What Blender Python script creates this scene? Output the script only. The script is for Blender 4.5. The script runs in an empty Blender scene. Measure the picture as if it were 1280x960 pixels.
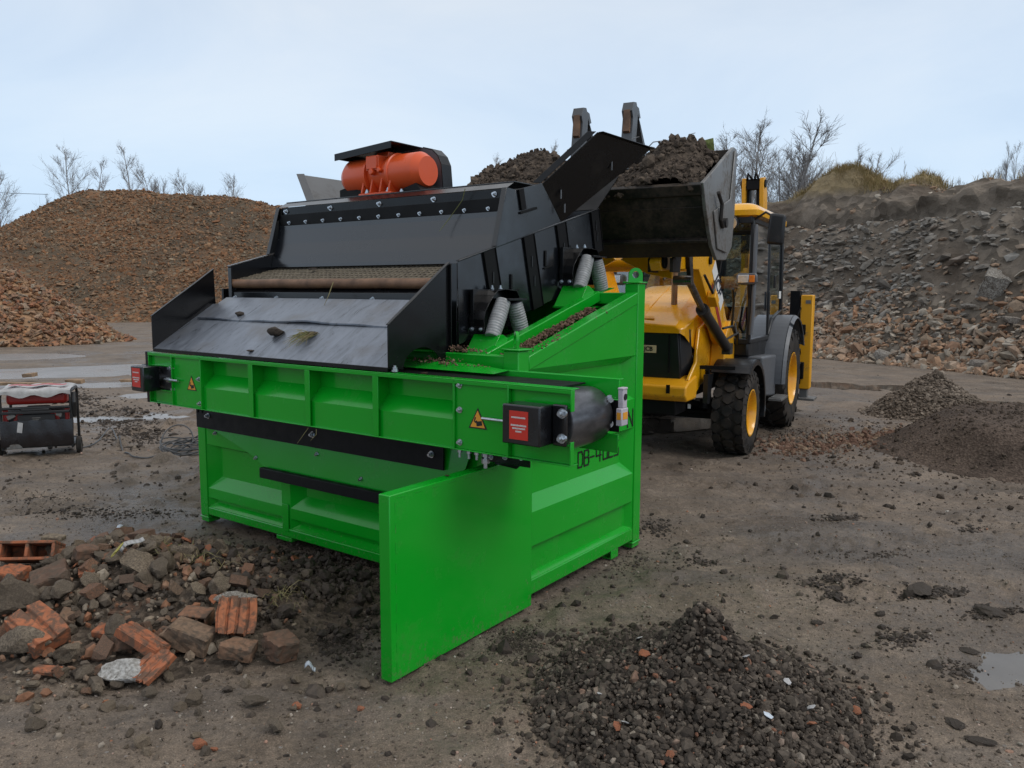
import bpy, bmesh, math, random
import numpy as np
from math import radians, sin, cos, pi, atan2, sqrt
from mathutils import Vector, Matrix, Euler, Quaternion
from mathutils import noise as mnoise

SC = bpy.context.scene
COL = SC.collection
random.seed(7)
RNG = np.random.default_rng(11)

# ------------------------------------------------------------------ helpers
def V3(p): return Vector((p[0], p[1], p[2]))

class MB:
    """collects simple shapes; build() links them as ONE mesh object"""
    def __init__(s, flip=False):
        s.v = []; s.f = []; s.mi = []; s.flip = flip
    def add(s, V, F, mi=0):
        n = len(s.v)
        s.v += [tuple(p) for p in V]
        s.f += [tuple(i + n for i in f) for f in F]
        s.mi += [mi] * len(F)
        return s
    def box(s, x0, x1, y0, y1, z0, z1, mi=0):
        V = [(x, y, z) for z in (z0, z1) for y in (y0, y1) for x in (x0, x1)]
        return s.add(V, [(0, 2, 3, 1), (4, 5, 7, 6), (0, 1, 5, 4), (2, 6, 7, 3), (0, 4, 6, 2), (1, 3, 7, 5)], mi)
    def obox(s, c, size, rot=(0, 0, 0), mi=0):
        R = Euler(rot).to_matrix(); c = V3(c)
        V = [c + R @ Vector((sx * size[0] / 2, sy * size[1] / 2, sz * size[2] / 2)) for sz in (-1, 1) for sy in (-1, 1) for sx in (-1, 1)]
        return s.add(V, [(0, 2, 3, 1), (4, 5, 7, 6), (0, 1, 5, 4), (2, 6, 7, 3), (0, 4, 6, 2), (1, 3, 7, 5)], mi)
    def bar(s, p, q, w, h, up=(0, 0, 1), mi=0):
        p, q = V3(p), V3(q); d = (q - p).normalized(); u = V3(up)
        sd = d.cross(u)
        if sd.length < 1e-4: sd = d.cross(Vector((1, 0, 0)))
        sd.normalize(); u = sd.cross(d).normalized()
        V = []
        for c in (p, q):
            for a, b in ((-1, -1), (1, -1), (1, 1), (-1, 1)):
                V.append(c + sd * (a * w / 2) + u * (b * h / 2))
        return s.add(V, [(0, 1, 2, 3), (7, 6, 5, 4), (0, 4, 5, 1), (1, 5, 6, 2), (2, 6, 7, 3), (3, 7, 4, 0)], mi)
    def tube(s, pts, r, n=8, caps=True, mi=0):
        pts = [V3(p) for p in pts]
        rs = r if isinstance(r, (list, tuple)) else [r] * len(pts)
        V = []; F = []; prev = None
        for i, p in enumerate(pts):
            d = (pts[min(i + 1, len(pts) - 1)] - pts[max(i - 1, 0)]).normalized()
            if prev is None:
                a = d.cross(Vector((0, 0, 1)))
                if a.length < 1e-3: a = d.cross(Vector((1, 0, 0)))
            else:
                a = prev - d * prev.dot(d)
            a.normalize(); prev = a; b = d.cross(a)
            for k in range(n):
                t = 2 * pi * k / n
                V.append(p + (a * cos(t) + b * sin(t)) * rs[i])
        for i in range(len(pts) - 1):
            for k in range(n):
                k2 = (k + 1) % n
                F.append((i * n + k, i * n + k2, (i + 1) * n + k2, (i + 1) * n + k))
        if caps:
            F.append(tuple(range(n - 1, -1, -1))); F.append(tuple((len(pts) - 1) * n + k for k in range(n)))
        return s.add(V, F, mi)
    def cyl(s, p, q, r, r1=None, n=16, mi=0):
        return s.tube([p, q], [r, r if r1 is None else r1], n, True, mi)
    def prism(s, poly, vec, mi=0):
        P = [V3(p) for p in poly]; w = V3(vec); n = len(P)
        V = P + [p + w for p in P]
        F = [tuple(range(n - 1, -1, -1)), tuple(range(n, 2 * n))]
        F += [(i, (i + 1) % n, n + (i + 1) % n, n + i) for i in range(n)]
        return s.add(V, F, mi)
    def slab(s, poly, t, mi=0):
        P = [V3(p) for p in poly]
        nn = (P[1] - P[0]).cross(P[2] - P[0]).normalized()
        return s.prism(P, nn * t, mi)
    def quad(s, *P, mi=0):
        return s.add(P, [tuple(range(len(P)))], mi)
    def lathe(s, prof, o, axis, n=32, mi=0, closed=False):
        o = V3(o); ax = V3(axis).normalized()
        a = ax.cross(Vector((0, 0, 1)))
        if a.length < 1e-3: a = ax.cross(Vector((1, 0, 0)))
        a.normalize(); b = ax.cross(a)
        V = []; F = []; m = len(prof)
        for k in range(n):
            t = 2 * pi * k / n; rd = a * cos(t) + b * sin(t)
            for r, h in prof: V.append(o + rd * r + ax * h)
        for k in range(n):
            k2 = (k + 1) % n
            for i in range(m - 1 if not closed else m):
                j = (i + 1) % m
                F.append((k * m + i, k2 * m + i, k2 * m + j, k * m + j))
        return s.add(V, F, mi)
    def build(s, name, mats, parent=None, bevel=0.0, smooth=True, angle=32, seg=2, recalc=True, weld=0):
        me = bpy.data.meshes.new(name)
        v = s.v; f = s.f
        if s.flip:
            v = [(-p[0], p[1], p[2]) for p in v]; f = [tuple(reversed(q)) for q in f]
        me.from_pydata([tuple(p) for p in v], [], f)
        if not isinstance(mats, (list, tuple)): mats = [mats]
        for m in mats: me.materials.append(m)
        if len(mats) > 1: me.polygons.foreach_set('material_index', s.mi)
        if recalc:
            bm = bmesh.new(); bm.from_mesh(me)
            if weld: bmesh.ops.remove_doubles(bm, verts=bm.verts, dist=weld)
            bmesh.ops.recalc_face_normals(bm, faces=bm.faces); bm.to_mesh(me); bm.free()
        if smooth:
            me.polygons.foreach_set('use_smooth', [True] * len(me.polygons))
            me.set_sharp_from_angle(angle=radians(angle))
        me.update()
        o = bpy.data.objects.new(name, me); COL.objects.link(o)
        if parent: o.parent = parent
        if bevel:
            b = o.modifiers.new('edge', 'BEVEL'); b.width = bevel; b.segments = seg; b.limit_method = 'ANGLE'; b.angle_limit = radians(40)
            b.harden_normals = False
        return o

def tag(o, label=None, cat=None, group=None, kind=None):
    if label: o['label'] = label
    if cat: o['category'] = cat
    if group: o['group'] = group
    if kind: o['kind'] = kind
    return o
def empty(name, loc=(0, 0, 0), rz=0.0):
    o = bpy.data.objects.new(name, None); COL.objects.link(o)
    o.location = loc; o.rotation_euler = (0, 0, rz); o.empty_display_size = 0.3
    return o
def dup(o, parent=None):
    c = o.copy(); COL.objects.link(c); c.parent = parent
    for ch in [k for k in bpy.data.objects if k.parent == o]: dup(ch, c)
    return c
def mesh_np(name, V, F, mat, parent=None, smooth=False):
    """V (n,3) float, F (m,3) or (m,4) int arrays -> object"""
    me = bpy.data.meshes.new(name)
    n, m, k = len(V), len(F), F.shape[1]
    me.vertices.add(n); me.vertices.foreach_set('co', np.asarray(V, dtype=np.float32).ravel())
    me.loops.add(m * k); me.loops.foreach_set('vertex_index', np.asarray(F, dtype=np.int32).ravel())
    me.polygons.add(m)
    me.polygons.foreach_set('loop_start', np.arange(0, m * k, k, dtype=np.int32))
    try: me.polygons.foreach_set('loop_total', np.full(m, k, dtype=np.int32))
    except Exception: pass
    me.materials.append(mat)
    me.polygons.foreach_set('use_smooth', np.full(m, smooth, dtype=bool))
    me.update(calc_edges=True); me.validate()
    o = bpy.data.objects.new(name, me); COL.objects.link(o)
    if parent: o.parent = parent
    return o

# vectorised value noise
def _h(ix, iy, s):
    n = (ix * 374761393 + iy * 668265263 + s * 974711) & 0xffffffff
    n = ((n ^ (n >> 13)) * 1274126177) & 0xffffffff
    n = n ^ (n >> 16)
    return (n & 0xffffff) / float(0xffffff)
def vn(x, y, s=0):
    x = np.asarray(x, float); y = np.asarray(y, float)
    ix = np.floor(x).astype(np.int64); iy = np.floor(y).astype(np.int64)
    fx = x - ix; fy = y - iy
    fx = fx * fx * (3 - 2 * fx); fy = fy * fy * (3 - 2 * fy)
    a = _h(ix, iy, s); b = _h(ix + 1, iy, s); c = _h(ix, iy + 1, s); d = _h(ix + 1, iy + 1, s)
    return (a + (b - a) * fx) * (1 - fy) + (c + (d - c) * fx) * fy - .5
def fbm(x, y, oct=4, s=0, lac=2.03, gain=.5):
    t = 0; a = 1
    for i in range(oct):
        t = t + a * vn(x, y, s + i * 17); x = x * lac + 3.1; y = y * lac + 1.7; a *= gain
    return t

def tri_np(o_or_bm):
    bm = o_or_bm
    bmesh.ops.triangulate(bm, faces=bm.faces)
    bm.verts.ensure_lookup_table()
    V = np.array([v.co[:] for v in bm.verts]); F = np.array([[v.index for v in f.verts] for f in bm.faces])
    bm.free(); return V, F
def rock_np(seed, sub=1, cuts=7, rough=.12, flat=(1, 1, 1)):
    r = np.random.default_rng(seed)
    bm = bmesh.new(); bmesh.ops.create_icosphere(bm, subdivisions=sub, radius=1)
    V, F = tri_np(bm)
    for i in range(cuts):
        n = r.normal(size=3); n /= np.linalg.norm(n); d = r.uniform(.5, .86)
        k = V @ n; m = k > d
        V[m] -= np.outer(k[m] - d, n)
    if sub >= 2:
        off = Vector(r.uniform(-50, 50, 3))
        for q in range(len(V)):
            p = Vector(V[q]); V[q] *= 1 + .16 * mnoise.noise(p * 1.9 + off) + .09 * mnoise.noise(p * 4.6 + off) + .05 * mnoise.noise(p * 11 + off)
        V *= 1 + rough * r.normal(size=(len(V), 1)) * .22
    else: V *= 1 + rough * r.normal(size=(len(V), 1)) * .5
    V *= np.array(flat) * r.uniform(.8, 1.2, 3)
    V /= np.abs(V).max()
    return V, F
def brick_np(seed, size=(.25, .12, .065), frac=1.0, rough=.004, cuts=2):
    r = random.Random(seed)
    bm = bmesh.new(); bmesh.ops.create_cube(bm, size=1)
    for v in bm.verts: v.co = Vector((v.co.x * size[0], v.co.y * size[1], v.co.z * size[2]))
    bmesh.ops.bevel(bm, geom=bm.edges[:], offset=.006, segments=1, affect='EDGES')
    if frac < 1:
        n = Vector((1, r.uniform(-.5, .5), r.uniform(-.5, .5))).normalized()
        g = bm.verts[:] + bm.edges[:] + bm.faces[:]
        ret = bmesh.ops.bisect_plane(bm, geom=g, plane_co=Vector((size[0] * (frac - .5), 0, 0)), plane_no=n, clear_outer=True)
        bmesh.ops.holes_fill(bm, edges=[e for e in bm.edges if e.is_boundary])
    for _ in range(cuts):
        c = Vector((r.choice((-1, 1)) * size[0] * .5 * min(1, frac), r.choice((-1, 1)) * size[1] * .5, r.choice((-1, 1)) * size[2] * .5))
        n = (c.normalized() + Vector((r.uniform(-.5, .5), r.uniform(-.5, .5), r.uniform(-.5, .5)))).normalized()
        bmesh.ops.bisect_plane(bm, geom=bm.verts[:] + bm.edges[:] + bm.faces[:], plane_co=c * r.uniform(.60, .9), plane_no=n, clear_outer=True)
        bmesh.ops.holes_fill(bm, edges=[e for e in bm.edges if e.is_boundary])
    bmesh.ops.triangulate(bm, faces=bm.faces)
    big = max(size)
    for _ in range(2): bmesh.ops.subdivide_edges(bm, edges=[e for e in bm.edges if e.calc_length() > .13 * big], cuts=1); bmesh.ops.triangulate(bm, faces=bm.faces)
    o_ = Vector((r.uniform(-9, 9), r.uniform(-9, 9), r.uniform(-9, 9)))
    for v in bm.verts:
        p = v.co * (7 / big) + o_; v.co += Vector((mnoise.noise(p), mnoise.noise(p + Vector((31, 0, 0))), mnoise.noise(p + Vector((0, 47, 0))))) * rough * 2.2 + Vector((r.gauss(0, 1), r.gauss(0, 1), r.gauss(0, 1))) * rough * .45
    return tri_np(bm)
def rotmats(n, rng, tilt=pi):
    """random rotation matrices; tilt limits lean away from upright"""
    a = rng.uniform(0, 2 * pi, n); t = rng.uniform(0, tilt, n); b = rng.uniform(0, 2 * pi, n)
    ca, sa, ct, st, cb, sb = np.cos(a), np.sin(a), np.cos(t), np.sin(t), np.cos(b), np.sin(b)
    z = np.zeros(n); o = np.ones(n)
    Rz = np.stack([ca, -sa, z, sa, ca, z, z, z, o], 1).reshape(n, 3, 3)
    Rx = np.stack([o, z, z, z, ct, -st, z, st, ct], 1).reshape(n, 3, 3)
    Rb = np.stack([cb, -sb, z, sb, cb, z, z, z, o], 1).reshape(n, 3, 3)
    return Rb @ Rx @ Rz
def scatter(name, variants, pos, scale, mat, rng, tilt=pi, smooth=False, parent=None, aniso=0.25, extra=None):
    n = len(pos); R = rotmats(n, rng, tilt)
    sc = np.asarray(scale).reshape(n, 1) * (1 + aniso * rng.uniform(-1, 1, (n, 3)))
    vs = []; fs = []; off = 0
    if extra: vs.append(extra[0]); fs.append(extra[1]); off = len(extra[0])
    pick = rng.integers(0, len(variants), n)
    for k, (V, F) in enumerate(variants):
        idx = np.nonzero(pick == k)[0]
        if not len(idx): continue
        W = np.einsum('nij,nvj->nvi', R[idx], V[None] * sc[idx][:, None]) + pos[idx][:, None]
        m = len(V)
        FF = F[None] + (np.arange(len(idx)) * m)[:, None, None] + off
        vs.append(W.reshape(-1, 3)); fs.append(FF.reshape(-1, F.shape[1])); off += m * len(idx)
    return mesh_np(name, np.concatenate(vs), np.concatenate(fs), mat, parent, smooth)
# ------------------------------------------------------------------ materials
def newmat(name):
    m = bpy.data.materials.new(name); m.use_nodes = True
    nt = m.node_tree; b = nt.nodes['Principled BSDF']
    return m, nt, b
def N(nt, t, **k):
    n = nt.nodes.new(t)
    for a, v in k.items():
        if a in n.inputs: n.inputs[a].default_value = v
        else: setattr(n, a, v)
    return n
def L(nt, a, b): nt.links.new(a, b)
def rgba(c): return (c[0], c[1], c[2], 1)
def ramp(nt, fac, stops, interp='LINEAR'):
    r = nt.nodes.new('ShaderNodeValToRGB'); r.color_ramp.interpolation = interp
    e = r.color_ramp.elements
    while len(e) < len(stops): e.new(.5)
    for i, (p, c) in enumerate(stops):
        e[i].position = p; e[i].color = rgba(c) if not isinstance(c, (int, float)) else (c, c, c, 1)
    L(nt, fac, r.inputs[0]); return r.outputs[0]
def noise(nt, co, scale, detail=4, rough=.55, dist=0):
    n = N(nt, 'ShaderNodeTexNoise'); n.inputs['Scale'].default_value = scale; n.inputs['Detail'].default_value = detail
    n.inputs['Roughness'].default_value = rough; n.inputs['Distortion'].default_value = dist
    L(nt, co, n.inputs['Vector']); return n.outputs['Fac']
def mapr(nt, v, a, b, c, d):
    m = N(nt, 'ShaderNodeMapRange'); m.inputs[1].default_value = a; m.inputs[2].default_value = b; m.inputs[3].default_value = c; m.inputs[4].default_value = d
    L(nt, v, m.inputs[0]); return m.outputs[0]
def math_(nt, op, a, b=None):
    m = N(nt, 'ShaderNodeMath', operation=op)
    for i, x in enumerate((a, b)):
        if x is None: continue
        if isinstance(x, (int, float)): m.inputs[i].default_value = x
        else: L(nt, x, m.inputs[i])
    return m.outputs[0]
def mixc(nt, fac, a, b, mode='MIX'):
    m = N(nt, 'ShaderNodeMix', data_type='RGBA', blend_type=mode)
    for s, x in ((0, fac), (6, a), (7, b)):
        if isinstance(x, (int, float)): m.inputs[s].default_value = x
        elif isinstance(x, tuple): m.inputs[s].default_value = rgba(x)
        else: L(nt, x, m.inputs[s])
    return m.outputs[2]
def bump(nt, h, strength, dist=.01, normal=None):
    b = N(nt, 'ShaderNodeBump'); b.inputs['Strength'].default_value = strength; b.inputs['Distance'].default_value = dist
    L(nt, h, b.inputs['Height'])
    if normal is not None: L(nt, normal, b.inputs['Normal'])
    return b.outputs[0]
def objco(nt): return N(nt, 'ShaderNodeTexCoord').outputs['Object']

def paint(name, col, rough=.35, dirt=(.13, .10, .08), dirt_amt=.25, dscale=5, metal=0, coat=0.0, var=.08, bmp=.05, spec=.5, thr=.58, low=None):
    m, nt, b = newmat(name); co = objco(nt)
    n1 = noise(nt, co, dscale, 6, .62); n2 = noise(nt, co, dscale * 9, 4, .6); n3 = noise(nt, co, .9, 3)
    k = mapr(nt, n3, .3, .7, 1 - var, 1 + var)
    base = mixc(nt, 1.0, col, (1, 1, 1), 'MULTIPLY')
    hs = N(nt, 'ShaderNodeHueSaturation'); L(nt, base, hs.inputs['Color']); L(nt, k, hs.inputs['Value'])
    mk = mapr(nt, math_(nt, 'ADD', math_(nt, 'MULTIPLY', n1, .7), math_(nt, 'MULTIPLY', n2, .3)), thr, thr + .16, 0, dirt_amt)
    if low:   # mud splashed up from the ground
        z_ = N(nt, 'ShaderNodeSeparateXYZ'); L(nt, co, z_.inputs[0]); n4 = noise(nt, co, 38, 5, .75)
        hz_ = mapr(nt, z_.outputs['Z'], 0, low, .20, 0); mk = math_(nt, 'MAXIMUM', mk, mapr(nt, math_(nt, 'ADD', n4, hz_), .68, .80, 0, .5))
    L(nt, mixc(nt, mk, hs.outputs[0], dirt), b.inputs['Base Color'])
    r = math_(nt, 'ADD', mapr(nt, n1, .3, .7, rough - .06, rough + .1), math_(nt, 'MULTIPLY', mk, .4))
    L(nt, r, b.inputs['Roughness'])
    b.inputs['Metallic'].default_value = metal; b.inputs['Specular IOR Level'].default_value = spec
    b.inputs['Coat Weight'].default_value = coat; b.inputs['Coat Roughness'].default_value = .10
    if bmp: L(nt, bump(nt, n2, bmp, .004), b.inputs['Normal'])
    return m
def simple(name, col, rough=.5, metal=0, col2=None, scale=12, bmp=.1, bscale=None, bd=.004, spec=.5):
    m, nt, b = newmat(name); co = objco(nt)
    n = noise(nt, co, scale, 6, .6)
    c2 = col2 or tuple(x * .6 for x in col)
    L(nt, ramp(nt, n, [(.33, c2), (.62, col)]), b.inputs['Base Color'])
    L(nt, mapr(nt, n, .3, .7, min(1, rough + .1), max(.05, rough - .08)), b.inputs['Roughness'])
    b.inputs['Metallic'].default_value = metal; b.inputs['Specular IOR Level'].default_value = spec
    if bmp: L(nt, bump(nt, noise(nt, co, bscale or scale * 4, 5, .65), bmp, bd), b.inputs['Normal'])
    return m
def island(name, stops, rough=.85, bscale=60, bmp=.5, bd=.006, var=.35, wet=False, scale=14):
    """one colour per loose piece, with a mottled face"""
    m, nt, b = newmat(name); co = objco(nt)
    g = N(nt, 'ShaderNodeNewGeometry').outputs['Random Per Island']
    c = ramp(nt, g, stops, 'LINEAR')
    n = noise(nt, co, scale, 5, .6)
    hs = N(nt, 'ShaderNodeHueSaturation'); L(nt, c, hs.inputs['Color']); L(nt, mapr(nt, n, .3, .7, 1 - var, 1 + var), hs.inputs['Value'])
    L(nt, hs.outputs[0], b.inputs['Base Color'])
    b.inputs['Specular IOR Level'].default_value = .25
    if wet: L(nt, mapr(nt, n, .35, .65, rough - .3, rough), b.inputs['Roughness'])
    else: b.inputs['Roughness'].default_value = rough
    L(nt, bump(nt, noise(nt, co, bscale, 5, .7), bmp, bd), b.inputs['Normal'])
    return m
def obj_random(name, stops, rough=.85, bscale=60, bmp=.6, bd=.004, var=.3, scale=18, dsc=16, dam=.85):
    m, nt, b = newmat(name); co = objco(nt)
    g = N(nt, 'ShaderNodeObjectInfo').outputs['Random']
    c = ramp(nt, g, stops); n = noise(nt, co, scale, 5, .6)
    hs = N(nt, 'ShaderNodeHueSaturation'); L(nt, c, hs.inputs['Color']); L(nt, mapr(nt, n, .3, .7, 1 - var, 1 + var), hs.inputs['Value'])
    dirt = mapr(nt, noise(nt, co, dsc, 7, .68, .5), .43, .57, 0, dam)
    L(nt, mixc(nt, dirt, hs.outputs[0], (.085, .066, .050)), b.inputs['Base Color'])
    b.inputs['Roughness'].default_value = rough; b.inputs['Specular IOR Level'].default_value = .2
    L(nt, bump(nt, noise(nt, co, bscale, 5, .7), bmp, bd), b.inputs['Normal'])
    return m

M = {}
M['green'] = paint('green_paint', (.004, .335, .017), .20, dirt_amt=.16, dscale=3.4, var=.06, bmp=.025, thr=.57, spec=.28, low=.30, coat=.42)
M['green_dirty'] = paint('green_paint_dusty', (.004, .33, .018), .4, dirt=(.14, .10, .07), dirt_amt=.8, dscale=14, var=.05, thr=.55)
M['black'] = paint('black_paint', (.0045, .0047, .0055), .22, dirt_amt=.10, dscale=4, bmp=.03, spec=.32)
M['black_gloss'] = paint('black_gloss_paint', (.0045, .0052, .007), .20, dirt_amt=.06, dscale=4, bmp=.015, spec=.75)
M['matt_black'] = paint('matt_black_steel', (.0035, .0035, .004), .55, dirt_amt=.12, dscale=6, spec=.2)
M['rubber'] = simple('rubber_sheet', (.005, .005, .006), .5, bmp=.15, spec=.25)
M['curtain'] = paint('rubber_curtain', (.006, .007, .010), .22, dirt=(.05, .045, .04), dirt_amt=.12, dscale=3, bmp=.04, spec=1.0)
M['orange'] = paint('orange_enamel', (.70, .095, .022), .32, dirt_amt=.15, dscale=8)
M['yellow'] = paint('yellow_machine_paint', (.82, .392, .006), .26, dirt=(.16, .10, .05), dirt_amt=.5, dscale=3.2, var=.06, thr=.58, coat=.5)
M['yellow_dirty'] = paint('yellow_muddy_paint', (.76, .355, .008), .38, dirt=(.13, .085, .045), dirt_amt=.85, dscale=4.5, var=.1, thr=.56)
M['bolt'] = simple('zinc_bolt', (.62, .66, .70), .3, 1.0, (.40, .43, .46), 30, .1)
M['spring'] = simple('grey_spring', (.30, .305, .31), .45, 0, (.18, .18, .18), 20, .1)
M['glass'] = None
M['tyre'] = simple('tyre_rubber', (.012, .012, .012), .72, 0, (.050, .040, .032), 7, .35, 40, spec=.3)
M['grey_plastic'] = paint('grey_mudguard_plastic', (.10, .105, .115), .42, dirt=(.12, .10, .085), dirt_amt=.35, dscale=5, thr=.6)
M['dark_plastic'] = paint('dark_plastic', (.009, .0095, .011), .36, dirt=(.10, .085, .07), dirt_amt=.22, dscale=6, thr=.6)
M['worn_steel'] = paint('worn_bucket_steel', (.165, .163, .158), .42, dirt=(.085, .064, .047), dirt_amt=.9, dscale=4.5, metal=.3, thr=.49)
M['bucket_dark'] = paint('bucket_dark_steel', (.017, .0155, .0145), .5, dirt=(.080, .060, .044), dirt_amt=.9, dscale=3.2, metal=.1, thr=.44, spec=.25)
M['rust'] = simple('rusty_pipe', (.20, .105, .055), .62, 0, (.10, .055, .032), 8, .3, 50)
M['red_label'] = simple('red_sticker', (.60, .030, .015), .4, 0, (.52, .025, .012), 10, 0)
M['white'] = simple('white_print', (.72, .72, .70), .5, 0, (.62, .62, .60), 10, 0)
M['warn_yellow'] = simple('yellow_sticker', (.75, .33, .03), .45, 0, (.68, .29, .025), 10, 0)
M['ink'] = simple('black_print', (.006, .006, .006), .45, 0, (.005, .005, .005), 10, 0)
M['cream'] = simple('cream_plate', (.62, .52, .30), .45, 0, (.5, .42, .24), 10, 0)
M['switch'] = simple('grey_switch_box', (.50, .47, .52), .5, 0, (.40, .38, .42), 16, 0)
M['red_decal'] = simple('dark_red_decal', (.33, .022, .018), .4, 0, (.26, .02, .015), 10, 0)
M['blueblack'] = simple('logo_blue_black', (.012, .014, .028), .4, 0, (.01, .01, .02), 10, 0)
M['lamp'] = simple('lamp_lens', (.75, .78, .80), .12, .6, (.6, .62, .64), 40, .3, 90)
M['amber'] = simple('amber_lens', (.75, .22, .02), .2, 0, (.6, .16, .02), 30, .3, 90)
M['hivis'] = simple('yellow_vest_cloth', (.42, .40, .04), .8, 0, (.3, .28, .03), 10, .2)
M['seat'] = simple('seat_cloth', (.03, .03, .034), .8, 0, (.02, .02, .022), 10, .2)
M['hydraulic'] = simple('black_cylinder', (.020, .019, .019), .4, .2, (.04, .034, .03), 14, .1)
M['chrome'] = simple('steel_rod', (.22, .21, .21), .3, .9, (.12, .11, .10), 14, .05)

def glassmat():
    m = bpy.data.materials.new('cab_glass'); m.use_nodes = True; nt = m.node_tree
    nt.nodes.clear(); out = N(nt, 'ShaderNodeOutputMaterial')
    tr = N(nt, 'ShaderNodeBsdfTransparent'); tr.inputs[0].default_value = (.60, .70, .70, 1)
    gl = N(nt, 'ShaderNodeBsdfGlossy'); gl.inputs['Roughness'].default_value = .03; gl.inputs['Color'].default_value = (.9, .95, 1, 1)
    fr = N(nt, 'ShaderNodeFresnel'); fr.inputs['IOR'].default_value = 1.55
    k = mapr(nt, fr.outputs[0], 0, 1, .15, 1)
    mx = N(nt, 'ShaderNodeMixShader'); L(nt, k, mx.inputs[0]); L(nt, tr.outputs[0], mx.inputs[1]); L(nt, gl.outputs[0], mx.inputs[2])
    L(nt, mx.outputs[0], out.inputs[0]); return m
M['glass'] = glassmat()

def slide_mat():
    """dark steel chute, scratched along the slide, dusty"""
    m, nt, b = newmat('scratched_chute_steel'); co = objco(nt)
    mp = N(nt, 'ShaderNodeMapping'); mp.inputs['Scale'].default_value = (8, 2.4, 2.4); mp.inputs['Rotation'].default_value = (0, 0, .34); L(nt, co, mp.inputs[0])
    n1 = noise(nt, mp.outputs[0], 1.5, 8, .72, .9); n2 = noise(nt, co, 3.5, 5, .6); n3 = noise(nt, mp.outputs[0], 6, 5, .7)
    c = ramp(nt, n1, [(.32, (.080, .090, .106)), (.47, (.165, .184, .218)), (.68, (.235, .260, .305))])
    dk = mapr(nt, n3, .62, .69, 0, .6)
    c = mixc(nt, dk, c, (.030, .031, .035))
    c = mixc(nt, mapr(nt, n2, .5, .68, 0, .5), c, (.11, .095, .08))
    L(nt, c, b.inputs['Base Color']); b.inputs['Metallic'].default_value = .55
    L(nt, mapr(nt, n1, .3, .7, .24, .42), b.inputs['Roughness'])
    L(nt, bump(nt, n1, .15, .004), b.inputs['Normal']); return m
M['slide'] = slide_mat()
def drum_mat():
    m, nt, b = newmat('bare_steel_drum'); co = objco(nt)
    mp = N(nt, 'ShaderNodeMapping'); mp.inputs['Scale'].default_value = (3, 1, 3); L(nt, co, mp.inputs[0])
    n = noise(nt, mp.outputs[0], 4, 6, .6)
    L(nt, ramp(nt, n, [(.35, (.05, .05, .055)), (.65, (.17, .17, .18))]), b.inputs['Base Color'])
    b.inputs['Metallic'].default_value = .75
    L(nt, mapr(nt, n, .3, .7, .36, .26), b.inputs['Roughness']); return m
M['drum'] = drum_mat()

def ground_mat():
    m, nt, b = newmat('wet_muddy_yard'); co = objco(nt)
    big = noise(nt, co, .22, 5, .6, .3); mid = noise(nt, co, 1.6, 6, .62); fine = noise(nt, co, 26, 6, .7); grit = noise(nt, co, 150, 3, .7)
    mp = N(nt, 'ShaderNodeMapping'); mp.inputs['Scale'].default_value = (.45, 2.8, 1); mp.inputs['Rotation'].default_value = (0, 0, .14); L(nt, co, mp.inputs[0])
    track = noise(nt, mp.outputs[0], .9, 6, .66, .6)
    c = ramp(nt, mid, [(.30, (.110, .082, .058)), (.50, (.182, .140, .104)), (.70, (.250, .198, .152))])
    c = mixc(nt, mapr(nt, track, .45, .62, 0, .65), c, (.122, .102, .086))
    c = mixc(nt, mapr(nt, big, .48, .62, 0, .5), c, (.205, .155, .115))
    c = mixc(nt, 1.0, c, ramp(nt, fine, [(.25, .50), (.5, .95), (.75, 1.38)]), 'MULTIPLY')
    c = mixc(nt, 1.0, c, ramp(nt, grit, [(.3, .58), (.52, .98), (.70, 1.6)]), 'MULTIPLY')
    vo = N(nt, 'ShaderNodeTexVoronoi'); vo.inputs['Scale'].default_value = 34; L(nt, co, vo.inputs['Vector'])
    vcol = N(nt, 'ShaderNodeSeparateColor'); L(nt, vo.outputs['Color'], vcol.inputs[0])
    rad = math_(nt, 'MULTIPLY', mapr(nt, vcol.outputs[0], .80, 1.0, 0.0, .30), 1.0)
    peb = math_(nt, 'LESS_THAN', vo.outputs['Distance'], rad)
    pc = ramp(nt, vcol.outputs[1], [(0, (.07, .06, .055)), (.5, (.16, .145, .13)), (.85, (.26, .24, .22)), (1, (.24, .11, .07))])
    c = mixc(nt, math_(nt, 'MULTIPLY', peb, .8), c, pc)
    # damp dark stains and thin standing water films
    wet = noise(nt, co, .55, 6, .64, .8); wet2 = noise(nt, co, 4.5, 5, .6)
    wm = mapr(nt, math_(nt, 'ADD', math_(nt, 'MULTIPLY', wet, .8), math_(nt, 'MULTIPLY', wet2, .2)), .49, .62, 0, 1)
    c = mixc(nt, math_(nt, 'MULTIPLY', wm, .55), c, (.064, .053, .044))
    dk = mapr(nt, noise(nt, co, 2.7, 7, .7, .5), .60, .70, 0, .75)
    c = mixc(nt, dk, c, (.036, .030, .025))
    # yard far out by the pools is greyer slurry
    L(nt, c, b.inputs['Base Color'])
    r = mapr(nt, wm, 0, 1, .74, .20)
    L(nt, math_(nt, 'ADD', r, mapr(nt, fine, .3, .7, -.06, .10)), b.inputs['Roughness'])
    b.inputs['Specular IOR Level'].default_value = .38
    h = math_(nt, 'ADD', math_(nt, 'MULTIPLY', fine, 1.0), math_(nt, 'MULTIPLY', grit, .25))
    h = math_(nt, 'ADD', h, math_(nt, 'MULTIPLY', peb, .12))
    h = math_(nt, 'ADD', h, math_(nt, 'MULTIPLY', noise(nt, co, 7, 4, .6), 1.2))
    L(nt, bump(nt, h, .75, .022), b.inputs['Normal'])
    return m
M['ground'] = ground_mat()
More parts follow.
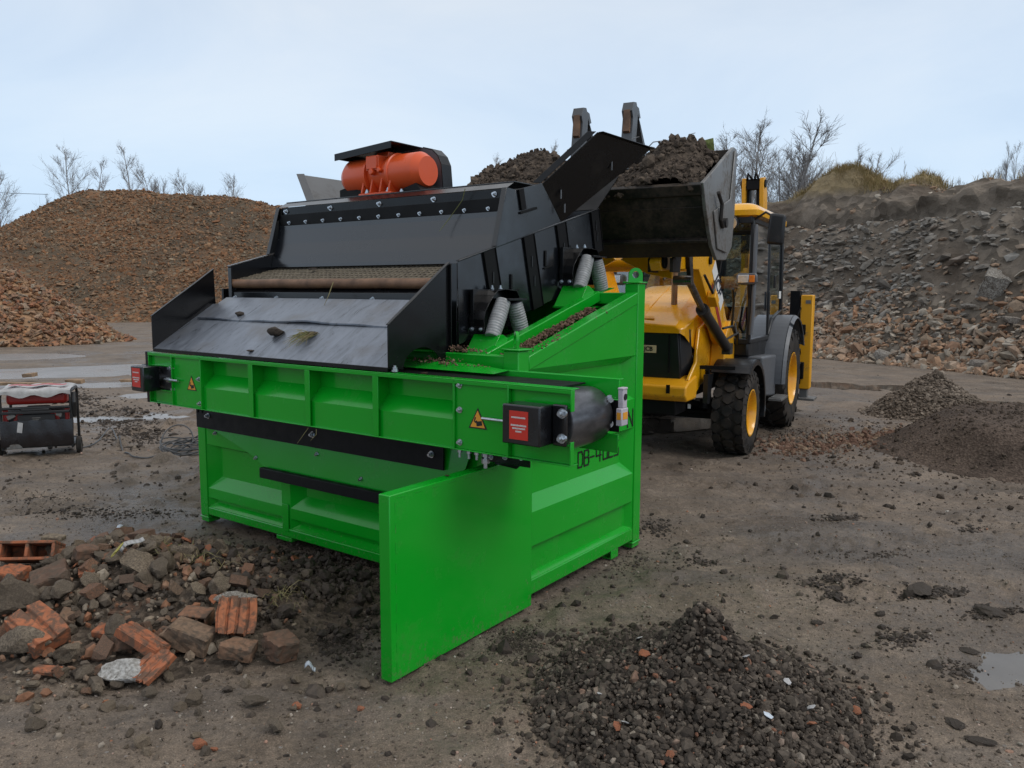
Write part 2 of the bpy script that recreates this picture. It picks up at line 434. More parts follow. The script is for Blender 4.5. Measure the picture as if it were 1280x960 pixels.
def water_mat():
    m, nt, b = newmat('puddle_water'); co = objco(nt)
    L(nt, ramp(nt, noise(nt, co, .6, 5), [(.35, (.055, .047, .040)), (.65, (.10, .085, .070))]), b.inputs['Base Color'])
    b.inputs['Roughness'].default_value = .05; b.inputs['IOR'].default_value = 1.33; b.inputs['Specular IOR Level'].default_value = .6
    L(nt, bump(nt, noise(nt, co, 5, 3), .04, .01), b.inputs['Normal']); return m
M['water'] = water_mat()
M['damp'] = simple('muddy_water_film', (.125, .108, .092), .14, 0, (.085, .072, .060), 1.6, .05, 6, .01, spec=.5)
def mound_mat(name, stops, s1, s2, bmp=.8, bd=.05, dark=None, crest=None):
    m, nt, b = newmat(name); co = objco(nt)
    vo = N(nt, 'ShaderNodeTexVoronoi'); vo.inputs['Scale'].default_value = s2; L(nt, co, vo.inputs['Vector'])
    vc = N(nt, 'ShaderNodeSeparateColor'); L(nt, vo.outputs['Color'], vc.inputs[0])
    c = ramp(nt, vc.outputs[0], stops)
    n = noise(nt, co, s1, 6, .62)
    c = mixc(nt, 1.0, c, ramp(nt, n, [(.3, .62), (.6, 1.15)]), 'MULTIPLY')
    if dark: c = mixc(nt, mapr(nt, noise(nt, co, s1 * .35, 5, .6, .4), .48, .6, 0, .8), c, dark)
    if crest:
        z_ = N(nt, 'ShaderNodeSeparateXYZ'); L(nt, co, z_.inputs[0]); zz_ = math_(nt, 'ADD', z_.outputs['Z'], math_(nt, 'MULTIPLY', n, .5))
        c = mixc(nt, mapr(nt, zz_, crest[0] + .25, crest[1] + .25, 0, .9), c, crest[2])
    L(nt, c, b.inputs['Base Color']); b.inputs['Roughness'].default_value = .9; b.inputs['Specular IOR Level'].default_value = .2
    h = math_(nt, 'ADD', vo.outputs['Distance'], math_(nt, 'MULTIPLY', noise(nt, co, s2 * .7, 5, .7), 1.2))
    L(nt, bump(nt, h, bmp, bd), b.inputs['Normal']); return m
BRICK = [(0, (.24, .115, .058)), (.25, (.34, .175, .088)), (.45, (.20, .13, .082)), (.62, (.38, .225, .125)), (.8, (.17, .125, .088)), (1, (.32, .25, .17))]
M['mound'] = mound_mat('crushed_brick_mound', [(p, tuple(x * .60 for x in c)) for p, c in BRICK], .5, 5.5, 1, .08, (.085, .068, .048))
M['chips'] = island('brick_chips', [(p, tuple(x * .74 for x in c)) for p, c in BRICK], .9, 14, .4, .02, scale=3)
M['pile_brick'] = obj_random('broken_brick_faces', [(0, (.30, .125, .065)), (.3, (.40, .19, .10)), (.5, (.26, .15, .10)), (.75, (.42, .25, .15)), (1, (.34, .29, .22))], .88, 30, .5, .008)
M['pile_fill'] = island('brick_rubble_fill', [(p, tuple(x * .9 for x in c)) for p, c in BRICK], .9, 20, .4, .02, scale=4)
M['bank'] = mound_mat('excavated_bank_earth', [(0, (.095, .078, .061)), (.4, (.138, .115, .092)), (.7, (.168, .140, .112)), (1, (.205, .170, .135))], .9, 3.2, 1, .10, (.085, .065, .049), crest=(5.25, 5.65, (.235, .180, .10)))
M['bank_rubble'] = island('bank_rubble', [(0, (.13, .115, .098)), (.3, (.205, .188, .165)), (.55, (.155, .138, .118)), (.80, (.29, .272, .245)), (.94, (.22, .15, .105)), (1, (.22, .18, .14))], .9, 8, .5, .03, scale=4)
M['bank_brick'] = island('bank_brick_rubble', [(0, (.27, .145, .085)), (.25, (.18, .145, .108)), (.45, (.36, .215, .13)), (.65, (.22, .185, .145)), (.85, (.38, .335, .275)), (1, (.30, .18, .11))], .9, 10, .5, .03, scale=5)
M['concrete'] = obj_random('old_concrete', [(0, (.21, .195, .175)), (.5, (.31, .295, .265)), (1, (.25, .215, .185))], .88, 22, .6, .012, scale=6)
M['dry_grass'] = island('dry_grass_blades', [(0, (.30, .22, .105)), (.45, (.40, .31, .165)), (.75, (.27, .21, .10)), (1, (.22, .19, .075))], .8, 30, 0, scale=2)
M['straw'] = island('wilted_grass', [(0, (.16, .135, .06)), (.5, (.27, .22, .115)), (.85, (.10, .13, .035)), (1, (.20, .17, .08))], .75, 30, 0, scale=6)
M['bark'] = simple('haze_grey_bark', (.27, .26, .255), .9, 0, (.17, .16, .155), 5, .3, 20)  # bark greyed to stand in for the thin mist between the trees
M['bark_pale'] = simple('haze_pale_birch_bark', (.34, .33, .33), .9, 0, (.22, .21, .205), 5, .3, 20)  # birch is pale by itself, greyed for the mist as well
M['gravel'] = island('screened_gravel', [(0, (.028, .022, .017)), (.35, (.052, .041, .032)), (.65, (.080, .064, .050)), (.91, (.115, .093, .072)), (.96, (.20, .17, .135)), (.982, (.19, .08, .045)), (1, (.25, .22, .18))], .85, 90, .6, .004, scale=40)
M['gravel_far'] = island('far_gravel', [(0, (.10, .078, .058)), (.5, (.155, .122, .094)), (.85, (.21, .17, .135)), (1, (.26, .215, .17))], .85, 40, .5, .006, scale=12)
M['clod'] = island('mud_clods', [(0, (.036, .028, .022)), (.6, (.056, .044, .035)), (1, (.085, .067, .053))], .82, 45, .9, .012, wet=True, scale=25)
M['pebble'] = island('yard_pebbles', [(0, (.055, .043, .033)), (.5, (.12, .095, .073)), (.82, (.20, .165, .13)), (.93, (.32, .285, .24)), (.965, (.28, .12, .065)), (1, (.44, .41, .37))], .8, 60, .4, .004, scale=30)
M['soil'] = mound_mat('dark_loose_soil', [(0, (.048, .036, .027)), (.5, (.070, .053, .040)), (1, (.10, .076, .057))], 2.5, 34, 1, .02)
M['soil_red'] = mound_mat('reddish_soil', [(0, (.11, .062, .042)), (.5, (.15, .088, .060)), (1, (.10, .07, .055))], 5, 40, 1, .015)
M['soil_clods'] = island('soil_clods', [(0, (.048, .036, .027)), (.6, (.080, .060, .045)), (1, (.125, .095, .07))], .9, 45, .8, .012, scale=20)
M['red_clods'] = island('reddish_soil_crumbs', [(0, (.12, .066, .045)), (.6, (.17, .10, .07)), (1, (.25, .18, .12))], .9, 45, .8, .01, scale=20)
M['rub_brick'] = obj_random('brown_brick', [(0, (.17, .098, .066)), (.4, (.125, .082, .060)), (.7, (.24, .115, .068)), (1, (.20, .145, .10))], .85, 60, .6, .004)
M['rub_tile'] = obj_random('orange_clay_tile', [(0, (.40, .130, .058)), (.5, (.34, .12, .060)), (1, (.44, .16, .078))], .8, 70, .5, .003, var=.18)
M['rub_stone'] = obj_random('grey_rubble_stone', [(0, (.105, .086, .066)), (.4, (.17, .138, .104)), (.7, (.24, .19, .135)), (1, (.12, .095, .07))], .82, 50, .7, .006)
M['rub_fill'] = island('rubble_fill', [(0, (.045, .036, .029)), (.35, (.088, .070, .054)), (.62, (.145, .115, .086)), (.80, (.25, .11, .058)), (.90, (.21, .165, .12)), (1, (.29, .245, .19))], .85, 60, .6, .005, scale=24)
M['plaster'] = simple('white_plaster', (.80, .78, .74), .8, 0, (.30, .27, .23), 6, 1, 30, .02)
M['slurry'] = simple('pale_slurry_water', (.30, .30, .30), .28, 0, (.17, .16, .15), 1.1, .03, 3, .01, spec=.7)
M['wood'] = simple('weathered_plank', (.30, .20, .12), .8, 0, (.16, .10, .06), 9, .3, 50)
M['cable'] = simple('grey_cable', (.055, .056, .06), .5, 0, (.09, .09, .09), 20, 0)
M['gen_red'] = paint('generator_red', (.36, .022, .018), .35, dirt_amt=.35, dscale=7)
M['gen_frame'] = paint('generator_black_frame', (.014, .014, .015), .4, dirt_amt=.3, dscale=9)
M['gen_panel'] = paint('smoky_plastic_sheet', (.010, .008, .009), .22, dirt=(.08, .07, .065), dirt_amt=.40, dscale=6, spec=.6, bmp=.25)
M['tarp'] = simple('white_cloth', (.46, .46, .46), .7, 0, (.30, .29, .285), 6, .3, 30)
M['plastic_bit'] = simple('pale_plastic_scrap', (.55, .60, .66), .4, 0, (.40, .45, .50), 10, .2)
M['paper_yellow'] = simple('yellow_lichen', (.38, .33, .07), .8, 0, (.22, .2, .06), 12, .3)
# ------------------------------------------------------------------ camera, sky, light
CAMH = 1.8
cam = bpy.data.cameras.new('camera'); co_ = bpy.data.objects.new('camera', cam); COL.objects.link(co_)
cam.sensor_width = 36; cam.sensor_fit = 'HORIZONTAL'; cam.lens = 990.69 / 1280 * 36; cam.clip_start = .05; cam.clip_end = 3000
co_.matrix_world = Matrix.Translation((0, 0, CAMH)) @ Matrix.Rotation(pi / 2 - .1156, 4, 'X') @ Matrix.Rotation(.0054, 4, 'Z')
SC.camera = co_

SUN_EL, SUN_AZ = radians(48), radians(115)          # azimuth clockwise from +Y: high, off to the right and a little behind
W = bpy.data.worlds.new('World'); SC.world = W; W.use_nodes = True
nt = W.node_tree; bg = nt.nodes['Background']
sky = N(nt, 'ShaderNodeTexSky'); sky.sky_type = 'NISHITA'; sky.sun_disc = False
sky.sun_elevation = SUN_EL; sky.sun_rotation = SUN_AZ; sky.air_density = 1.2; sky.dust_density = 3
gen = N(nt, 'ShaderNodeTexCoord').outputs['Generated']
sep = N(nt, 'ShaderNodeSeparateXYZ'); L(nt, gen, sep.inputs[0])
over = ramp(nt, sep.outputs['Z'], [(0, (6.1, 7.9, 9.9)), (.10, (6.4, 8.1, 10.0)), (.26, (6.6, 7.8, 9.3)), (.36, (6.9, 7.7, 8.7)), (.62, (7.7, 8.0, 8.4)), (1, (8.6, 8.6, 8.7))])
mpw = N(nt, 'ShaderNodeMapping'); mpw.inputs['Scale'].default_value = (1, 1, 2.6); L(nt, gen, mpw.inputs[0])
cl = noise(nt, mpw.outputs[0], 1.9, 6, .55, .5)
over = mixc(nt, 1.0, over, ramp(nt, cl, [(.30, (.86, .90, .95)), (.52, (1, 1, 1)), (.72, (1.12, 1.07, 1.02))]), 'MULTIPLY')
L(nt, mixc(nt, .92, sky.outputs[0], over), bg.inputs['Color']); bg.inputs['Strength'].default_value = .102
sd = bpy.data.lights.new('sun', 'SUN'); sd.energy = 1.15; sd.angle = radians(26); sd.color = (1, .97, .93)
so = bpy.data.objects.new('sun', sd); COL.objects.link(so)
dv = Vector((sin(SUN_AZ) * cos(SUN_EL), cos(SUN_AZ) * cos(SUN_EL), sin(SUN_EL)))
so.rotation_euler = dv.to_track_quat('Z', 'Y').to_euler(); so.location = (6, -4, 14)
SC.view_settings.view_transform = 'Standard'; SC.view_settings.look = 'None'; SC.view_settings.exposure = .05; SC.view_settings.gamma = 1
SC.render.engine = 'CYCLES'; SC.cycles.max_bounces = 6; SC.cycles.transparent_max_bounces = 10; SC.cycles.use_denoising = True
SC.cycles.caustics_reflective = False; SC.cycles.caustics_refractive = False

# ------------------------------------------------------------------ ground
def smooth(e0, e1, x):
    t = np.clip((x - e0) / (e1 - e0), 0, 1); return t * t * (3 - 2 * t)
POOLS = [(-10.6, 17.6, 4.2, 1.7, .25, .11), (-13.5, 21.8, 3.6, 1.6, .1, .10), (-8.2, 19.3, 1.8, .8, .3, .07), (-7.0, 16.0, 1.1, .5, .3, .055),
         (2.5, 3.75, .40, .13, .5, .020), (7.6, 13.5, 2.6, .5, -.3, .05), (3.6, 12.6, 1.5, .5, -.3, .045), (1.5, 10.6, 1.3, .5, .3, .04),
         (-8.6, 14.6, 1.5, .45, .3, .05), (-5.6, 11.2, .8, .3, .3, .035), (3.5, 9.6, .7, .16, -.3, .03), (6.4, 15.5, 1.6, .5, -.3, .05), (-6.1, 13.6, .9, .4, .1, .04), (10.0, 12.6, 1.6, .4, -.2, .05)]
TRACKS = [(1.2, 5.55, 7.6, 6.5), (1.6, 4.65, 6.8, 5.25), (1.1, 7.5, 6.4, 7.0), (3.0, 3.9, 6.5, 4.4), (-7.2, 7.1, -2.9, 9.6), (-7.6, 8.9, -3.4, 11.9), (-5.6, 5.9, -2.9, 6.9)]
def GZ(x, y):
    x = np.asarray(x, float); y = np.asarray(y, float)
    near = 1 / (1 + np.maximum(0, np.hypot(x, y) - 14) * .05)
    z = .045 * fbm(x * .35, y * .35, 3, 3) + .026 * fbm(x * 1.5 + 7, y * 1.5, 4, 9) * near + .012 * fbm(x * 7, y * 7, 3, 23) * near
    # churned lumps and wheel ruts across the yard
    u = x * .88 + y * .47; w = -x * .47 + y * .88
    z = z + .022 * np.maximum(0, vn(w * 1.25 + .6 * vn(u * .4, w * .4, 6), u * .16, 31) - .08) * near
    churn = 1 + 1.6 * np.exp(-(((x + 4.2) / 2.2) ** 2 + ((y - 9.3) / 2.6) ** 2))
    lump = np.maximum(0, fbm(x * 3.3, y * 3.3, 4, 77) - .27 + .05 * (churn - 1)); z = z + .11 * lump * near * churn
    for x0, y0, x1, y1 in TRACKS:
        l = sqrt((x1 - x0) ** 2 + (y1 - y0) ** 2); ux, uy = (x1 - x0) / l, (y1 - y0) / l
        s_ = (x - x0) * ux + (y - y0) * uy; d = np.abs(-(x - x0) * uy + (y - y0) * ux + .10 * np.sin(s_ * .9) + .05 * vn(s_ * 2, 0 * s_, 88))
        m = smooth(.21, .15, d) * smooth(0, .5, s_) * smooth(l, l - .5, s_) * (.45 + .9 * np.clip(vn(s_ * .8, d, 89) + .5, 0, 1))
        z = z + m * (-.016 + .013 * np.sign(np.sin(2 * pi * (s_ + d * .8) / .17))) + .014 * np.exp(-((d - .25) / .045) ** 2) * smooth(0, .5, s_) * smooth(l, l - .5, s_) * np.clip(vn(s_ * 3, d * 3, 90) + .5, 0, 1)
    for cx, cy, rx, ry, an, dp in POOLS:
        dx, dy = x - cx, y - cy; p = (dx * cos(an) + dy * sin(an)) / rx; q = (-dx * sin(an) + dy * cos(an)) / ry
        z = z - dp * np.exp(-(p * p + q * q) * 1.1)
    return z
def axis(lo, d0, d1, hi, step):
    a = list(np.arange(d0, d1 + step / 2, step)); s = step; x = d1
    while x < hi: s *= 1.13; x += s; a.append(x)
    s = step; x = d0; b = []
    while x > lo: s *= 1.13; x -= s; b.append(x)
    return np.array(b[::-1] + a)
gx = axis(-600, -5.2, 7.0, 600, .036); gy = axis(-120, 2.2, 11.5, 900, .036)
X, Y = np.meshgrid(gx, gy); Z = GZ(X, Y)
def gridobj(name, X, Y, Z, mat, smooth=True, parent=None):
    h, w = X.shape; i = np.arange(h * w).reshape(h, w)
    F = np.stack([i[:-1, :-1], i[:-1, 1:], i[1:, 1:], i[1:, :-1]], -1).reshape(-1, 4)
    return mesh_np(name, np.stack([X.ravel(), Y.ravel(), Z.ravel()], 1), F, mat, parent, smooth)
tag(gridobj('ground', X, Y, Z, M['ground']), kind='structure')
def gz(x, y): return float(GZ(np.array([x]), np.array([y]))[0])
# water lies level in the hollows of the ground
for k, (cx, cy, rx, ry, an, dp) in enumerate(POOLS):
    base = float(.045 * fbm(np.array([cx * .35]), np.array([cy * .35]), 3, 3)[0])
    zl = gz(cx, cy) + dp * .52
    mb = MB(); n = 28
    mb.quad(*[(cx + 1.25 * (rx * cos(t) * cos(an) - ry * sin(t) * sin(an)), cy + 1.25 * (rx * cos(t) * sin(an) + ry * sin(t) * cos(an)), zl) for t in [2 * pi * i / n for i in range(n)]])
    tag(mb.build('puddle', M['slurry'] if cx < 0 else (M['damp'] if cy < 5 else M['water']), smooth=False), kind='structure')

# ------------------------------------------------------------------ far mound of crushed brick
def px2w(px, py, depth):
    X = px - 640; Yp = py - 480
    c, s = cos(.0054), sin(.0054); X, Yp = c * X + s * Yp, -s * X + c * Yp
    v = (X / 990.69, 1.0, -Yp / 990.69); cp, sp = cos(.1156), sin(.1156)
    r = (v[0], v[1] * cp + v[2] * sp, -v[1] * sp + v[2] * cp); t = depth / r[1]
    return (r[0] * t, depth, CAMH + r[2] * t)
ridge = [px2w(px, py, dd) for px, py, dd in [(-160, 330, 66), (-60, 306, 64), (0, 287, 63), (55, 260, 62), (105, 239, 61), (122, 236, 61), (160, 240, 61), (205, 242, 60), (262, 246, 60), (310, 250, 59), (355, 258, 58), (420, 276, 57), (520, 312, 56), (600, 350, 55)]]
mx = np.arange(-58, 12, .4); my = np.arange(36, 92, .4); MX, MY = np.meshgrid(mx, my)
def MZ(x, y):
    rx = np.array([p[0] for p in ridge]); rz = np.array([p[2] for p in ridge]); ry = np.array([p[1] for p in ridge])
    h = np.interp(x, rx, rz, left=-3, right=-3); yr = np.interp(x, rx, ry)
    d = np.abs(y - yr); sl = .60 + .06 * vn(x * .15, y * .1, 5)
    z = h - np.sqrt((sl * d) ** 2 + .35) + .55
    toe = smooth(2.2, -.2, z); z = z + .5 * toe * 0
    return z + .34 * fbm(x * .22, y * .22, 3, 41) + .18 * fbm(x * 1.1, y * 1.1, 3, 42)
mound = tag(gridobj('crushed_brick_mound', MX, MY, MZ(MX, MY), M['mound']), kind='structure')
CH = [rock_np(100 + i, 0, 4, .2, (1, .75, .4)) for i in range(5)]
n = 56000
cx = RNG.uniform(-48, 2, n); cy = RNG.uniform(42, 63.5, n); cz = MZ(cx, cy); k = (cz > .02)
cx, cy, cz = cx[k], cy[k], cz[k]
clump = fbm(cx * .16, cy * .16, 4, 91); k = RNG.uniform(-.42, .30, len(cx)) < clump + .05
pos = np.stack([cx, cy, cz + .02], 1)[k]
sc = np.clip(RNG.lognormal(math.log(.080), .42, len(pos)), .04, .26)
tag(scatter('brick_chips', CH, pos, sc, M['chips'], RNG), kind='stuff')

# ------------------------------------------------------------------ heap of broken bricks, left
LP = np.array([-17.4, 27.6])
def LPZ(x, y):
    r = np.hypot((x - LP[0]) / 1.15, (y - LP[1])) + .35 * vn(x * .9, y * .9, 61)
    return 2.75 - np.sqrt((.82 * r) ** 2 + .12) + .10 * fbm(x * 1.6, y * 1.6, 3, 62)
ax_ = np.arange(-23, -12.4, .16); ay_ = np.arange(22.5, 33, .16); AX, AY = np.meshgrid(ax_, ay_)
n = 5200; cx = RNG.uniform(-22, -12.8, n); cy = RNG.uniform(23, 31, n); cz = LPZ(cx, cy); k = cz > -.05
pos = np.stack([cx, cy, np.maximum(cz, .02)], 1)[k]
i = np.arange(AX.size).reshape(AX.shape); Fq = np.stack([i[:-1, :-1], i[:-1, 1:], i[1:, 1:]], -1).reshape(-1, 3); Fq2 = np.stack([i[:-1, :-1], i[1:, 1:], i[1:, :-1]], -1).reshape(-1, 3)
core = (np.stack([AX.ravel(), AY.ravel(), LPZ(AX, AY).ravel() - .05], 1), np.concatenate([Fq, Fq2]))
tag(scatter('brick_rubble', [rock_np(140 + i, 0, 3, .15, (1, .6, .45)) for i in range(4)], pos, RNG.uniform(.05, .13, len(pos)), M['pile_fill'], RNG, extra=core), kind='stuff')
BV = []
for i in range(6):
    V, F = brick_np(300 + i, frac=(1, .55, .8, .45, 1, .65)[i], cuts=2)
    me = mesh_np('broken_brick', V - V.mean(0), F, M['pile_brick']); BV.append(me)
proto_used = [False] * 6
def place_copy(protos, used, i, loc, rot, sc=1.0):
    o = protos[i]
    if used[i]: o = o.copy(); COL.objects.link(o)
    used[i] = True
    o.location = loc; o.rotation_euler = rot; o.scale = (sc, sc, sc) if isinstance(sc, (int, float)) else sc
    return o
rr = random.Random(5); cnt = 0
while cnt < 285:
    x = rr.uniform(-19.2, -13.0); y = rr.uniform(23.4, 28.6); z = float(LPZ(np.array([x]), np.array([y]))[0])
    if z < -.12 or (z > .25 and y > 27.9): continue
    # only the flank that faces the yard and lies inside the picture
    if x / y < -.672: continue
    o = place_copy(BV, proto_used, cnt % 6, (x, y, max(z, .02) + .05), (rr.gauss(0, .55) + .2, rr.gauss(0, .5), rr.uniform(0, 6.28)), rr.uniform(.95, 1.45))
    tag(o, 'broken orange brown brick lying in the loose brick heap at the left edge', 'brick', 'broken bricks heaped at the left edge'); cnt += 1

# ------------------------------------------------------------------ excavated bank, right
TD = np.array([2.4, -5.5]) / 6.0008; UD = np.array([5.5, 2.4]) / 6.0008; F0 = np.array([8.75, 22.4])
crest = [(-24, 5.2), (-12, 5.5), (-9.2, 5.3), (-6.6, 5.5), (-6.2, 5.65), (-5, 6.15), (-4, 6.45), (-3.2, 6.3), (-2.6, 5.75), (-2, 5.5), (-1.2, 5.62), (-.5, 5.55), (.1, 5.05), (.7, 4.85), (1.2, 4.9), (1.6, 5.1), (2.4, 5.35), (4, 5.6), (8, 5.4), (14, 5.6)]
ct_ = np.array([c[0] - (1.7 if -7 < c[0] < 2 else .0) for c in crest]); ch_ = np.array([c[1] for c in crest])
def BK(t, s):
    H = np.interp(t, ct_, ch_); lip = np.minimum(4.75, H - .25) + .25 * vn(t * .9, 0 * t, 52)
    ss = s + .55 * fbm(t * .55, s * .35, 3, 51)
    toe = 1.05 * smooth(-.3, 1.8, ss) + .12 * np.maximum(0, ss)
    face = 1.12 * np.maximum(0, ss - 1.75)
    z = np.minimum(toe + face, lip - .75)
    z = z + (lip - (lip - .75)) * smooth(4.55, 4.95, ss) * (toe + face > 0)
    z = z + (H - lip) * smooth(4.9, 6.2, ss) - 3.0 * smooth(6.5, 11, ss)
    ter = .16 * np.abs(vn(t * .8, z * 1.6, 53)) * (ss > .4)
    z = z + ter + .32 * fbm(t * .9, s * 1.3, 4, 54) * smooth(.1, 1.2, ss) + .17 * fbm(t * 3, s * 3.4, 4, 55) * smooth(0, .6, ss)
    gul = np.maximum(0, .22 - np.abs(vn(t * .75, 7 + 0 * t, 57))) * smooth(1.2, 2.5, ss) * smooth(5.0, 4.2, ss)
    return np.where(ss < -.3, -.25, z - .9 * gul - .02)
bt = np.arange(-26, 13, .11); bs = np.concatenate([np.arange(-.8, 7.2, .09), np.arange(7.3, 26, .8)])
BT, BS = np.meshgrid(bt, bs); BZ = BK(BT, BS)
def bxy(t, s): return F0[0] + TD[0] * t + UD[0] * s, F0[1] + TD[1] * t + UD[1] * s
ovh = .55 * smooth(4.62, 4.95, BS) * smooth(6.6, 5.2, BS) * (.75 + 1.1 * vn(BT * 1.7, 0 * BT, 58)); bX, bY = bxy(BT, BS - ovh)
tag(gridobj('earth_bank', bX, bY, BZ, M['bank']), kind='structure')
def bankpt(t, s):
    x, y = bxy(t, s); z = BK(np.asarray(t, float), np.asarray(s, float)); return np.stack([x, y, z], -1)
RK = [rock_np(160 + i, 1, 8, .1, (1, .8, .42)) for i in range(6)]; SL = [rock_np(170 + i, 0, 4, .12, (1, .7, .35)) for i in range(4)]
n = 13000; t = RNG.uniform(-12, 6, n); s = RNG.uniform(1.2, 4.6, n); k = RNG.uniform(0, 1, n) < .10 + 1.5 * np.maximum(0, fbm(t * .55, s * .9, 4, 66) + .02)
p = bankpt(t[k], s[k]); tag(scatter('bank_rubble', RK + SL, p, np.clip(RNG.lognormal(math.log(.055), .62, len(p)), .022, .26), M['bank_rubble'], RNG, tilt=.75), kind='stuff')
n = 12500; t = RNG.uniform(-12, 6, n); s = np.abs(RNG.normal(.1, 1.15, n)) - .35; k = RNG.uniform(0, 1, n) < .45 + .9 * (fbm(t * .6, s * .8, 3, 67) + .2)
p = bankpt(t[k], s[k]); p[:, 2] = np.maximum(p[:, 2], 0) + .03
tag(scatter('brick_and_stone_toe_rubble', RK + SL + [brick_np(180 + i, (2, 1, .55), (.6, .8)[i], .01) for i in range(2)], p, np.clip(RNG.lognormal(math.log(.066), .52, len(p)), .03, .24), M['bank_brick'], RNG), kind='stuff')
n = 270; t = RNG.normal(-1.5, 3.2, n); s = RNG.uniform(2.0, 4.3, n); k = fbm(t * .5, s * .9, 3, 68) > -.05; p = bankpt(t[k], s[k])
tag(scatter('bank_slabs', [rock_np(240 + i, 1, 8, .06, (1, .72, .28)) for i in range(6)], p, np.clip(RNG.lognormal(math.log(.14), .42, len(p)), .07, .40), M['bank_rubble'], RNG, tilt=.6), kind='stuff')
n = 1500; t = RNG.uniform(-7, 6, n); s = RNG.uniform(4.4, 6.6, n); k = (BK(t, s) < 5.5) & (RNG.uniform(-.4, .3, n) < fbm(t * .7, s, 3, 69)); p = bankpt(t[k], s[k])
tag(scatter('crest_rubble', RK + SL, p, np.clip(RNG.lognormal(math.log(.06), .6, len(p)), .025, .25), M['bank_brick'], RNG, tilt=.8), kind='stuff')
# big slabs one can tell apart
CV = []
for i in range(5):
    V, F = rock_np(190 + i, 2, 9, .035, [(1, .8, .75), (1, .62, .30), (1, .75, .42), (1, .55, .5), (.9, .8, .6)][i])
    if i == 0: V, F = brick_np(77, (1.7, 1.35, 1.2), 1, .05, 2)
    CV.append(mesh_np('concrete_chunk', V, F, M['concrete']))
cused = [False] * 5
def onbank(px, py, dz=0.0):
    for dd in np.arange(14, 32, .05):
        q = px2w(px, py, dd); e = np.array([q[0], q[1]]) - F0; tt = e @ TD; s_ = e @ UD
        if max(float(BK(np.array([tt]), np.array([s_]))[0]), 0) >= q[2]: return (q[0], q[1], q[2] + dz)
    return None
big = [(1247, 357, .50, 0, 'large angular concrete block jutting out high on the right bank'), (1214, 383, .34, 1, 'pale concrete slab leaning below the large block on the bank'),
       (1160, 356, .26, 1, 'white topped flat slab in the middle of the rubble bank'), (1213, 343, .22, 2, 'upright pale stone flake beside the large block on the bank'),
       (1110, 447, .36, 3, 'mossy concrete block at the foot of the bank near the yard'), (1127, 450, .22, 4, 'grey stone beside the mossy block at the bank foot'),
       (1226, 456, .30, 3, 'tan broken masonry block at the foot of the bank'), (1256, 463, .34, 2, 'white flat boulder at the bank foot near the right edge'),
       (1272, 428, .28, 1, 'pale slab on the lower bank at the right edge'), (1268, 400, .30, 2, 'grey slab tilted on the bank at the right edge'),
       (1145, 426, .20, 2, 'rounded tan stone low on the rubble bank'), (1075, 420, .16, 1, 'small grey slab on the lower bank by the yellow outrigger'),
       (1170, 420, .15, 4, 'small ochre block on the lower slope of the bank'), (1195, 430, .20, 3, 'pale block above the tan masonry block'),
       (1010, 300, .30, 1, 'grey slab sticking out high on the bank beside the cab'), (1024, 236, .36, 2, 'flat concrete lump in the grass on the bank crest'),
       (1085, 290, .34, 2, 'grey slab layered in the upper bank face'), (1105, 275, .28, 1, 'thin grey slab in the upper bank face'),
       (1045, 285, .22, 4, 'small grey lump below the bank crest beside the cab'), (1072, 302, .30, 1, 'long grey slab in the middle of the bank face'),
       (1155, 280, .20, 3, 'grey block high on the bank face under the crest'), (1242, 222, .36, 4, 'reddish lump on the crest at the right edge'),
       (1130, 312, .18, 2, 'dull stone half buried in the bank face'), (1222, 300, .17, 4, 'pale stone on the upper bank right of centre')]
for px, py, sz, vi, lab in big:
    q = onbank(px, py)
    if q is None: print('off bank', lab); continue
    o = place_copy(CV, cused, vi, q, (.35, -.3, .95) if vi == 0 else (rr.gauss(0, .25), rr.gauss(0, .25), rr.uniform(0, 6.28)), sz)
    tag(o, lab, 'rubble', 'large blocks in the right bank')

# grass on the crest, one mass
def blades(name, P, lo, hi, lean, mat, rng, w=.006):
    n = len(P); h = rng.uniform(lo, hi, n); a = rng.uniform(0, 2 * pi, n); ln = lean * rng.uniform(.2, 1, n) * h
    d = np.stack([np.cos(a), np.sin(a), 0 * a], 1); sdir = np.stack([-np.sin(a), np.cos(a), 0 * a], 1) * w
    up = np.array([0, 0, 1.])
    b0 = P - sdir; b1 = P + sdir; m_ = P + d * (ln * .35)[:, None] + up * (h * .6)[:, None]
    m0 = m_ - sdir * .8; m1 = m_ + sdir * .8; tip = P + d * ln[:, None] + up * (h * rng.uniform(.75, 1, n))[:, None]
    V = np.stack([b0, b1, m0, m1, tip], 1).reshape(-1, 3); o = np.arange(n)[:, None] * 5
    F = np.concatenate([o + np.array([[0, 1, 3]]), o + np.array([[0, 3, 2]]), o + np.array([[2, 3, 4]])])
    return mesh_np(name, V, F, mat)
n = 60000; t = RNG.uniform(-9.5, 5, n); s = RNG.uniform(4.85, 8, n)
k = (RNG.uniform(-.25, .35, n) < fbm(t * .8, s * .8, 4, 71) * 1.6 + .14 ) & (BK(t, s) > RNG.uniform(5.15, 5.6, n))
p = bankpt(t[k], s[k]); p[:, 2] -= .03
tag(blades('crest_grass', p, .08, .42, 1.1, M['dry_grass'], RNG, .007), kind='stuff')
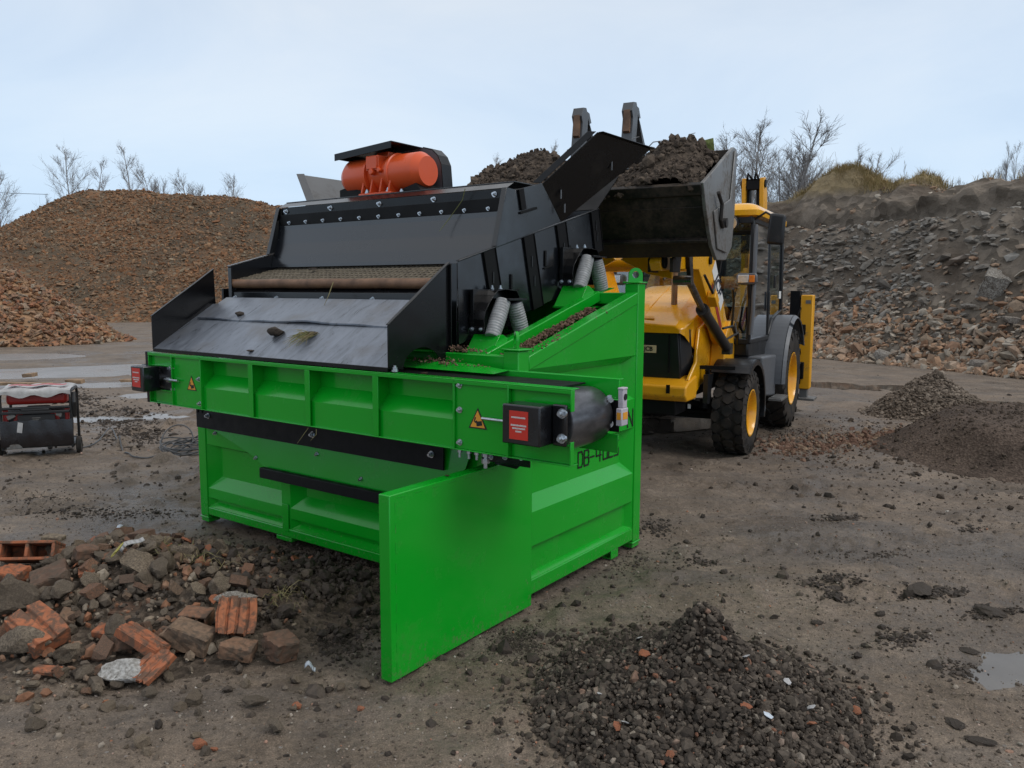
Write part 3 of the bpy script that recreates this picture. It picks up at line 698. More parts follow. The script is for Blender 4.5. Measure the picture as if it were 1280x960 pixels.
# ------------------------------------------------------------------ soil screener (frame: a along the front to the left, b along the side away, z up)
SY = .6248
SCR = empty('soil_screener', (.0337, 4.3031, 0), -SY)
tag(SCR, 'green and black vibrating soil screener with a side conveyor and an orange motor on top', 'soil screener')
def S(): return MB(flip=True)
def bolt_mesh():
    mb = MB(); mb.cyl((0, 0, -.006), (0, 0, .003), .017, n=16); mb.cyl((0, 0, .003), (0, 0, .015), .0125, n=6); mb.cyl((0, 0, .015), (0, 0, .024), .007, n=10)
    return mb
BOLT0 = None
def bolt(p, nrm, parent, s=1.0):
    """hex bolt with washer, head along nrm (a,b,z)"""
    global BOLT0
    if BOLT0 is None: BOLT0 = bolt_mesh().build('bolt', M['bolt'], None, smooth=True); o = BOLT0
    else: o = BOLT0.copy(); COL.objects.link(o)
    o.parent = parent; o.location = (-p[0], p[1], p[2]); o.scale = (s, s, s)
    n = Vector((-nrm[0], nrm[1], nrm[2])).normalized()
    o.rotation_mode = 'QUATERNION'; o.rotation_quaternion = n.to_track_quat('Z', 'Y') @ Quaternion((0, 0, 1), random.uniform(0, 1))
    return o

def pocket_wall(mb, P, u0, u1, w0, w1, pockets, depth):
    """P(u,w,d) -> point; flat sheet with pressed-in troughs (u0,u1,w0,w1,du0,du1,dw0,dw1)"""
    us = sorted({u0, u1} | {p[0] for p in pockets} | {p[1] for p in pockets}); ws = sorted({w0, w1} | {p[2] for p in pockets} | {p[3] for p in pockets})
    for i in range(len(us) - 1):
        for j in range(len(ws) - 1):
            cu, cw = (us[i] + us[i + 1]) / 2, (ws[j] + ws[j + 1]) / 2
            if any(p[0] < cu < p[1] and p[2] < cw < p[3] for p in pockets): continue
            mb.quad(P(us[i], ws[j], 0), P(us[i + 1], ws[j], 0), P(us[i + 1], ws[j + 1], 0), P(us[i], ws[j + 1], 0))
    for a, b, c, d, da, db, dc, dd in pockets:
        depth_ = depth * (.62 if dc < .04 else 1)
        o = [P(a, c, 0), P(b, c, 0), P(b, d, 0), P(a, d, 0)]; q = [P(a + da, c + dc, depth_), P(b - db, c + dc, depth_), P(b - db, d - dd, depth_), P(a + da, d - dd, depth_)]
        mb.quad(*q)
        for k in range(4): mb.quad(o[k], o[(k + 1) % 4], q[(k + 1) % 4], q[k])

A_, B_ = 3.05, 1.507
# --- container
mb = S()
pocket_wall(mb, lambda u, w, d: (d + .004, u, w), .07, 1.42, .062, 1.372, [(.08, 1.40, .15, .345, .03, .05, .022, .018), (.08, 1.40, .545, .87, .06, .09, .085, .028), (.08, 1.40, 1.07, 1.372, .06, .09, .055, .055)], .06)
mb.quad((.004, .07, 1.372), (.004, 1.42, 1.372), (.004, 1.42, 1.75), (.004, .07, 1.39))
side = mb.build('side_panel', M['green'], SCR, bevel=.006)
mb = S()
pocket_wall(mb, lambda u, w, d: (u, d + .004, w), .07, 2.98, .062, .95, [(.10, 1.965, .125, .20, .06, .06, .035, .01), (2.06, 2.955, .125, .20, .06, .06, .035, .01), (.10, 1.965, .275, .62, .08, .10, .088, .03), (2.06, 2.955, .275, .62, .08, .095, .088, .03)], .065)
mb.box(1.98, 2.05, -.006, .0, .10, .30)
front = mb.build('front_panel', M['green'], SCR, bevel=.006)
mb = S()
mb.box(3.04, 3.046, .07, 1.42, .062, 1.4); mb.quad((3.043, .07, 1.39), (3.043, 1.42, 1.39), (3.043, 1.42, 1.75), (3.043, .07, 1.4)); mb.box(.07, 2.98, 1.49, 1.497, .062, 1.72)
for a in (.75, 1.5, 2.25): mb.box(a - .03, a + .03, 1.497, 1.535, .1, 1.7)
mb.build('rear_panel', M['green'], SCR, bevel=.004)
mb = S()
def post(a0, a1, b0, b1, h):
    mb.box(a0, a1, b0, b1, .045, h); ca, cb = (a0 + a1) / 2, (b0 + b1) / 2; e = .012
    mb.box(a0 - e, a1 + e, b0 - e, b1 + e, h + .001, h + .013); mb.box(a0 - .006, a1 + .006, b0 - .006, b1 + .006, .028, .0445)
post(-.004, .10, -.004, .10, 1.478); post(2.955, 3.054, -.004, .10, 1.478); post(-.004, .10, 1.405, 1.511, 1.862); post(2.955, 3.054, 1.405, 1.511, 1.862)
# base rails, sloping top rails
mb.box(-.003, .05, .102, 1.403, .06, .148); mb.box(3.0, 3.053, .102, 1.403, .06, .148)
mb.box(.102, 2.953, -.003, .05, .06, .122); mb.box(.102, 2.953, 1.46, 1.51, .06, .15)
for a in (-.002, 2.97):
    mb.prism([(a, .102, 1.445), (a, 1.404, 1.803), (a, 1.404, 1.722), (a, .102, 1.364)], (.083, 0, 0))
mb.box(.102, 2.953, .012, .09, 1.365, 1.448); mb.box(.102, 2.953, 1.42, 1.50, 1.72, 1.80)
for a in (.33, 2.66): mb.bar((a, .10, 1.405), (a, 1.42, 1.775), .06, .075)
frame = mb.build('container_frame', M['green'], SCR, bevel=.007)
for a, b in ((.0, 1.10), (2.98, 1.1)):
    mb = S(); mb.prism([(a, b, 0), (a + .07, b, 0), (a + .07, b, .012), (a + .008, b, .012), (a + .008, b, .06), (a, b, .06)], (0, .10, 0)); mb.build('foot', M['green'], frame, bevel=.003)
for q in ((1.95, 2.12, -.006, .05, .03, .0595), (.0, .1, .0, .1, .0, .028), (2.955, 3.05, .0, .1, .0, .028), (0, .1, 1.41, 1.51, 0, .028), (2.955, 3.05, 1.41, 1.51, 0, .028)):
    mb = S(); mb.box(*q); mb.build('foot', M['green'], frame, bevel=.003)
for (a, b, h, along) in ((.048, .048, 1.491, 1), (3.0, .048, 1.491, -1), (.048, 1.458, 1.875, -1), (3.0, 1.458, 1.875, 1)):
    mb = S(); R, r = .050, .025; k7 = .7071; n = 20; P = []
    def pt(u, w, t): return (a + k7 * (u * along + t), b + k7 * (u - t * along), h + w)
    ang = [pi * i / n for i in range(n + 1)]
    outer = [(R, 0.0)] + [(R * cos(t), .045 + R * sin(t)) for t in ang] + [(-R, 0.0)]
    ring = [(r * cos(2 * pi * i / 16), .047 + r * sin(2 * pi * i / 16)) for i in range(16)]
    for t0 in (-.008, .008):
        # faces: strips between ring and outer
        oc = [(R, 0)] + [(R * cos(t), .045 + R * sin(t)) for t in [pi * i / 14 for i in range(15)]] + [(-R, 0)]
        m_ = len(oc)
        for i in range(m_ - 1):
            def near(p):
                tt = atan2(p[1] - .047, p[0]); return (r * cos(tt), .047 + r * sin(tt))
            p, q = oc[i], oc[i + 1]; pn, qn = near(p), near(q)
            mb.quad(pt(*p, t0), pt(*q, t0), pt(*qn, t0), pt(*pn, t0))
        p, q = oc[-1], oc[0]; mb.quad(pt(*p, t0), pt(*q, t0), pt(*near(q), t0), pt(0, .047 - r, t0), pt(*near(p), t0))
    for i in range(m_ - 1): mb.quad(pt(*oc[i], -.008), pt(*oc[i + 1], -.008), pt(*oc[i + 1], .008), pt(*oc[i], .008))
    for i in range(16): p, q = ring[i], ring[(i + 1) % 16]; mb.quad(pt(*p, -.008), pt(*q, -.008), pt(*q, .008), pt(*p, .008))
    mb.build('lifting_eye', M['green'], frame)
# stroke lettering on the side panel recess and rib
GL = {'D': [[(0, 0), (0, 1), (.75, 1), (1, .8), (1, .2), (.75, 0), (0, 0)]], 'B': [[(0, 0), (0, 1), (.8, 1), (.95, .85), (.95, .62), (.8, .52), (0, .52)], [(.8, .52), (1, .4), (1, .15), (.85, 0), (0, 0)]],
      '-': [[(0, .45), (.8, .45)]], '4': [[(.85, 0), (.85, 1)], [(0, 1), (0, .38), (1.1, .38)]], '0': [[(0, 0), (0, 1), (1, 1), (1, 0), (0, 0)]], 'L': [[(0, 1), (0, 0), (.9, 0)]],
      'S': [[(1, 1), (.1, 1), (0, .85), (0, .6), (.1, .5), (.9, .5), (1, .4), (1, .15), (.9, 0), (0, 0)]], 'N': [[(0, 0), (0, 1), (1, 0), (1, 1)]]}
def letters(mb, txt, P, x, w, h, gap, th):
    for ch in txt:
        for st in GL[ch]:
            for (p, q) in zip(st[:-1], st[1:]):
                p2 = (x + p[0] * w, p[1] * h); q2 = (x + q[0] * w, q[1] * h); dx, dy = q2[0] - p2[0], q2[1] - p2[1]; l = sqrt(dx * dx + dy * dy)
                ex, ey = dx / l * th / 2, dy / l * th / 2; nx, ny = -ey, ex
                mb.quad(*[P(p2[0] - ex + sx * nx, p2[1] - ey + sx * ny) for sx in (-1, 1)], *[P(q2[0] + ex + sx * nx, q2[1] + ey + sx * ny) for sx in (1, -1)])
        x += w * (1.25 if ch == '4' else 1) + gap
mb = S(); letters(mb, 'DB-40LS', lambda u, w: (.0605, u, .690 + w), .752, .057, .098, .0205, .012)
letters(mb, 'N', lambda u, w: (.0005, u, .885 + w), 1.300, .075, .115, .03, .013)
mb.build('lettering', M['ink'], side, smooth=False)
# --- wing plate running forward from the corner
mb = S(); mb.box(-.040, .028, -1.04, .088, .022, .897)
wing = mb.build('wing_plate', M['green'], SCR, bevel=.004)
mb = S()
for i in range(9): mb.box(-.0415, -.0399, -.99 + i * .118, -.99 + i * .118 + .05, .878, .8815)
for i in range(9): mb.box(-.0415, -.0399, -1.005, -1.001, .06 + i * .094, .06 + i * .094 + .05)
mb.build('weld_seam', M['green_dirty'], wing, smooth=False)
# --- deflector sheet, rubber strip and bar in front of the container
mb = S(); mb.slab([(2.93, -.02, .99), (.36, -.02, .99), (.30, -.035, .90), (.42, -.085, .50), (2.02, -.085, .51), (2.30, -.066, .63), (2.90, -.046, .79)], -.004)
defl = mb.build('deflector_sheet', M['green'], SCR)
mb = S(); mb.box(.48, 2.955, -.072, -.062, .765, .985); strip = mb.build('rubber_strip', M['rubber'], SCR)
mb = S(); mb.box(.40, 2.12, -.135, -.092, .50, .572); mb.build('seal_bar', M['rubber'], SCR, bevel=.004)
for p in ((2.80, -.072, .865), (1.62, -.072, .852), (.57, -.072, .85)): bolt(p, (0, -1, 0), strip, 1.25)
for p in ((2.75, -.05, .735), (2.24, -.068, .615), (1.60, -.055, .72), (1.17, -.068, .615)): bolt(p, (0, -1, -.2), defl, .95)
# --- conveyor
ZT, ZB = 1.365, 1.006
mb = S()
mb.box(-.63, 2.89, -.475, -.405, ZT - .006, ZT); mb.box(-.63, 2.89, -.475, -.405, ZB, ZB + .006)
mb.box(-.63, 2.89, -.475, -.471, ZT - .024, ZT - .006)
# folded web of the middle bays
w_ = [(-.375, ZT - .006), (-.375, 1.238), (-.455, 1.155), (-.455, ZB + .006)]
for (a0, a1) in ((.062, .612), (.624, 1.173), (1.186, 1.711), (1.724, 2.255)):
    for (p, q) in zip(w_[:-1], w_[1:]): mb.quad((a0, *p), (a1, *p), (a1, *q), (a0, *q))
    mb.quad((a1, -.375, 1.238), (a1 - .07, -.377, 1.236), (a1 - .035, -.453, 1.157), (a1, -.455, 1.157))
for a in (.618, 1.18, 1.718): mb.box(a - .006, a + .006, -.474, -.372, ZB + .006, ZT - .006); mb.box(a - .022, a + .022, -.4745, -.468, ZB + .006, ZT - .024)
# flat end panels, bolted on
mb.box(-.276, .06, -.462, -.456, ZB + .006, ZT - .006); mb.box(2.257, 2.592, -.462, -.456, ZB + .006, ZT - .006)
for a in (.062, 2.256): mb.box(a - .006, a + .006, -.475, -.372, ZB + .006, ZT - .006)
for a in (-.278, 2.592): mb.box(a - .004, a + .004, -.478, -.44, ZB + .006, ZT - .006)
# slotted ends that carry the bearings
for (a0, a1, e) in ((-.628, -.282, -.628), (2.596, 2.888, 2.884)):
    mb.box(a0, a1, -.450, -.444, 1.275, ZT - .006); mb.box(a0, a1, -.450, -.444, ZB + .006, 1.10)
    for z in (1.275, 1.10): mb.box(a0, a1, -.466, -.444, z - .004, z + .004)
    mb.box(e - .004, e + .004, -.474, -.444, ZB + .006, 1.12); mb.box(e - .004, e + .004, -.474, -.444, 1.26, ZT - .006)
# rear side member
mb.box(-.65, 2.89, -.056, -.05, ZB, 1.10); mb.box(-.55, 2.8, -.056, -.05, 1.10, 1.275); mb.box(-.65, 2.89, -.056, -.05, 1.275, ZT + .012); mb.box(-.65, 2.89, -.05, -.01, ZT + .006, ZT + .012)
mb.quad((.30, -.052, ZT + .035), (2.8, -.052, ZT + .035), (2.8, -.16, ZT + .0), (.05, -.16, ZT + .0)); mb.quad((.30, -.052, ZT + .035), (.05, -.16, ZT + .0), (.02, -.052, ZT + .013))
for a in (.7, 1.6, 2.3): mb.box(a - .03, a + .03, -.40, -.06, ZB + .004, ZB + .05)
conv = mb.build('conveyor_frame', M['green'], SCR, bevel=.003)
mb = S(); mb.box(-.47, 2.75, -.435, -.075, 1.342, 1.350); mb.box(-.50, 2.75, -.43, -.075, 1.07, 1.078)
mb.build('conveyor_belt', M['rubber'], conv)
for ac in (-.482, 2.765):
    mb = S(); R = .146
    mb.lathe([(0, -.19), (R - .012, -.19), (R - .004, -.186), (R + .002, -.10), (R + .004, 0), (R + .002, .10), (R - .004, .186), (R - .012, .19), (0, .19)], (ac, -.252, 1.19), (0, 1, 0), 40)
    mb.cyl((ac, -.50, 1.19), (ac, -.03, 1.19), .025); mb.build('conveyor_drum', M['drum'], conv, angle=40)
# bearing housings with the red stickers
def textbars(mb, P, rows, h, rnd):
    for (w0, x0, x1) in rows:
        x = x0
        while x < x1 - .002:
            w = min(rnd.uniform(.0022, .0040), x1 - x); mb.quad(P(x, w0), P(x + w, w0), P(x + w, w0 + h * rnd.uniform(.8, 1)), P(x, w0 + h * rnd.uniform(.8, 1))); x += w + .0011
def bearing(a0, a1, z0, z1, sgn):
    mb = S(); mb.box(a0, a1, -.600, -.478, z0, z1)
    fl0, fl1 = (a0 - .075, a0 - .001) if sgn < 0 else (a1 + .001, a1 + .035)
    mb.box(fl0, fl1, -.50, -.478, z0 - .004, z1 + .004)
    h = mb.build('bearing_cover', M['black_gloss'], conv, bevel=.007, seg=3)
    w = (a1 - a0); c = (a0 + a1) / 2 + .01
    mb = S(); mb.box(c - .052, c + .052, -.602, -.600, 1.13, 1.262); lb = mb.build('warning_label', M['red_label'], h)
    mb = S(); textbars(mb, lambda u, ww: (c - u, -.6030, 1.13 + ww), [(.098, -.040, .040), (.062, -.042, .044), (.048, -.034, .038), (.034, -.016, .018)], .0085, random.Random(3)); mb.build('label_text', M['white'], lb, smooth=False)
    return h
hb = bearing(-.545, -.335, 1.105, 1.29, -1)
for z in (1.14, 1.255): bolt((-.60, -.50, z), (0, -1, 0), hb, 1.35)
hb2 = bearing(2.735, 2.895, 1.10, 1.275, 1)
for p in ((2.60, -.45, 1.262), (2.60, -.45, 1.118), (2.63, -.45, 1.262)): bolt(p, (0, -1, 0), conv, 1.25)
mb = S(); mb.cyl((-.33, -.488, 1.185), (-.13, -.488, 1.185), .0075, n=10); mb.cyl((-.31, -.488, 1.185), (-.272, -.488, 1.185), .018, n=6)
mb.cyl((2.66, -.488, 1.185), (2.50, -.488, 1.185), .0085, n=10); mb.cyl((2.625, -.488, 1.185), (2.585, -.488, 1.185), .018, n=6); mb.build('tension_bolt', M['bolt'], conv)
for p in ((.030, -.463, 1.335), (.030, -.463, 1.21), (.030, -.463, 1.045), (2.285, -.463, 1.21), (2.285, -.463, 1.045)): bolt(p, (0, -1, 0), conv, .95)
for z in (1.13, 1.255): bolt((-.60, -.0575, z + .02), (-.6, -1, 0), conv, 1.2)
def warn(ac, zc, s):
    mb = S(); mb.prism([(ac - s, -.4628, zc - s * .8), (ac + s, -.4628, zc - s * .8), (ac, -.4628, zc + s * 1.0)], (0, -.0012, 0)); w = mb.build('hazard_sign', M['ink'], conv)
    k = .80; mb = S(); mb.prism([(ac - s * k, -.4641, zc - s * .69), (ac + s * k, -.4641, zc - s * .69), (ac, -.4641, zc + s * .78)], (0, -.0008, 0)); mb.build('sign_face', M['warn_yellow'], w)
    mb = S(); mb.obox((ac - .01, -.4654, zc - s * .34), (s * .62, .0006, s * .40), (0, .2, 0)); mb.obox((ac + s * .30, -.4654, zc - s * .02), (s * .13, .0006, s * .42), (0, -.35, 0)); mb.obox((ac + s * .18, -.4654, zc - s * .2), (s * .3, .0006, s * .13), (0, .6, 0)); mb.build('sign_hand', M['ink'], w)
warn(-.085, 1.172, .058); warn(2.375, 1.172, .056)
# pull-cord switch at the discharge end
mb = S(); mb.box(-.680, -.652, -.070, -.025, 1.235, 1.335); mb.box(-.682, -.650, -.073, -.022, 1.325, 1.337); mb.box(-.684, -.652, -.088, -.02, 1.148, 1.235)
sw = mb.build('stop_switch', M['switch'], conv, bevel=.004)
mb = S(); mb.box(-.686, -.6845, -.075, -.03, 1.18, 1.215); mb.box(-.680, -.658, -.0900, -.0885, 1.18, 1.215); mb.build('switch_label', M['warn_yellow'], sw)
mb = S(); mb.cyl((-.678, -.047, 1.29), (-.684, -.047, 1.29), .016, n=16); mb.build('switch_button', M['ink'], sw)
mb = S(); mb.box(-.648, -.50, -.048, -.042, 1.11, 1.27); mb.build('slot_plate', M['matt_black'], conv)
# bracket hanging below the conveyor
mb = S(); mb.box(-.30, .0, -.32, -.31, .93, ZB - .002); mb.box(-.30, .0, -.31, -.22, ZB - .012, ZB - .002); mb.prism([(-.28, -.24, ZB - .012), (-.02, -.24, ZB - .012), (-.02, -.24, .90), (-.16, -.24, .89)], (0, .012, 0))
br = mb.build('belt_scraper_bracket', M['black'], conv, bevel=.003)
for a, z in ((-.06, .955), (-.15, .965), (-.25, .975)): bolt((a, -.32, z), (0, -1, 0), br, .8)
for a in (.05, -.01, -.06): mb = S(); mb.cyl((a, -.44, ZB - .045), (a, -.44, ZB + .002), .007, n=8); mb.cyl((a, -.44, ZB - .018), (a, -.44, ZB - .004), .014, n=6); mb.build('stud', M['bolt'], conv)
mb = S(); mb.cyl((-.10, -.42, ZB - .085), (-.10, -.42, ZB + .0), .010, n=8); mb.cyl((-.10, -.42, ZB - .06), (-.10, -.42, ZB - .035), .021, n=6); mb.cyl((-.10, -.42, ZB - .025), (-.10, -.42, ZB - .004), .021, n=6); mb.build('stud', M['bolt'], conv)
mb = S()
for a in (2.83, 2.35, 2.30): mb.cyl((a, -.44, ZB - .03), (a, -.44, ZB + .002), .007, n=8); mb.cyl((a, -.44, ZB - .014), (a, -.44, ZB - .004), .013, n=6)
mb.build('stud', M['matt_black'], conv)
# black end plate on the idle end
mb = S(); mb.box(2.892, 2.93, -.47, -.05, ZB - .004, ZT + .002); mb.build('end_plate', M['black'], conv, bevel=.003)

# --- discharge chute over the conveyor
cp = [(-.46, 1.384), (-.46, 1.618), (.045, 1.965), (.075, 1.36)]
mb = S()
arc = [(-.19 + .155 * cos(t), 1.372 + .115 * sin(t)) for t in [pi * i / 14 for i in range(15)]]
mb.prism([(.528, -.46, 1.384), (.528, -.46, 1.618), (.528, .045, 1.965), (.528, .075, 1.375)] + [(.528, b, z) for b, z in arc if True], (.008, 0, 0))
mb.prism([(2.838, -.46, 1.384), (2.838, -.46, 1.615), (2.838, .045, 1.955), (2.838, .060, 1.45)], (.008, 0, 0))
# folded edges
mb.bar((.532, -.462, 1.622), (.532, .045, 1.970), .022, .005); mb.bar((2.840, -.462, 1.619), (2.840, .045, 1.960), .022, .005)
mb.box(.508, .528, .038, .044, 1.40, 1.955); mb.box(2.846, 2.87, .038, .044, 1.46, 1.945)
mb.box(.536, 2.838, -.462, -.452, 1.368, 1.392)
chute = mb.build('chute_sides', M['black'], SCR, bevel=.002)
mb = S(); mb.quad((.537, -.455, 1.392), (2.837, -.455, 1.392), (2.837, .03, 1.70), (.537, .03, 1.70)); mb.quad((.537, -.455, 1.386), (2.837, -.455, 1.386), (2.837, .03, 1.694), (.537, .03, 1.694))
slide = mb.build('slide_plate', M['slide'], SCR, smooth=False)
mb = S(); n = 24
for i in range(n):
    a0, a1 = .57 + 2.2 * i / n, .57 + 2.2 * (i + 1) / n
    def lp(a, k): w = .006 * sin(a * 5) + .004 * sin(a * 13); return (a, -.15 + .25 * k, 1.597 + .006 + w * (1 - k) + .145 * k)
    mb.quad(lp(a0, 0), lp(a1, 0), lp(a1, 1), lp(a0, 1)); mb.quad(*[(p[0], p[1], p[2] - .010) for p in (lp(a0, 0), lp(a1, 0), lp(a1, 1), lp(a0, 1))])
    mb.quad(lp(a0, 0), lp(a1, 0), *[(p[0], p[1], p[2] - .010) for p in (lp(a1, 0), lp(a0, 0))])
mb.build('rubber_apron', M['slide'], SCR)
bolt((.50, -.44, 1.378), (0, 0, 1), chute, 1.1)

# --- vibrating screen box
def zt(b): return 1.978 + (b - .167) * .2686
def zb(b): return 1.482 + (b - .173) * .2550
mb = S()
for a in (.562, 2.832):
    mb.prism([(a, .167, 1.978), (a, 1.824, 2.423), (a, 1.835, zb(1.835)), (a, .173, 1.482)], (.008, 0, 0))
mb.box(.571, .61, .163, .171, 1.47, 1.97); mb.box(2.795, 2.831, .163, .171, 1.47, 1.97)
for a in (.566, 2.836): mb.bar((a, .165, 1.983), (a, 1.826, 2.428), .024, .006)
mb.box(.57, 2.832, 1.82, 1.828, 1.9, 2.42)
mb.slab([(.571, .18, 1.62), (2.831, .18, 1.62), (2.831, 1.82, 2.03), (.571, 1.82, 2.03)], .006)
# raised side plates of the hopper
for a in (.552, 2.842):
    mb.prism([(a, .64, 2.11), (a, .735, 2.455), (a, 1.04, 2.531), (a, 1.286, 2.294)], (.008, 0, 0))
for a0, a1 in ((.552, .592), (2.808, 2.848)):
    mb.slab([(a0, .535, 2.085), (a1, .535, 2.085), (a1, .645, 2.46), (a0, .645, 2.46)], .007)
    mb.quad((a0, .535, 2.085), (a0, .645, 2.46), (a0, .735, 2.455), (a0, .64, 2.11)) if a0 < 1 else mb.quad((a1, .535, 2.085), (a1, .645, 2.46), (a1, .735, 2.455), (a1, .64, 2.11))
mb.box(.56, 2.84, .735, 1.02, 2.505, 2.512); mb.quad((.56, .655, 2.462), (2.84, .655, 2.462), (2.84, .735, 2.505), (.56, .735, 2.505))
box = mb.build('screen_box', M['black_gloss'], SCR, bevel=.002)
# stiffening ribs, square to the sloping box
for b0 in (.40, .83, 1.23, 1.70):
    w = .125
    mb = S(); sh = .26
    t0 = (b0, zt(b0)); t1 = (b0 + w, zt(b0 + w)); hh = .48 if b0 < 1.6 else .30
    q0 = (t0[0] + hh * sh, t0[1] - hh); q1 = (t1[0] + hh * sh, t1[1] - hh)
    mb.slab([(.5615, *t0), (.5615, *t1), (.5615, *q1), (.5615, *q0)], .003)
    mb.slab([(.5615, *t0), (.5615, *q0), (.548, *q0), (.548, *t0)], .004); mb.slab([(.5615, *t1), (.5615, *q1), (.552, *q1), (.552, *t1)], .004)
    mb.build('stiffener', M['matt_black'], box, bevel=0)
    for k in (.35, .62): 
        m2 = S(); p = (t0[0] + (t1[0] - t0[0]) * .5 + hh * sh * k, t0[1] + (t1[1] - t0[1]) * .5 - hh * k); m2.obox((.556, p[0], p[1]), (.006, .012, .07), (0, 0, 0)); m2.build('slot', M['dark_plastic'], box)
for b, z in ((.70, 1.86), (1.10, 2.03)):
    mb = S(); mb.obox((.556, b, z), (.008, .018, .11)); mb.obox((.556, b + .03, z - .058), (.009, .10, .012), (.25, 0, 0)); mb.build('bracket_tab', M['matt_black'], box, bevel=.002)
mb = S(); mb.obox((.544, .80, 2.40), (.012, .055, .135), (.25, 0, 0)); mb.obox((.545, .875, 2.335), (.010, .20, .016), (.25, 0, 0)); mb.build('bracket_tab', M['matt_black'], box, bevel=.002)
mb = S(); mb.obox((.552, .33, 1.70), (.012, .03, .10), (-.3, 0, 0)); mb.build('bracket_tab', M['grey_plastic'], box, bevel=.002)
# flared hopper wings
mb = S()
mb.slab([(.556, 1.05, 2.53), (.30, 1.335, 2.886), (.25, 2.05, 2.872), (.556, 1.290, 2.294)], .006)
mb.slab([(.556, 1.035, 2.532), (.30, 1.325, 2.889), (.345, 1.285, 2.889), (.60, .995, 2.532)], .005)
mb.bar((.275, 1.34, 2.884), (.225, 2.06, 2.870), .04, .006)
mb.build('hopper_wing', M['black'], SCR, bevel=.002)
mb = S()
mb.slab([(2.842, .97, 2.50), (3.14, 1.10, 2.80), (3.10, 2.05, 2.80), (2.842, 1.290, 2.294)], .006)
mb.slab([(2.842, .965, 2.50), (3.14, 1.09, 2.803), (3.06, 1.11, 2.80), (2.76, .985, 2.50)], .005)
M['wing_lit_grey'] = paint('lit_grey_wing_steel', (.12, .12, .12), .5, dirt=(.07, .06, .05), dirt_amt=.6, dscale=4, thr=.54)  # grey stands for light on the wing's inner face; dirt mixed in
mb.build('hopper_wing', M['wing_lit_grey'], SCR, bevel=.002)
mb = S(); mb.slab([(.57, 1.82, 2.42), (2.83, 1.82, 2.42), (2.83, 2.15, 2.70), (.57, 2.15, 2.70)], .006); mb.build('hopper_lip', M['matt_black'], SCR)
for k, (b, z) in enumerate(((1.20, 2.47), (1.36, 2.44), (1.25, 2.38), (1.62, 2.70))):
    mb = S(); mb.obox((.50 - .16 * (k == 3), b, z), (.006, .010, .06), (0, 0, 0)); mb.build('slot', M['grey_plastic'], box)
# front beam, clamp bar and rubber curtain
mb = S(); mb.box(.602, 2.80, .655, .72, 2.37, 2.46); beam = mb.build('front_beam', M['black'], SCR, bevel=.004)
mb = S(); n = 20; cur = [(.650, 2.372), (.640, 2.28), (.615, 2.17), (.585, 2.08), (.565, 2.01), (.560, 1.985)]
for (p, q) in zip(cur[:-1], cur[1:]): mb.quad((.575, *p), (2.828, *p), (2.828, *q), (.575, *q))
curtain = mb.build('rubber_curtain', M['curtain'], SCR, angle=60)
mb = S(); mb.box(.602, 2.80, .640, .652, 2.315, 2.40); mb.build('clamp_bar', M['matt_black'], SCR, bevel=.002)
for i in range(11): bolt((.70 + i * .199, .640, 2.335), (0, -1, .1), curtain, .8)
for i in range(5): bolt((.66 + i * .52, .655, 2.425), (0, -1, .1), beam, 1.1)
# woven wire mesh
mb = S(); a0, a1 = .575, 2.828; b0, b1 = .21, .74; zm = lambda b: 1.876 + (b - .21) * .24
na, nb = 100, 9
for i in range(na):
    a = a0 + (a1 - a0) * (i + .5) / na; pts = [(a, b0 + (b1 - b0) * j / nb, zm(b0 + (b1 - b0) * j / nb) + .0035 * (-1) ** (i + j)) for j in range(nb + 1)]
    mb.tube(pts, .0040, 4, False)
for j in range(nb):
    b = b0 + (b1 - b0) * (j + .5) / nb
    mb.tube([(a0, b, zm(b)), (a1, b, zm(b))], .0080, 4, False)
M['wire'] = simple('muddy_wire', (.15, .122, .082), .7, .1, (.075, .06, .042), 30, .2)
mb.build('wire_mesh', M['wire'], SCR, angle=60)
mb = S(); mb.box(.58, 2.82, .17, .8, 1.70, 1.705); mb.build('dark_mesh_backing', M['matt_black'], SCR)  # black sheet added to paint the darkness beneath the mesh
mb = S(); pts = [(.575 + 2.255 * i / 30, (.202 + .001 * sin(i * 1.7)), 1.850 + .0014 * sin(i * .9)) for i in range(31)]; mb.tube(pts, .034, 14); mb.build('mesh_roller', M['rust'], SCR)
mb = S(); mb.box(.612, 2.794, .175, .181, 1.70, 1.79); mb.quad((.612, .175, 1.791), (2.794, .175, 1.791), (2.794, .225, 1.825), (.612, .225, 1.825)); eb_ = mb.build('tension_bar', M['black_gloss'], SCR, bevel=.004)
for i in range(5): bolt((.80 + i * .49, .175, 1.748), (0, -1, 0), eb_, .95)

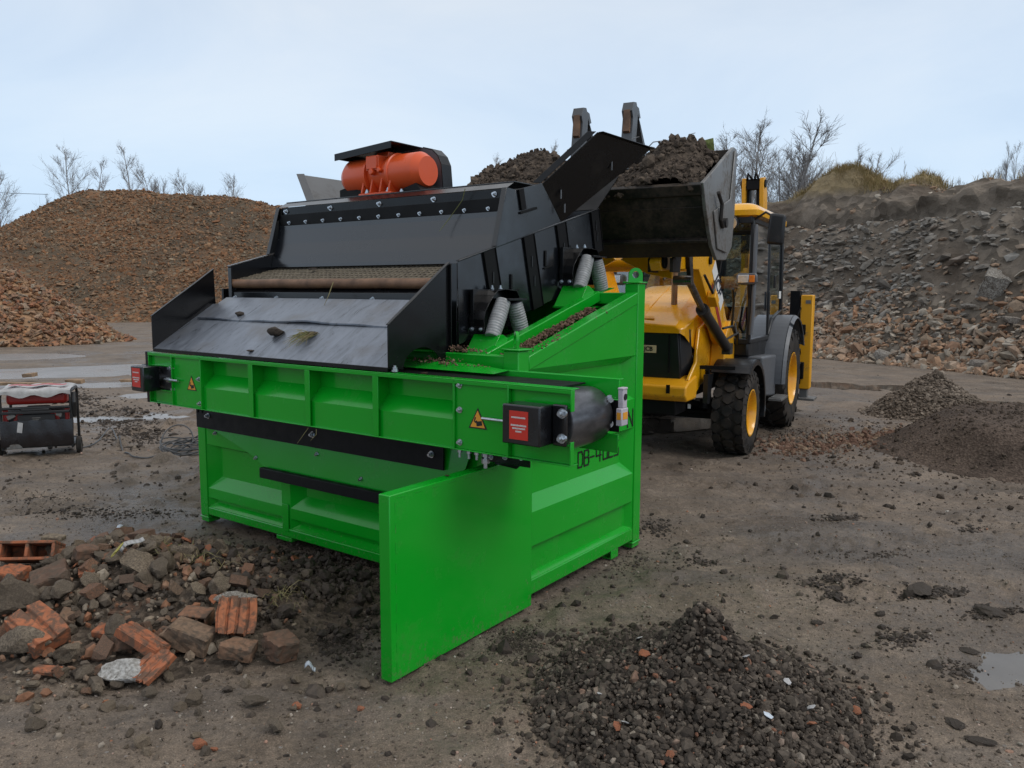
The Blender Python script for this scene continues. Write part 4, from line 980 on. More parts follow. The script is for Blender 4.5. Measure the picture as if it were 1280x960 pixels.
# --- springs and their brackets
def spring(p, q, r, name, parent):
    p, q = Vector(p), Vector(q); d = q - p; ln = d.length; n = 14; prof = []
    for i in range(n * 4 + 1):
        t = i / (n * 4); prof.append((r * (1 + .07 * abs(sin(t * n * pi))) * (1 + .10 * sin(t * pi)), t * ln))
    mb = S(); mb.lathe([(0, 0)] + prof + [(0, ln)], p, d, 22); return mb.build(name, M['spring'], parent, angle=60)
def spring_set(bc, zc, ac, parent):
    """pair of springs in an inverted V below a curved black bracket on the side plate"""
    spring((ac, bc - .03, zc + .01), (ac - .015, bc - .165, zc - .205), .044, 'spring', parent)
    spring((ac, bc + .085, zc + .0), (ac - .015, bc + .155, zc - .215), .046, 'spring', parent)
    mb = S(); n = 10
    def curve(pts, a0, a1):
        for (p, q) in zip(pts[:-1], pts[1:]):
            mb.slab([(a0, *p), (a1, *p), (a1, *q), (a0, *q)], .006)
    c1 = [(bc + .02, zc + .085), (bc - .06, zc + .075), (bc - .10, zc + .045), (bc - .145, zc + .00), (bc - .185, zc - .05), (bc - .20, zc - .10), (bc - .195, zc - .145), (bc - .20, zc - .19)]
    curve(c1, ac + .02, ac + .135)
    c2 = [(bc + .06, zc + .075), (bc + .14, zc + .07), (bc + .17, zc + .03), (bc + .215, zc - .02), (bc + .225, zc - .08), (bc + .205, zc - .14), (bc + .205, zc - .18)]
    curve(c2, ac + .02, ac + .135)
    mb.box(ac - .06, ac + .13, bc - .05, bc + .14, zc + .012, zc + .026)
    mb.box(ac + .10, ac + .125, bc - .20, bc + .22, zc - .16, zc + .08)
    b = mb.build('spring_bracket', M['black'], SCR, bevel=.002)
    for x in (ac + .045, ac + .11): bolt((x, bc + .0, zc + .088), (0, 0, 1), b, .75)
    for x in (ac + .045, ac + .11): bolt((x, bc - .2, zc - .16), (0, -1, .1), b, .8)
    # green saddle
    mb = S()
    z0 = zc - .30
    mb.prism([(ac - .08, bc - .28, z0 - .03), (ac - .08, bc - .17, zc - .19), (ac - .08, bc - .14, zc - .19), (ac - .08, bc + .03, z0 + .03)], (.006, 0, 0))
    mb.quad((ac - .08, bc - .28, z0 - .03), (ac - .08, bc - .165, zc - .19), (ac + .12, bc - .165, zc - .19), (ac + .12, bc - .28, z0 - .03))
    mb.quad((ac - .08, bc - .165, zc - .19), (ac + .12, bc - .165, zc - .19), (ac + .12, bc - .03, z0 + .03), (ac - .08, bc - .03, z0 + .03))
    mb.quad((ac - .08, bc - .03, z0 + .05), (ac + .12, bc - .03, z0 + .05), (ac + .12, bc + .25, z0 + .10), (ac - .08, bc + .25, z0 + .10))
    mb.box(ac - .10, ac + .12, bc - .30, bc + .25, z0 - .045, z0 - .03)
    mb.build('spring_saddle', M['green'], SCR, bevel=.002)
spring_set(.46, 1.735, .42, SCR); spring_set(1.47, 2.035, .42, SCR)
spring_set(.46, 1.735, 2.94, SCR); spring_set(1.45, 2.035, 2.94, SCR)

# --- vibrator motor with its guard
mc = (1.87, .92, 2.672)
mb = S(); ax = (1, 0, 0); L_ = .405
for s_ in (-1, 1):
    mb.lathe([(0, L_), (.105, L_), (.138, L_ - .05), (.142, L_ - .06), (.142, .13), (.152, .125), (.152, .105), (.10, .10)], mc, (s_, 0, 0), 40)
mb.lathe([(.118, -.11), (.128, -.07), (.128, .07), (.118, .11)], mc, ax, 32)
mot = mb.build('vibrator_motor', M['orange'], SCR, angle=28)
mb = S()
mb.box(mc[0] - .17, mc[0] + .17, mc[1] - .15, mc[1] + .13, 2.512, 2.53)
for da in (-.14, -.05, .05, .14): mb.prism([(mc[0] + da - .008, mc[1] - .15, 2.53), (mc[0] + da - .008, mc[1] + .13, 2.53), (mc[0] + da - .008, mc[1] + .10, 2.70), (mc[0] + da - .008, mc[1] - .105, 2.70)], (.016, 0, 0))
mb.box(mc[0] - .045, mc[0] + .085, mc[1] - .15, mc[1] + .02, 2.69, 2.80); mb.box(mc[0] - .035, mc[0] + .075, mc[1] - .16, mc[1] - .149, 2.70, 2.79); mb.box(mc[0] - .06, mc[0] + .06, mc[1] - .06, mc[1] + .08, 2.79, 2.835)
mb.cyl((mc[0] + .02, mc[1] - .12, 2.68), (mc[0] + .02, mc[1] - .17, 2.68), .022, n=14); mb.cyl((mc[0] - .05, mc[1] - .11, 2.69), (mc[0] - .05, mc[1] - .16, 2.69), .018, n=14)
mb.build('motor_foot', M['orange'], mot, bevel=.005)
for da in (-.12, .10): bolt((mc[0] + da, mc[1] - .125, 2.535), (0, 0, 1), mot, 1.1)
ol = [(2.28, 2.845), (1.66, 2.885), (1.57, 2.862), (1.51, 2.81), (1.475, 2.74), (1.455, 2.52)]
mb = S()
for (p, q) in zip(ol[1:-1], ol[2:]): mb.slab([(p[0], 1.078, p[1]), (q[0], 1.078, q[1]), (q[0], 1.19, q[1]), (p[0], 1.19, p[1])], .008)
mb.slab([(2.28, .76, 2.845), (1.68, .76, 2.885), (1.68, 1.19, 2.885), (2.28, 1.19, 2.845)], .008); mb.slab([(2.28, .76, 2.844), (1.68, .76, 2.884), (1.68, .76, 2.832), (2.28, .76, 2.792)], .006); mb.slab([(2.28, .765, 2.844), (2.28, 1.19, 2.844), (2.28, 1.19, 2.805), (2.28, .765, 2.805)], .006)
guard = mb.build('motor_guard', M['black'], SCR, bevel=.002, angle=50)
mb = S(); mb.prism([(2.20, 1.082, 2.835), (1.66, 1.082, 2.877), (1.575, 1.082, 2.855), (1.517, 1.082, 2.805), (1.482, 1.082, 2.735), (1.463, 1.082, 2.52), (2.05, 1.082, 2.52), (2.15, 1.082, 2.78)], (0, .006, 0)); mb.build('guard_back', M['grey_plastic'], guard)
mb = S(); mb.prism([(2.30, .82, 2.512), (2.06, .82, 2.512), (2.06, .82, 2.56), (2.2, .82, 2.60), (2.30, .82, 2.58)], (0, .25, 0)); mb.prism([(1.66, .82, 2.512), (1.44, .82, 2.512), (1.50, .82, 2.58), (1.62, .82, 2.55)], (0, .25, 0)); mb.build('motor_cradle', M['matt_black'], guard, bevel=.003)
bolt((1.62, .80, 2.515), (0, 0, 1), guard, 1.1); bolt((1.44, 1.0, 2.515), (0, 0, 1), guard, 1.1)

# --- earth lying in and on the machine (things of their own, in the machine's own axes but at top level)
cS, sS = cos(SY), sin(SY)
def m2w(a, b, z): 
    a = np.asarray(a, float); b = np.asarray(b, float); z = np.asarray(z, float)
    return np.stack([.0337 - a * cS + b * sS, 4.3031 + a * sS + b * cS, z + 0 * a], -1)
aa, bb = np.meshgrid(np.arange(.35, 2.95, .05), np.arange(.12, 1.42, .05)); zz = 1.22 + .33 * np.exp(-((aa - .95) ** 2 / .25 + (bb - 1.05) ** 2 / .12)) + .12 * np.exp(-((aa - 2.1) ** 2 / .3 + (bb - .8) ** 2 / .2)) + .10 * fbm(aa * 4, bb * 4, 4, 3)
p = m2w(aa, bb, zz); i = np.arange(aa.size).reshape(aa.shape)
Fq = np.stack([i[:-1, :-1], i[:-1, 1:], i[1:, 1:], i[1:, :-1]], -1).reshape(-1, 4)
tag(mesh_np('sifted_soil', p.reshape(-1, 3), Fq, M['soil_red'], smooth=True), kind='stuff')
CL = [rock_np(200 + i, 1, 4, .22) for i in range(6)]
def crumbs(name, pts, lo, hi, mat): tag(scatter(name, CL, np.asarray(pts), RNG.uniform(lo, hi, len(pts)), mat, RNG), kind='stuff')
q = []
for _ in range(1300): b = RNG.uniform(.18, 1.2); a_ = .288 - abs(RNG.normal(0, .045)); q.append(m2w(a_, b, 1.366 + b * .27 + RNG.uniform(-.012, .010)))
for _ in range(160): b = RNG.uniform(.15, 1.3); q.append(m2w(RNG.uniform(.0, .08), b, 1.420 + b * .2573 + .004))
for _ in range(170): q.append(m2w(RNG.normal(.47, .09), RNG.uniform(.02, .10), 1.455 + abs(RNG.normal(0, .012))))
for _ in range(110): q.append(m2w(RNG.normal(.55, .10), RNG.uniform(-.13, .02), 1.395 + abs(RNG.normal(0, .014))))
for _ in range(50): q.append(m2w(RNG.uniform(.12, .5), RNG.uniform(-.12, -.06), 1.392 + abs(RNG.normal(0, .004))))
q = np.asarray(q); tag(scatter('soil_crumbs', CL, q, np.clip(RNG.lognormal(math.log(.0048), .5, len(q)), .002, .016), M['red_clods'], RNG), kind='stuff')
def rest(px, name, sc, mat, label, cat, seed, rot=0):
    V, F = rock_np(seed, 2, 3, .20, (1, .8, .6)); o = mesh_np(name, V, F, mat); o.location = px; o.scale = sc; o.rotation_euler = (0, 0, rot); tag(o, label, cat); return o
def onslide(a, b, up=0): return tuple(m2w(a, b, 1.392 + (b + .455) * .635 + up))
rest(onslide(1.72, -.27, .034), 'earth_clod', (.058, .050, .056), M['clod'], 'dark earth clod on the slide plate left of the wilted grass tuft', 'clod', 31)
rest(onslide(2.33, -.10, .020), 'earth_clod', (.036, .03, .034), M['clod'], 'small clod high on the left of the slide plate', 'clod', 32)
rest(onslide(1.78, -.42, .008), 'earth_clod', (.026, .018, .010), M['clod'], 'flat clod fragment near the lower lip of the slide plate', 'clod', 33)
rest(m2w(.42, .0, 1.478), 'earth_clod', (.026, .02, .03), M['soil_red'], 'pale brown clod beside the black chute on the green rail', 'clod', 34)
rest(m2w(.28, -.45, 1.378), 'earth_clod', (.02, .014, .011), M['soil_red'], 'ochre crumb on the top edge of the conveyor frame', 'clod', 35)
rest(m2w(-.0, -.60, .903), 'brick_crumb', (.016, .012, .006), M['soil_red'], 'red crumb lying on the top edge of the wing plate', 'crumb', 36)
rest(m2w(2.2, .45, 1.962), 'earth_clod', (.035, .03, .02), M['clod'], 'clod of earth lying on the wire mesh', 'clod', 37)
mb = MB(); base = Vector(onslide(1.40, -.27, .02))
for k in range(60):
    a = random.gauss(0, .55) + 2.55; ln = random.uniform(.05, .17); q0 = base + Vector((random.gauss(0, .025), random.gauss(0, .02), random.uniform(-.005, .02)))
    dr = Vector(onslide(1.40 + .5 * sin(a), -.27 + .5 * cos(a))) - Vector(onslide(1.40, -.27)); dr.normalize()
    mb.tube([q0, q0 + dr * ln * .5 + Vector((0, 0, .008)), q0 + dr * ln + Vector((random.gauss(0, .02), random.gauss(0, .02), .002))], [.0018, .0015, .0007], 4)
gt = mb.build('wilted_grass_tuft', M['straw'], smooth=False); tag(gt, 'wilted grass tuft with roots on the slide plate', 'grass tuft')
V, F = rock_np(41, 2, 3, .25, (1, .8, .5)); rt_ = mesh_np('root_ball', V, F, M['clod'], gt); rt_.location = base + Vector((.01, .03, .005)); rt_.scale = (.048, .05, .03)
def stalk(pts, label, r=.0028):
    mb = MB(); mb.tube([tuple(m2w(*p)) for p in pts], [r] * (len(pts) - 1) + [r * .5], 5); tag(mb.build('dry_stalk', M['straw']), label, 'stalk')
stalk([(.86, .60, 2.47), (.90, .62, 2.40), (1.0, .60, 2.28), (1.05, .56, 2.20)], 'dry stalk caught over the bolted front beam')
stalk([(1.56, .08, 1.86), (1.58, .06, 1.78), (1.59, .02, 1.70)], 'thin dry stalk hanging over the mesh roller')
stalk([(1.17, -.48, 1.0), (1.2, -.49, .96), (1.25, -.50, .90)], 'dry stem hanging off the rubber strip under the conveyor', .002)
stalk([(1.10, -.48, 1.0), (1.09, -.49, .97), (1.13, -.50, .93)], 'second shorter dry stem hanging off the rubber strip', .002)
# ------------------------------------------------------------------ backhoe loader (x forward, y to its left, z up; origin under the front axle)
BTH = .49377832
BH = empty('backhoe_loader', (1.81325, 9.28445, 0), -(pi / 2 + BTH))
tag(BH, 'yellow backhoe loader lifting a full bucket of soil over the green screener', 'backhoe loader')
# --- bonnet: sections along x
mb = MB()
def hood(x, hw, z0, z1, ch):   # half width, bottom, top, chamfer
    return [(x, -hw, z0), (x, -hw, z1 - ch), (x, -hw + ch * 1.5, z1), (x, 0, z1 + .02), (x, hw - ch * 1.5, z1), (x, hw, z1 - ch), (x, hw, z0)]
secs = [hood(.93, .43, 1.38, 1.455, .04), hood(.88, .46, 1.35, 1.488, .05), hood(.55, .47, 1.20, 1.625, .10), hood(.15, .49, 1.10, 1.765, .12), hood(-.20, .50, 1.05, 1.86, .12), hood(-.42, .50, 1.05, 1.88, .12)]
V = [p for s in secs for p in s]; k = 7
F = [(i * k + j, i * k + j + 1, (i + 1) * k + j + 1, (i + 1) * k + j) for i in range(len(secs) - 1) for j in range(k - 1)] + [tuple(range(k))[::-1], tuple((len(secs) - 1) * k + j for j in range(k))]
mb.add(V, F)
bon = mb.build('bonnet', M['yellow'], BH, bevel=.012, angle=25)
mb = MB(); mb.slab([(.80, -.10, 1.5505), (.80, .10, 1.5505), (.86, .12, 1.527), (.86, -.12, 1.527)], .004); mb.build('bonnet_recess', M['yellow_dirty'], bon)
# front grille
mb = MB()
mb.prism([(.915, -.40, 1.38), (.915, .40, 1.38), (.895, .43, .90), (.895, -.43, .90)], (-.10, 0, .0))
for sy in (-1, 1): mb.prism([(.88, sy * .40, 1.37), (.70, sy * .462, 1.42), (.60, sy * .475, .96), (.86, sy * .42, .92)], (0, sy * .012, 0))
gr = mb.build('grille', M['dark_plastic'], bon, bevel=.012)
mb = MB(); mb.box(.914, .918, .30, .315, .96, 1.36); mb.box(.914, .918, -.315, -.30, .96, 1.36); mb.build('grille_seam', M['matt_black'], gr)
mb = MB(); mb.box(.912, .924, .0, .17, 1.165, 1.245); bd = mb.build('badge', M['cream'], gr, bevel=.003)
def text_obj(txt, size, mat, parent, M4, bold=.0, shear=0.0, name='lettering'):
    cu = bpy.data.curves.new(name, 'FONT'); cu.body = txt; cu.size = size; cu.align_x = 'CENTER'; cu.align_y = 'CENTER'; cu.offset = bold; cu.shear = shear; cu.extrude = .001; cu.fill_mode = 'FRONT'
    t = bpy.data.objects.new('tmp_text', cu); COL.objects.link(t); bpy.context.view_layer.update()
    me = bpy.data.meshes.new_from_object(t.evaluated_get(bpy.context.evaluated_depsgraph_get())); bpy.data.objects.remove(t)
    me.transform(M4); me.materials.clear(); me.materials.append(mat)
    o = bpy.data.objects.new(name, me); COL.objects.link(o); o.parent = parent; return o
def frame4(o, x, y):
    o, x, y = Vector(o), Vector(x).normalized(), Vector(y).normalized(); z = x.cross(y)
    return Matrix(((x.x, y.x, z.x, o.x), (x.y, y.y, z.y, o.y), (x.z, y.z, z.z, o.z), (0, 0, 0, 1)))
text_obj('JCB', .062, M['ink'], bd, frame4((.9255, .085, 1.206), (0, 1, 0), (0, 0, 1)), .002)
for pts in ([(.56, .474, 1.20), (.55, .474, 1.52)], [(.16, .494, 1.12), (.15, .494, 1.65)], [(.86, -.02, 1.512), (.5, -.02, 1.668), (-.1, -.02, 1.862)]):
    mb = MB()
    for p_, q_ in zip(pts[:-1], pts[1:]): mb.bar(p_, q_, .006, .006)
    mb.build('panel_seam', M['yellow_dirty'], bon)
# nose, counterweight and side cheeks
mb = MB()
mb.prism([(1.06, -.56, .68), (1.12, -.56, .74), (1.11, -.56, .84), (1.0, -.56, .885), (.70, -.56, .93), (.70, -.56, .68)], (0, 1.12, 0))
nose = mb.build('front_counterweight', M['yellow_dirty'], BH, bevel=.02, seg=3)
mb = MB()
for sy in (-1, 1):
    mb.prism([(.698, sy * .545, .72), (.96, sy * .545, .90), (.66, sy * .535, 1.06), (.50, sy * .515, 1.42), (-.05, sy * .515, 1.55), (-.42, sy * .515, 1.55), (-.42, sy * .515, .95), (.10, sy * .53, .84), (.50, sy * .545, .80)], (0, -sy * .04, 0))
mb.build('side_cheek', M['yellow'], BH, bevel=.012)
mb = MB(); mb.box(1.142, 1.150, .36, .40, .77, .86); mb.box(1.142, 1.15, -.40, -.36, .77, .86); mb.build('tie_down_slot', M['matt_black'], nose)
# chassis, axles
mb = MB(); mb.box(-3.3, .69, -.36, .36, .62, .93); mb.box(.60, 1.0, -.42, .42, .52, .695); mb.box(-.12, .14, -.72, .72, .38, .56); mb.cyl((-2.17, -.75, .66), (-2.17, .75, .66), .14); mb.box(-.3, .3, -.25, .25, .45, .64)
mb.bar((.30, .30, .60), (.10, .66, .50), .06, .06); mb.cyl((.22, -.62, .47), (.22, .62, .47), .03)
ch = mb.build('chassis', M['matt_black'], BH, bevel=.01)
mb = MB(); mb.bar((.42, .50, .63), (.12, .70, .62), .09, .03); mb.build('axle_bracket', M['worn_steel'], ch)
mb = MB(); mb.box(.60, .604, .44, .47, .55, .60); mb.build('serial_plate', M['white'], ch)
# --- wheels
def wheel(x, y, R, w, rimr, kind, side, label=None):
    root = empty('wheel', (x, y, R - .012)); root.parent = BH
    if label: root['label'] = label
    mb = MB(); h = w / 2
    prof = [(rimr, -h * .80), (rimr + .02, -h * .92), (rimr + (R - rimr) * .45, -h * 1.02), (R - .075, -h * .97), (R - .035, -h * .86), (R - .028, -h * .4), (R - .026, 0), (R - .028, h * .4), (R - .035, h * .86), (R - .075, h * .97), (rimr + (R - rimr) * .45, h * 1.02), (rimr + .02, h * .92), (rimr, h * .80)]
    mb.lathe(prof, (0, 0, 0), (0, 1, 0), 56)
    def P(ang, yy, r): return (r * cos(ang), yy, r * sin(ang))
    if kind == 'block':      # interlocking hexagonal blocks
        nb = 22
        for row, (yc, hw, st) in enumerate(((-h * .68, h * .29, 0), (0, h * .33, .5), (h * .68, h * .29, 0))):
            for i in range(nb):
                a0 = 2 * pi * (i + st) / nb; da = 2 * pi / nb
                hexp = [(-.44, .22), (-.2, 1), (.2, 1), (.44, .22), (.44, -.22), (.2, -1), (-.2, -1), (-.44, -.22)]
                Vb = [P(a0 + ha * da * 1.02, yc + hy * hw * .96, R - .034) for ha, hy in hexp] + [P(a0 + ha * da * .98, yc + hy * hw * .9, R - (.0 if row == 1 else .006)) for ha, hy in hexp]
                mb.add(Vb, [tuple(range(8, 16))] + [(q, (q + 1) % 8, 8 + (q + 1) % 8, 8 + q) for q in range(8)])
        for sgn in (-1, 1):  # shoulder lugs
            for i in range(nb):
                a0 = 2 * pi * (i + .5) / nb; da = 2 * pi / nb * .30
                Vb = [P(a0 - da, sgn * h * .86, R - .03), P(a0 + da, sgn * h * .86, R - .03), P(a0 + da, sgn * h * 1.0, R - .09), P(a0 - da, sgn * h * 1.0, R - .09)]
                Vb += [P(a0 - da, sgn * h * .90, R - .008), P(a0 + da, sgn * h * .90, R - .008), P(a0 + da * .8, sgn * h * 1.05, R - .10), P(a0 - da * .8, sgn * h * 1.05, R - .10)]
                mb.add(Vb, [(4, 5, 6, 7), (0, 1, 5, 4), (1, 2, 6, 5), (2, 3, 7, 6), (3, 0, 4, 7)])
    else:                    # slanted bar lugs
        nb = 18
        for sgn in (-1, 1):
            for i in range(nb):
                a0 = 2 * pi * (i + (.5 if sgn > 0 else 0)) / nb; sk = .34; w2 = .065
                y0, y1 = -sgn * h * .12, sgn * h * .98
                pts = [(a0 - w2, y0), (a0 + w2, y0), (a0 + sk + w2, y1), (a0 + sk - w2, y1)]
                Vb = [P(a, yy, R - .034 - (.02 if abs(yy) > h * .5 else 0)) for a, yy in pts] + [P(a + (.012 if q in (0, 3) else -.012), yy, R - (.012 if abs(yy) > h * .5 else 0)) for q, (a, yy) in enumerate(pts)]
                ye = sgn * h * 1.05
                Vb += [P(a0 + sk + w2 + .03, ye, R - .11), P(a0 + sk - w2 + .03, ye, R - .11)]
                mb.add(Vb, [(4, 5, 6, 7), (0, 1, 5, 4), (1, 2, 6, 5), (3, 0, 4, 7), (7, 6, 8, 9)])
    mb.build('tyre', M['tyre'], root, angle=30)
    mb = MB(); o = side
    mb.lathe([(rimr + .012, o * h * .95), (rimr - .004, o * h * .96), (rimr - .012, o * h * .90), (rimr - .03, o * h * .70), (rimr - .035, o * h * .45), (rimr - .06, o * h * .30), (rimr * .45, o * h * .22), (rimr * .42, o * h * .30), (.02, o * h * .30)], (0, 0, 0), (0, 1, 0), 48)
    mb.lathe([(rimr + .012, -o * h * .9), (rimr - .02, -o * h * .7), (rimr - .03, o * h * .2)], (0, 0, 0), (0, 1, 0), 32)
    rim = mb.build('rim', M['yellow'], root, angle=35)
    mb = MB(); mb.lathe([(rimr * .46, o * h * .26), (rimr * .44, o * h * .44), (rimr * .30, o * h * .50), (rimr * .26, o * h * .62), (.01, o * h * .63)], (0, 0, 0), (0, 1, 0), 24)
    for i in range(10): t = 2 * pi * i / 10; mb.cyl((rimr * .62 * cos(t), o * h * .24, rimr * .62 * sin(t)), (rimr * .62 * cos(t), o * h * .36, rimr * .62 * sin(t)), .013, n=6)
    mb.build('hub', M['matt_black'], root)
    return root
wheel(0, .83, .478, .36, .255, 'block', 1, 'front wheel with a blocky tread'); wheel(0, -.83, .478, .36, .255, 'block', -1)
wheel(-2.17, .88, .672, .44, .345, 'bar', 1, 'large rear wheel with slanted lugs'); wheel(-2.17, -.88, .672, .44, .345, 'bar', -1)
# front mudguards
for sy in (-1, 1):
    mb = MB(); R = .585; an = [radians(128 - 5.2 * i) for i in range(28)]
    def fp(a, yy, r=R): return (-r * cos(a) * 1.0, yy, .47 + r * sin(a))
    for p, q in zip(an[:-1], an[1:]):
        mb.slab([fp(p, sy * .62), fp(p, sy * 1.03), fp(q, sy * 1.03), fp(q, sy * .62)], .012)
        mb.slab([fp(p, sy * 1.03), fp(p, sy * 1.03, R - .05), fp(q, sy * 1.03, R - .05), fp(q, sy * 1.03)], .012)
    mb.prism([(.36, sy * .60, .93), (.60, sy * .60, .93), (.60, sy * .60, .62), (.50, sy * .60, .60)], (0, sy * .05, 0))
    mb.build('front_mudguard', M['dark_plastic'], BH, bevel=0, angle=40, weld=.002)
mb = MB(); mb.bar((.36, .62, .50), (.52, .62, .98), .04, .05); mb.bar((.52, .50, 1.0), (.45, .90, 1.0), .04, .04); mb.bar((.50, .56, .60), (.36, .62, .58), .04, .1); mb.build('mudguard_stay', M['matt_black'], BH)
# tank, battery box and step between the wheels
mb = MB(); mb.prism([(-.62, .50, .58), (-1.42, .50, .50), (-1.42, .50, 1.03), (-.52, .50, 1.06)], (0, .50, 0)); tk = mb.build('side_tank', M['grey_plastic'], BH, bevel=.03, seg=3)
mb = MB(); mb.box(-1.42, -.95, 1.0, 1.16, .49, .52); mb.box(-1.38, -1.0, 1.02, 1.14, .521, .53); mb.build('step', M['worn_steel'], tk, bevel=.004)
mb = MB(); mb.prism([(-.62, -.50, .58), (-1.42, -.50, .50), (-1.42, -.50, 1.03), (-.52, -.50, 1.06)], (0, -.50, 0)); mb.build('side_tank', M['grey_plastic'], BH, bevel=.03)
# rear mudguards
for sy in (-1, 1):
    mb = MB(); R = .84; an = [radians(150 * i / 29) for i in range(30)]
    def rp(a, yy, r=R): return (-2.17 + r * cos(a) * .98 + .02, yy, .66 + r * sin(a))
    for p, q in zip(an[:-1], an[1:]):
        mb.slab([rp(p, sy * .55), rp(p, sy * 1.08), rp(q, sy * 1.08), rp(q, sy * .55)], .014)
        mb.slab([rp(p, sy * 1.08), rp(p, sy * 1.12, R - .035), rp(q, sy * 1.12, R - .035), rp(q, sy * 1.08)], .014)
    mb.build('rear_mudguard', M['grey_plastic'], BH, bevel=0, angle=50, weld=.002)
# --- cab
cab = empty('cab', (0, 0, 0)); cab.parent = BH
ZR = 2.66; CW = .85
mb = MB()
mb.prism([(-.42, -CW, 1.06), (-.40, -CW, 1.24), (-1.60, -CW, 1.24), (-1.75, -CW, 1.42), (-2.45, -CW, 1.55), (-2.45, -CW, 1.20), (-1.5, -CW, .98)], (0, 2 * CW, 0))
mb.build('cab_base', M['dark_plastic'], cab, bevel=.025)
mb = MB()
for sy in (-1, 1):
    y = sy * CW
    mb.bar((-.40, y, 1.22), (-.47, y * .985, ZR), .045, .065, (1, 0, 0)); mb.bar((-1.52, y, 1.22), (-1.50, y * .985, ZR), .035, .05, (1, 0, 0)); mb.bar((-2.42, y, 1.45), (-2.36, y * .985, ZR), .05, .07, (1, 0, 0))
    mb.bar((-.45, y * .985, ZR - .02), (-2.40, y * .985, ZR - .02), .05, .07); mb.bar((-.40, y, 1.24), (-1.52, y, 1.24), .05, .06)
    mb.bar((-1.52, y, 1.26), (-1.75, y, 1.46), .05, .05); mb.bar((-1.75, y, 1.46), (-2.4, y, 1.56), .05, .05)
for x, z in ((-.40, 1.24), (-.46, ZR - .02)): mb.bar((x, -CW, z), (x, CW, z), .06, .07)
mb.bar((-2.37, -CW, ZR - .02), (-2.37, CW, ZR - .02), .06, .07); mb.bar((-2.42, -CW, 1.55), (-2.42, CW, 1.55), .06, .07)
fr = mb.build('cab_frame', M['dark_plastic'], cab, bevel=.012)
mb = MB(); mb.tube([(-.36, CW + .03, 1.32), (-.37, CW + .045, 1.6), (-.42, CW + .035, 2.45), (-.47, CW + .02, 2.58)], .024, 10); mb.build('grab_rail', M['grey_plastic'], fr)  # grey lightened to stand for the reflection along the pillar
mb = MB(); mb.quad((-.385, -CW + .05, 1.27), (-.385, CW - .04, 1.27), (-.455, CW - .045, ZR - .05), (-.455, -CW + .05, ZR - .05)); mb.build('windscreen', M['glass'], cab, smooth=False)
for sy in (-1, 1):
    mb = MB(); y = sy * (CW + .002)
    mb.quad((-.44, y, 1.27), (-1.49, y, 1.27), (-1.475, y * .985, ZR - .05), (-.505, y * .985, ZR - .05)); mb.build('door_glass', M['glass'], cab, smooth=False)
    mb = MB(); mb.quad((-1.56, y, 1.31), (-1.76, y, 1.50), (-2.39, y, 1.60), (-2.33, y * .985, ZR - .05), (-1.54, y * .985, ZR - .05)); mb.build('side_glass', M['glass'], cab, smooth=False)
mb = MB(); mb.quad((-2.42, -CW + .05, 1.60), (-2.42, CW - .05, 1.60), (-2.37, CW - .05, ZR - .05), (-2.37, -CW + .05, ZR - .05)); mb.build('rear_glass', M['glass'], cab, smooth=False)
# roof
mb = MB(); out = []
for (ins, z) in ((.02, 2.66), (-.035, 2.69), (-.04, 2.75), (0.0, 2.805), (.07, 2.835), (.35, 2.86)):
    x0, x1, y = -.40 - ins, -2.26 + ins, .88 - ins; c = .10
    out.append([(x0, y - c, z), (x0 - c * .3, y - c * .3, z), (x0 - c, y, z), (x1 + c, y, z), (x1, y - c, z), (x1, -y + c, z), (x1 + c, -y, z), (x0 - c, -y, z), (x0 - c * .3, -y + c * .3, z), (x0, -y + c, z)])
V = [p for o in out for p in o]; k = 10
F = [(i * k + j, i * k + (j + 1) % k, (i + 1) * k + (j + 1) % k, (i + 1) * k + j) for i in range(len(out) - 1) for j in range(k)] + [tuple(range(k))[::-1], tuple((len(out) - 1) * k + j for j in range(k))]
mb.add(V, F); mb.prism([(-.38, -.30, 2.70), (-.38, .30, 2.70), (-.38, .38, 2.64), (-.38, -.38, 2.64)], (-.06, 0, 0))
roof = mb.build('cab_roof', M['yellow'], cab, angle=40)
mb = MB()
for y in (.62, -.62): mb.cyl((-.42, y, 2.625), (-.30, y, 2.60), .080, n=20)
mb.box(-.44, -.40, -.84, .84, 2.60, 2.69)
wl = mb.build('work_light_housing', M['dark_plastic'], roof, bevel=.008)
for y in (.62, -.62): mb = MB(); mb.cyl((-.302, y, 2.60), (-.292, y, 2.598), .070, n=20); mb.build('work_light', M['lamp'], wl)
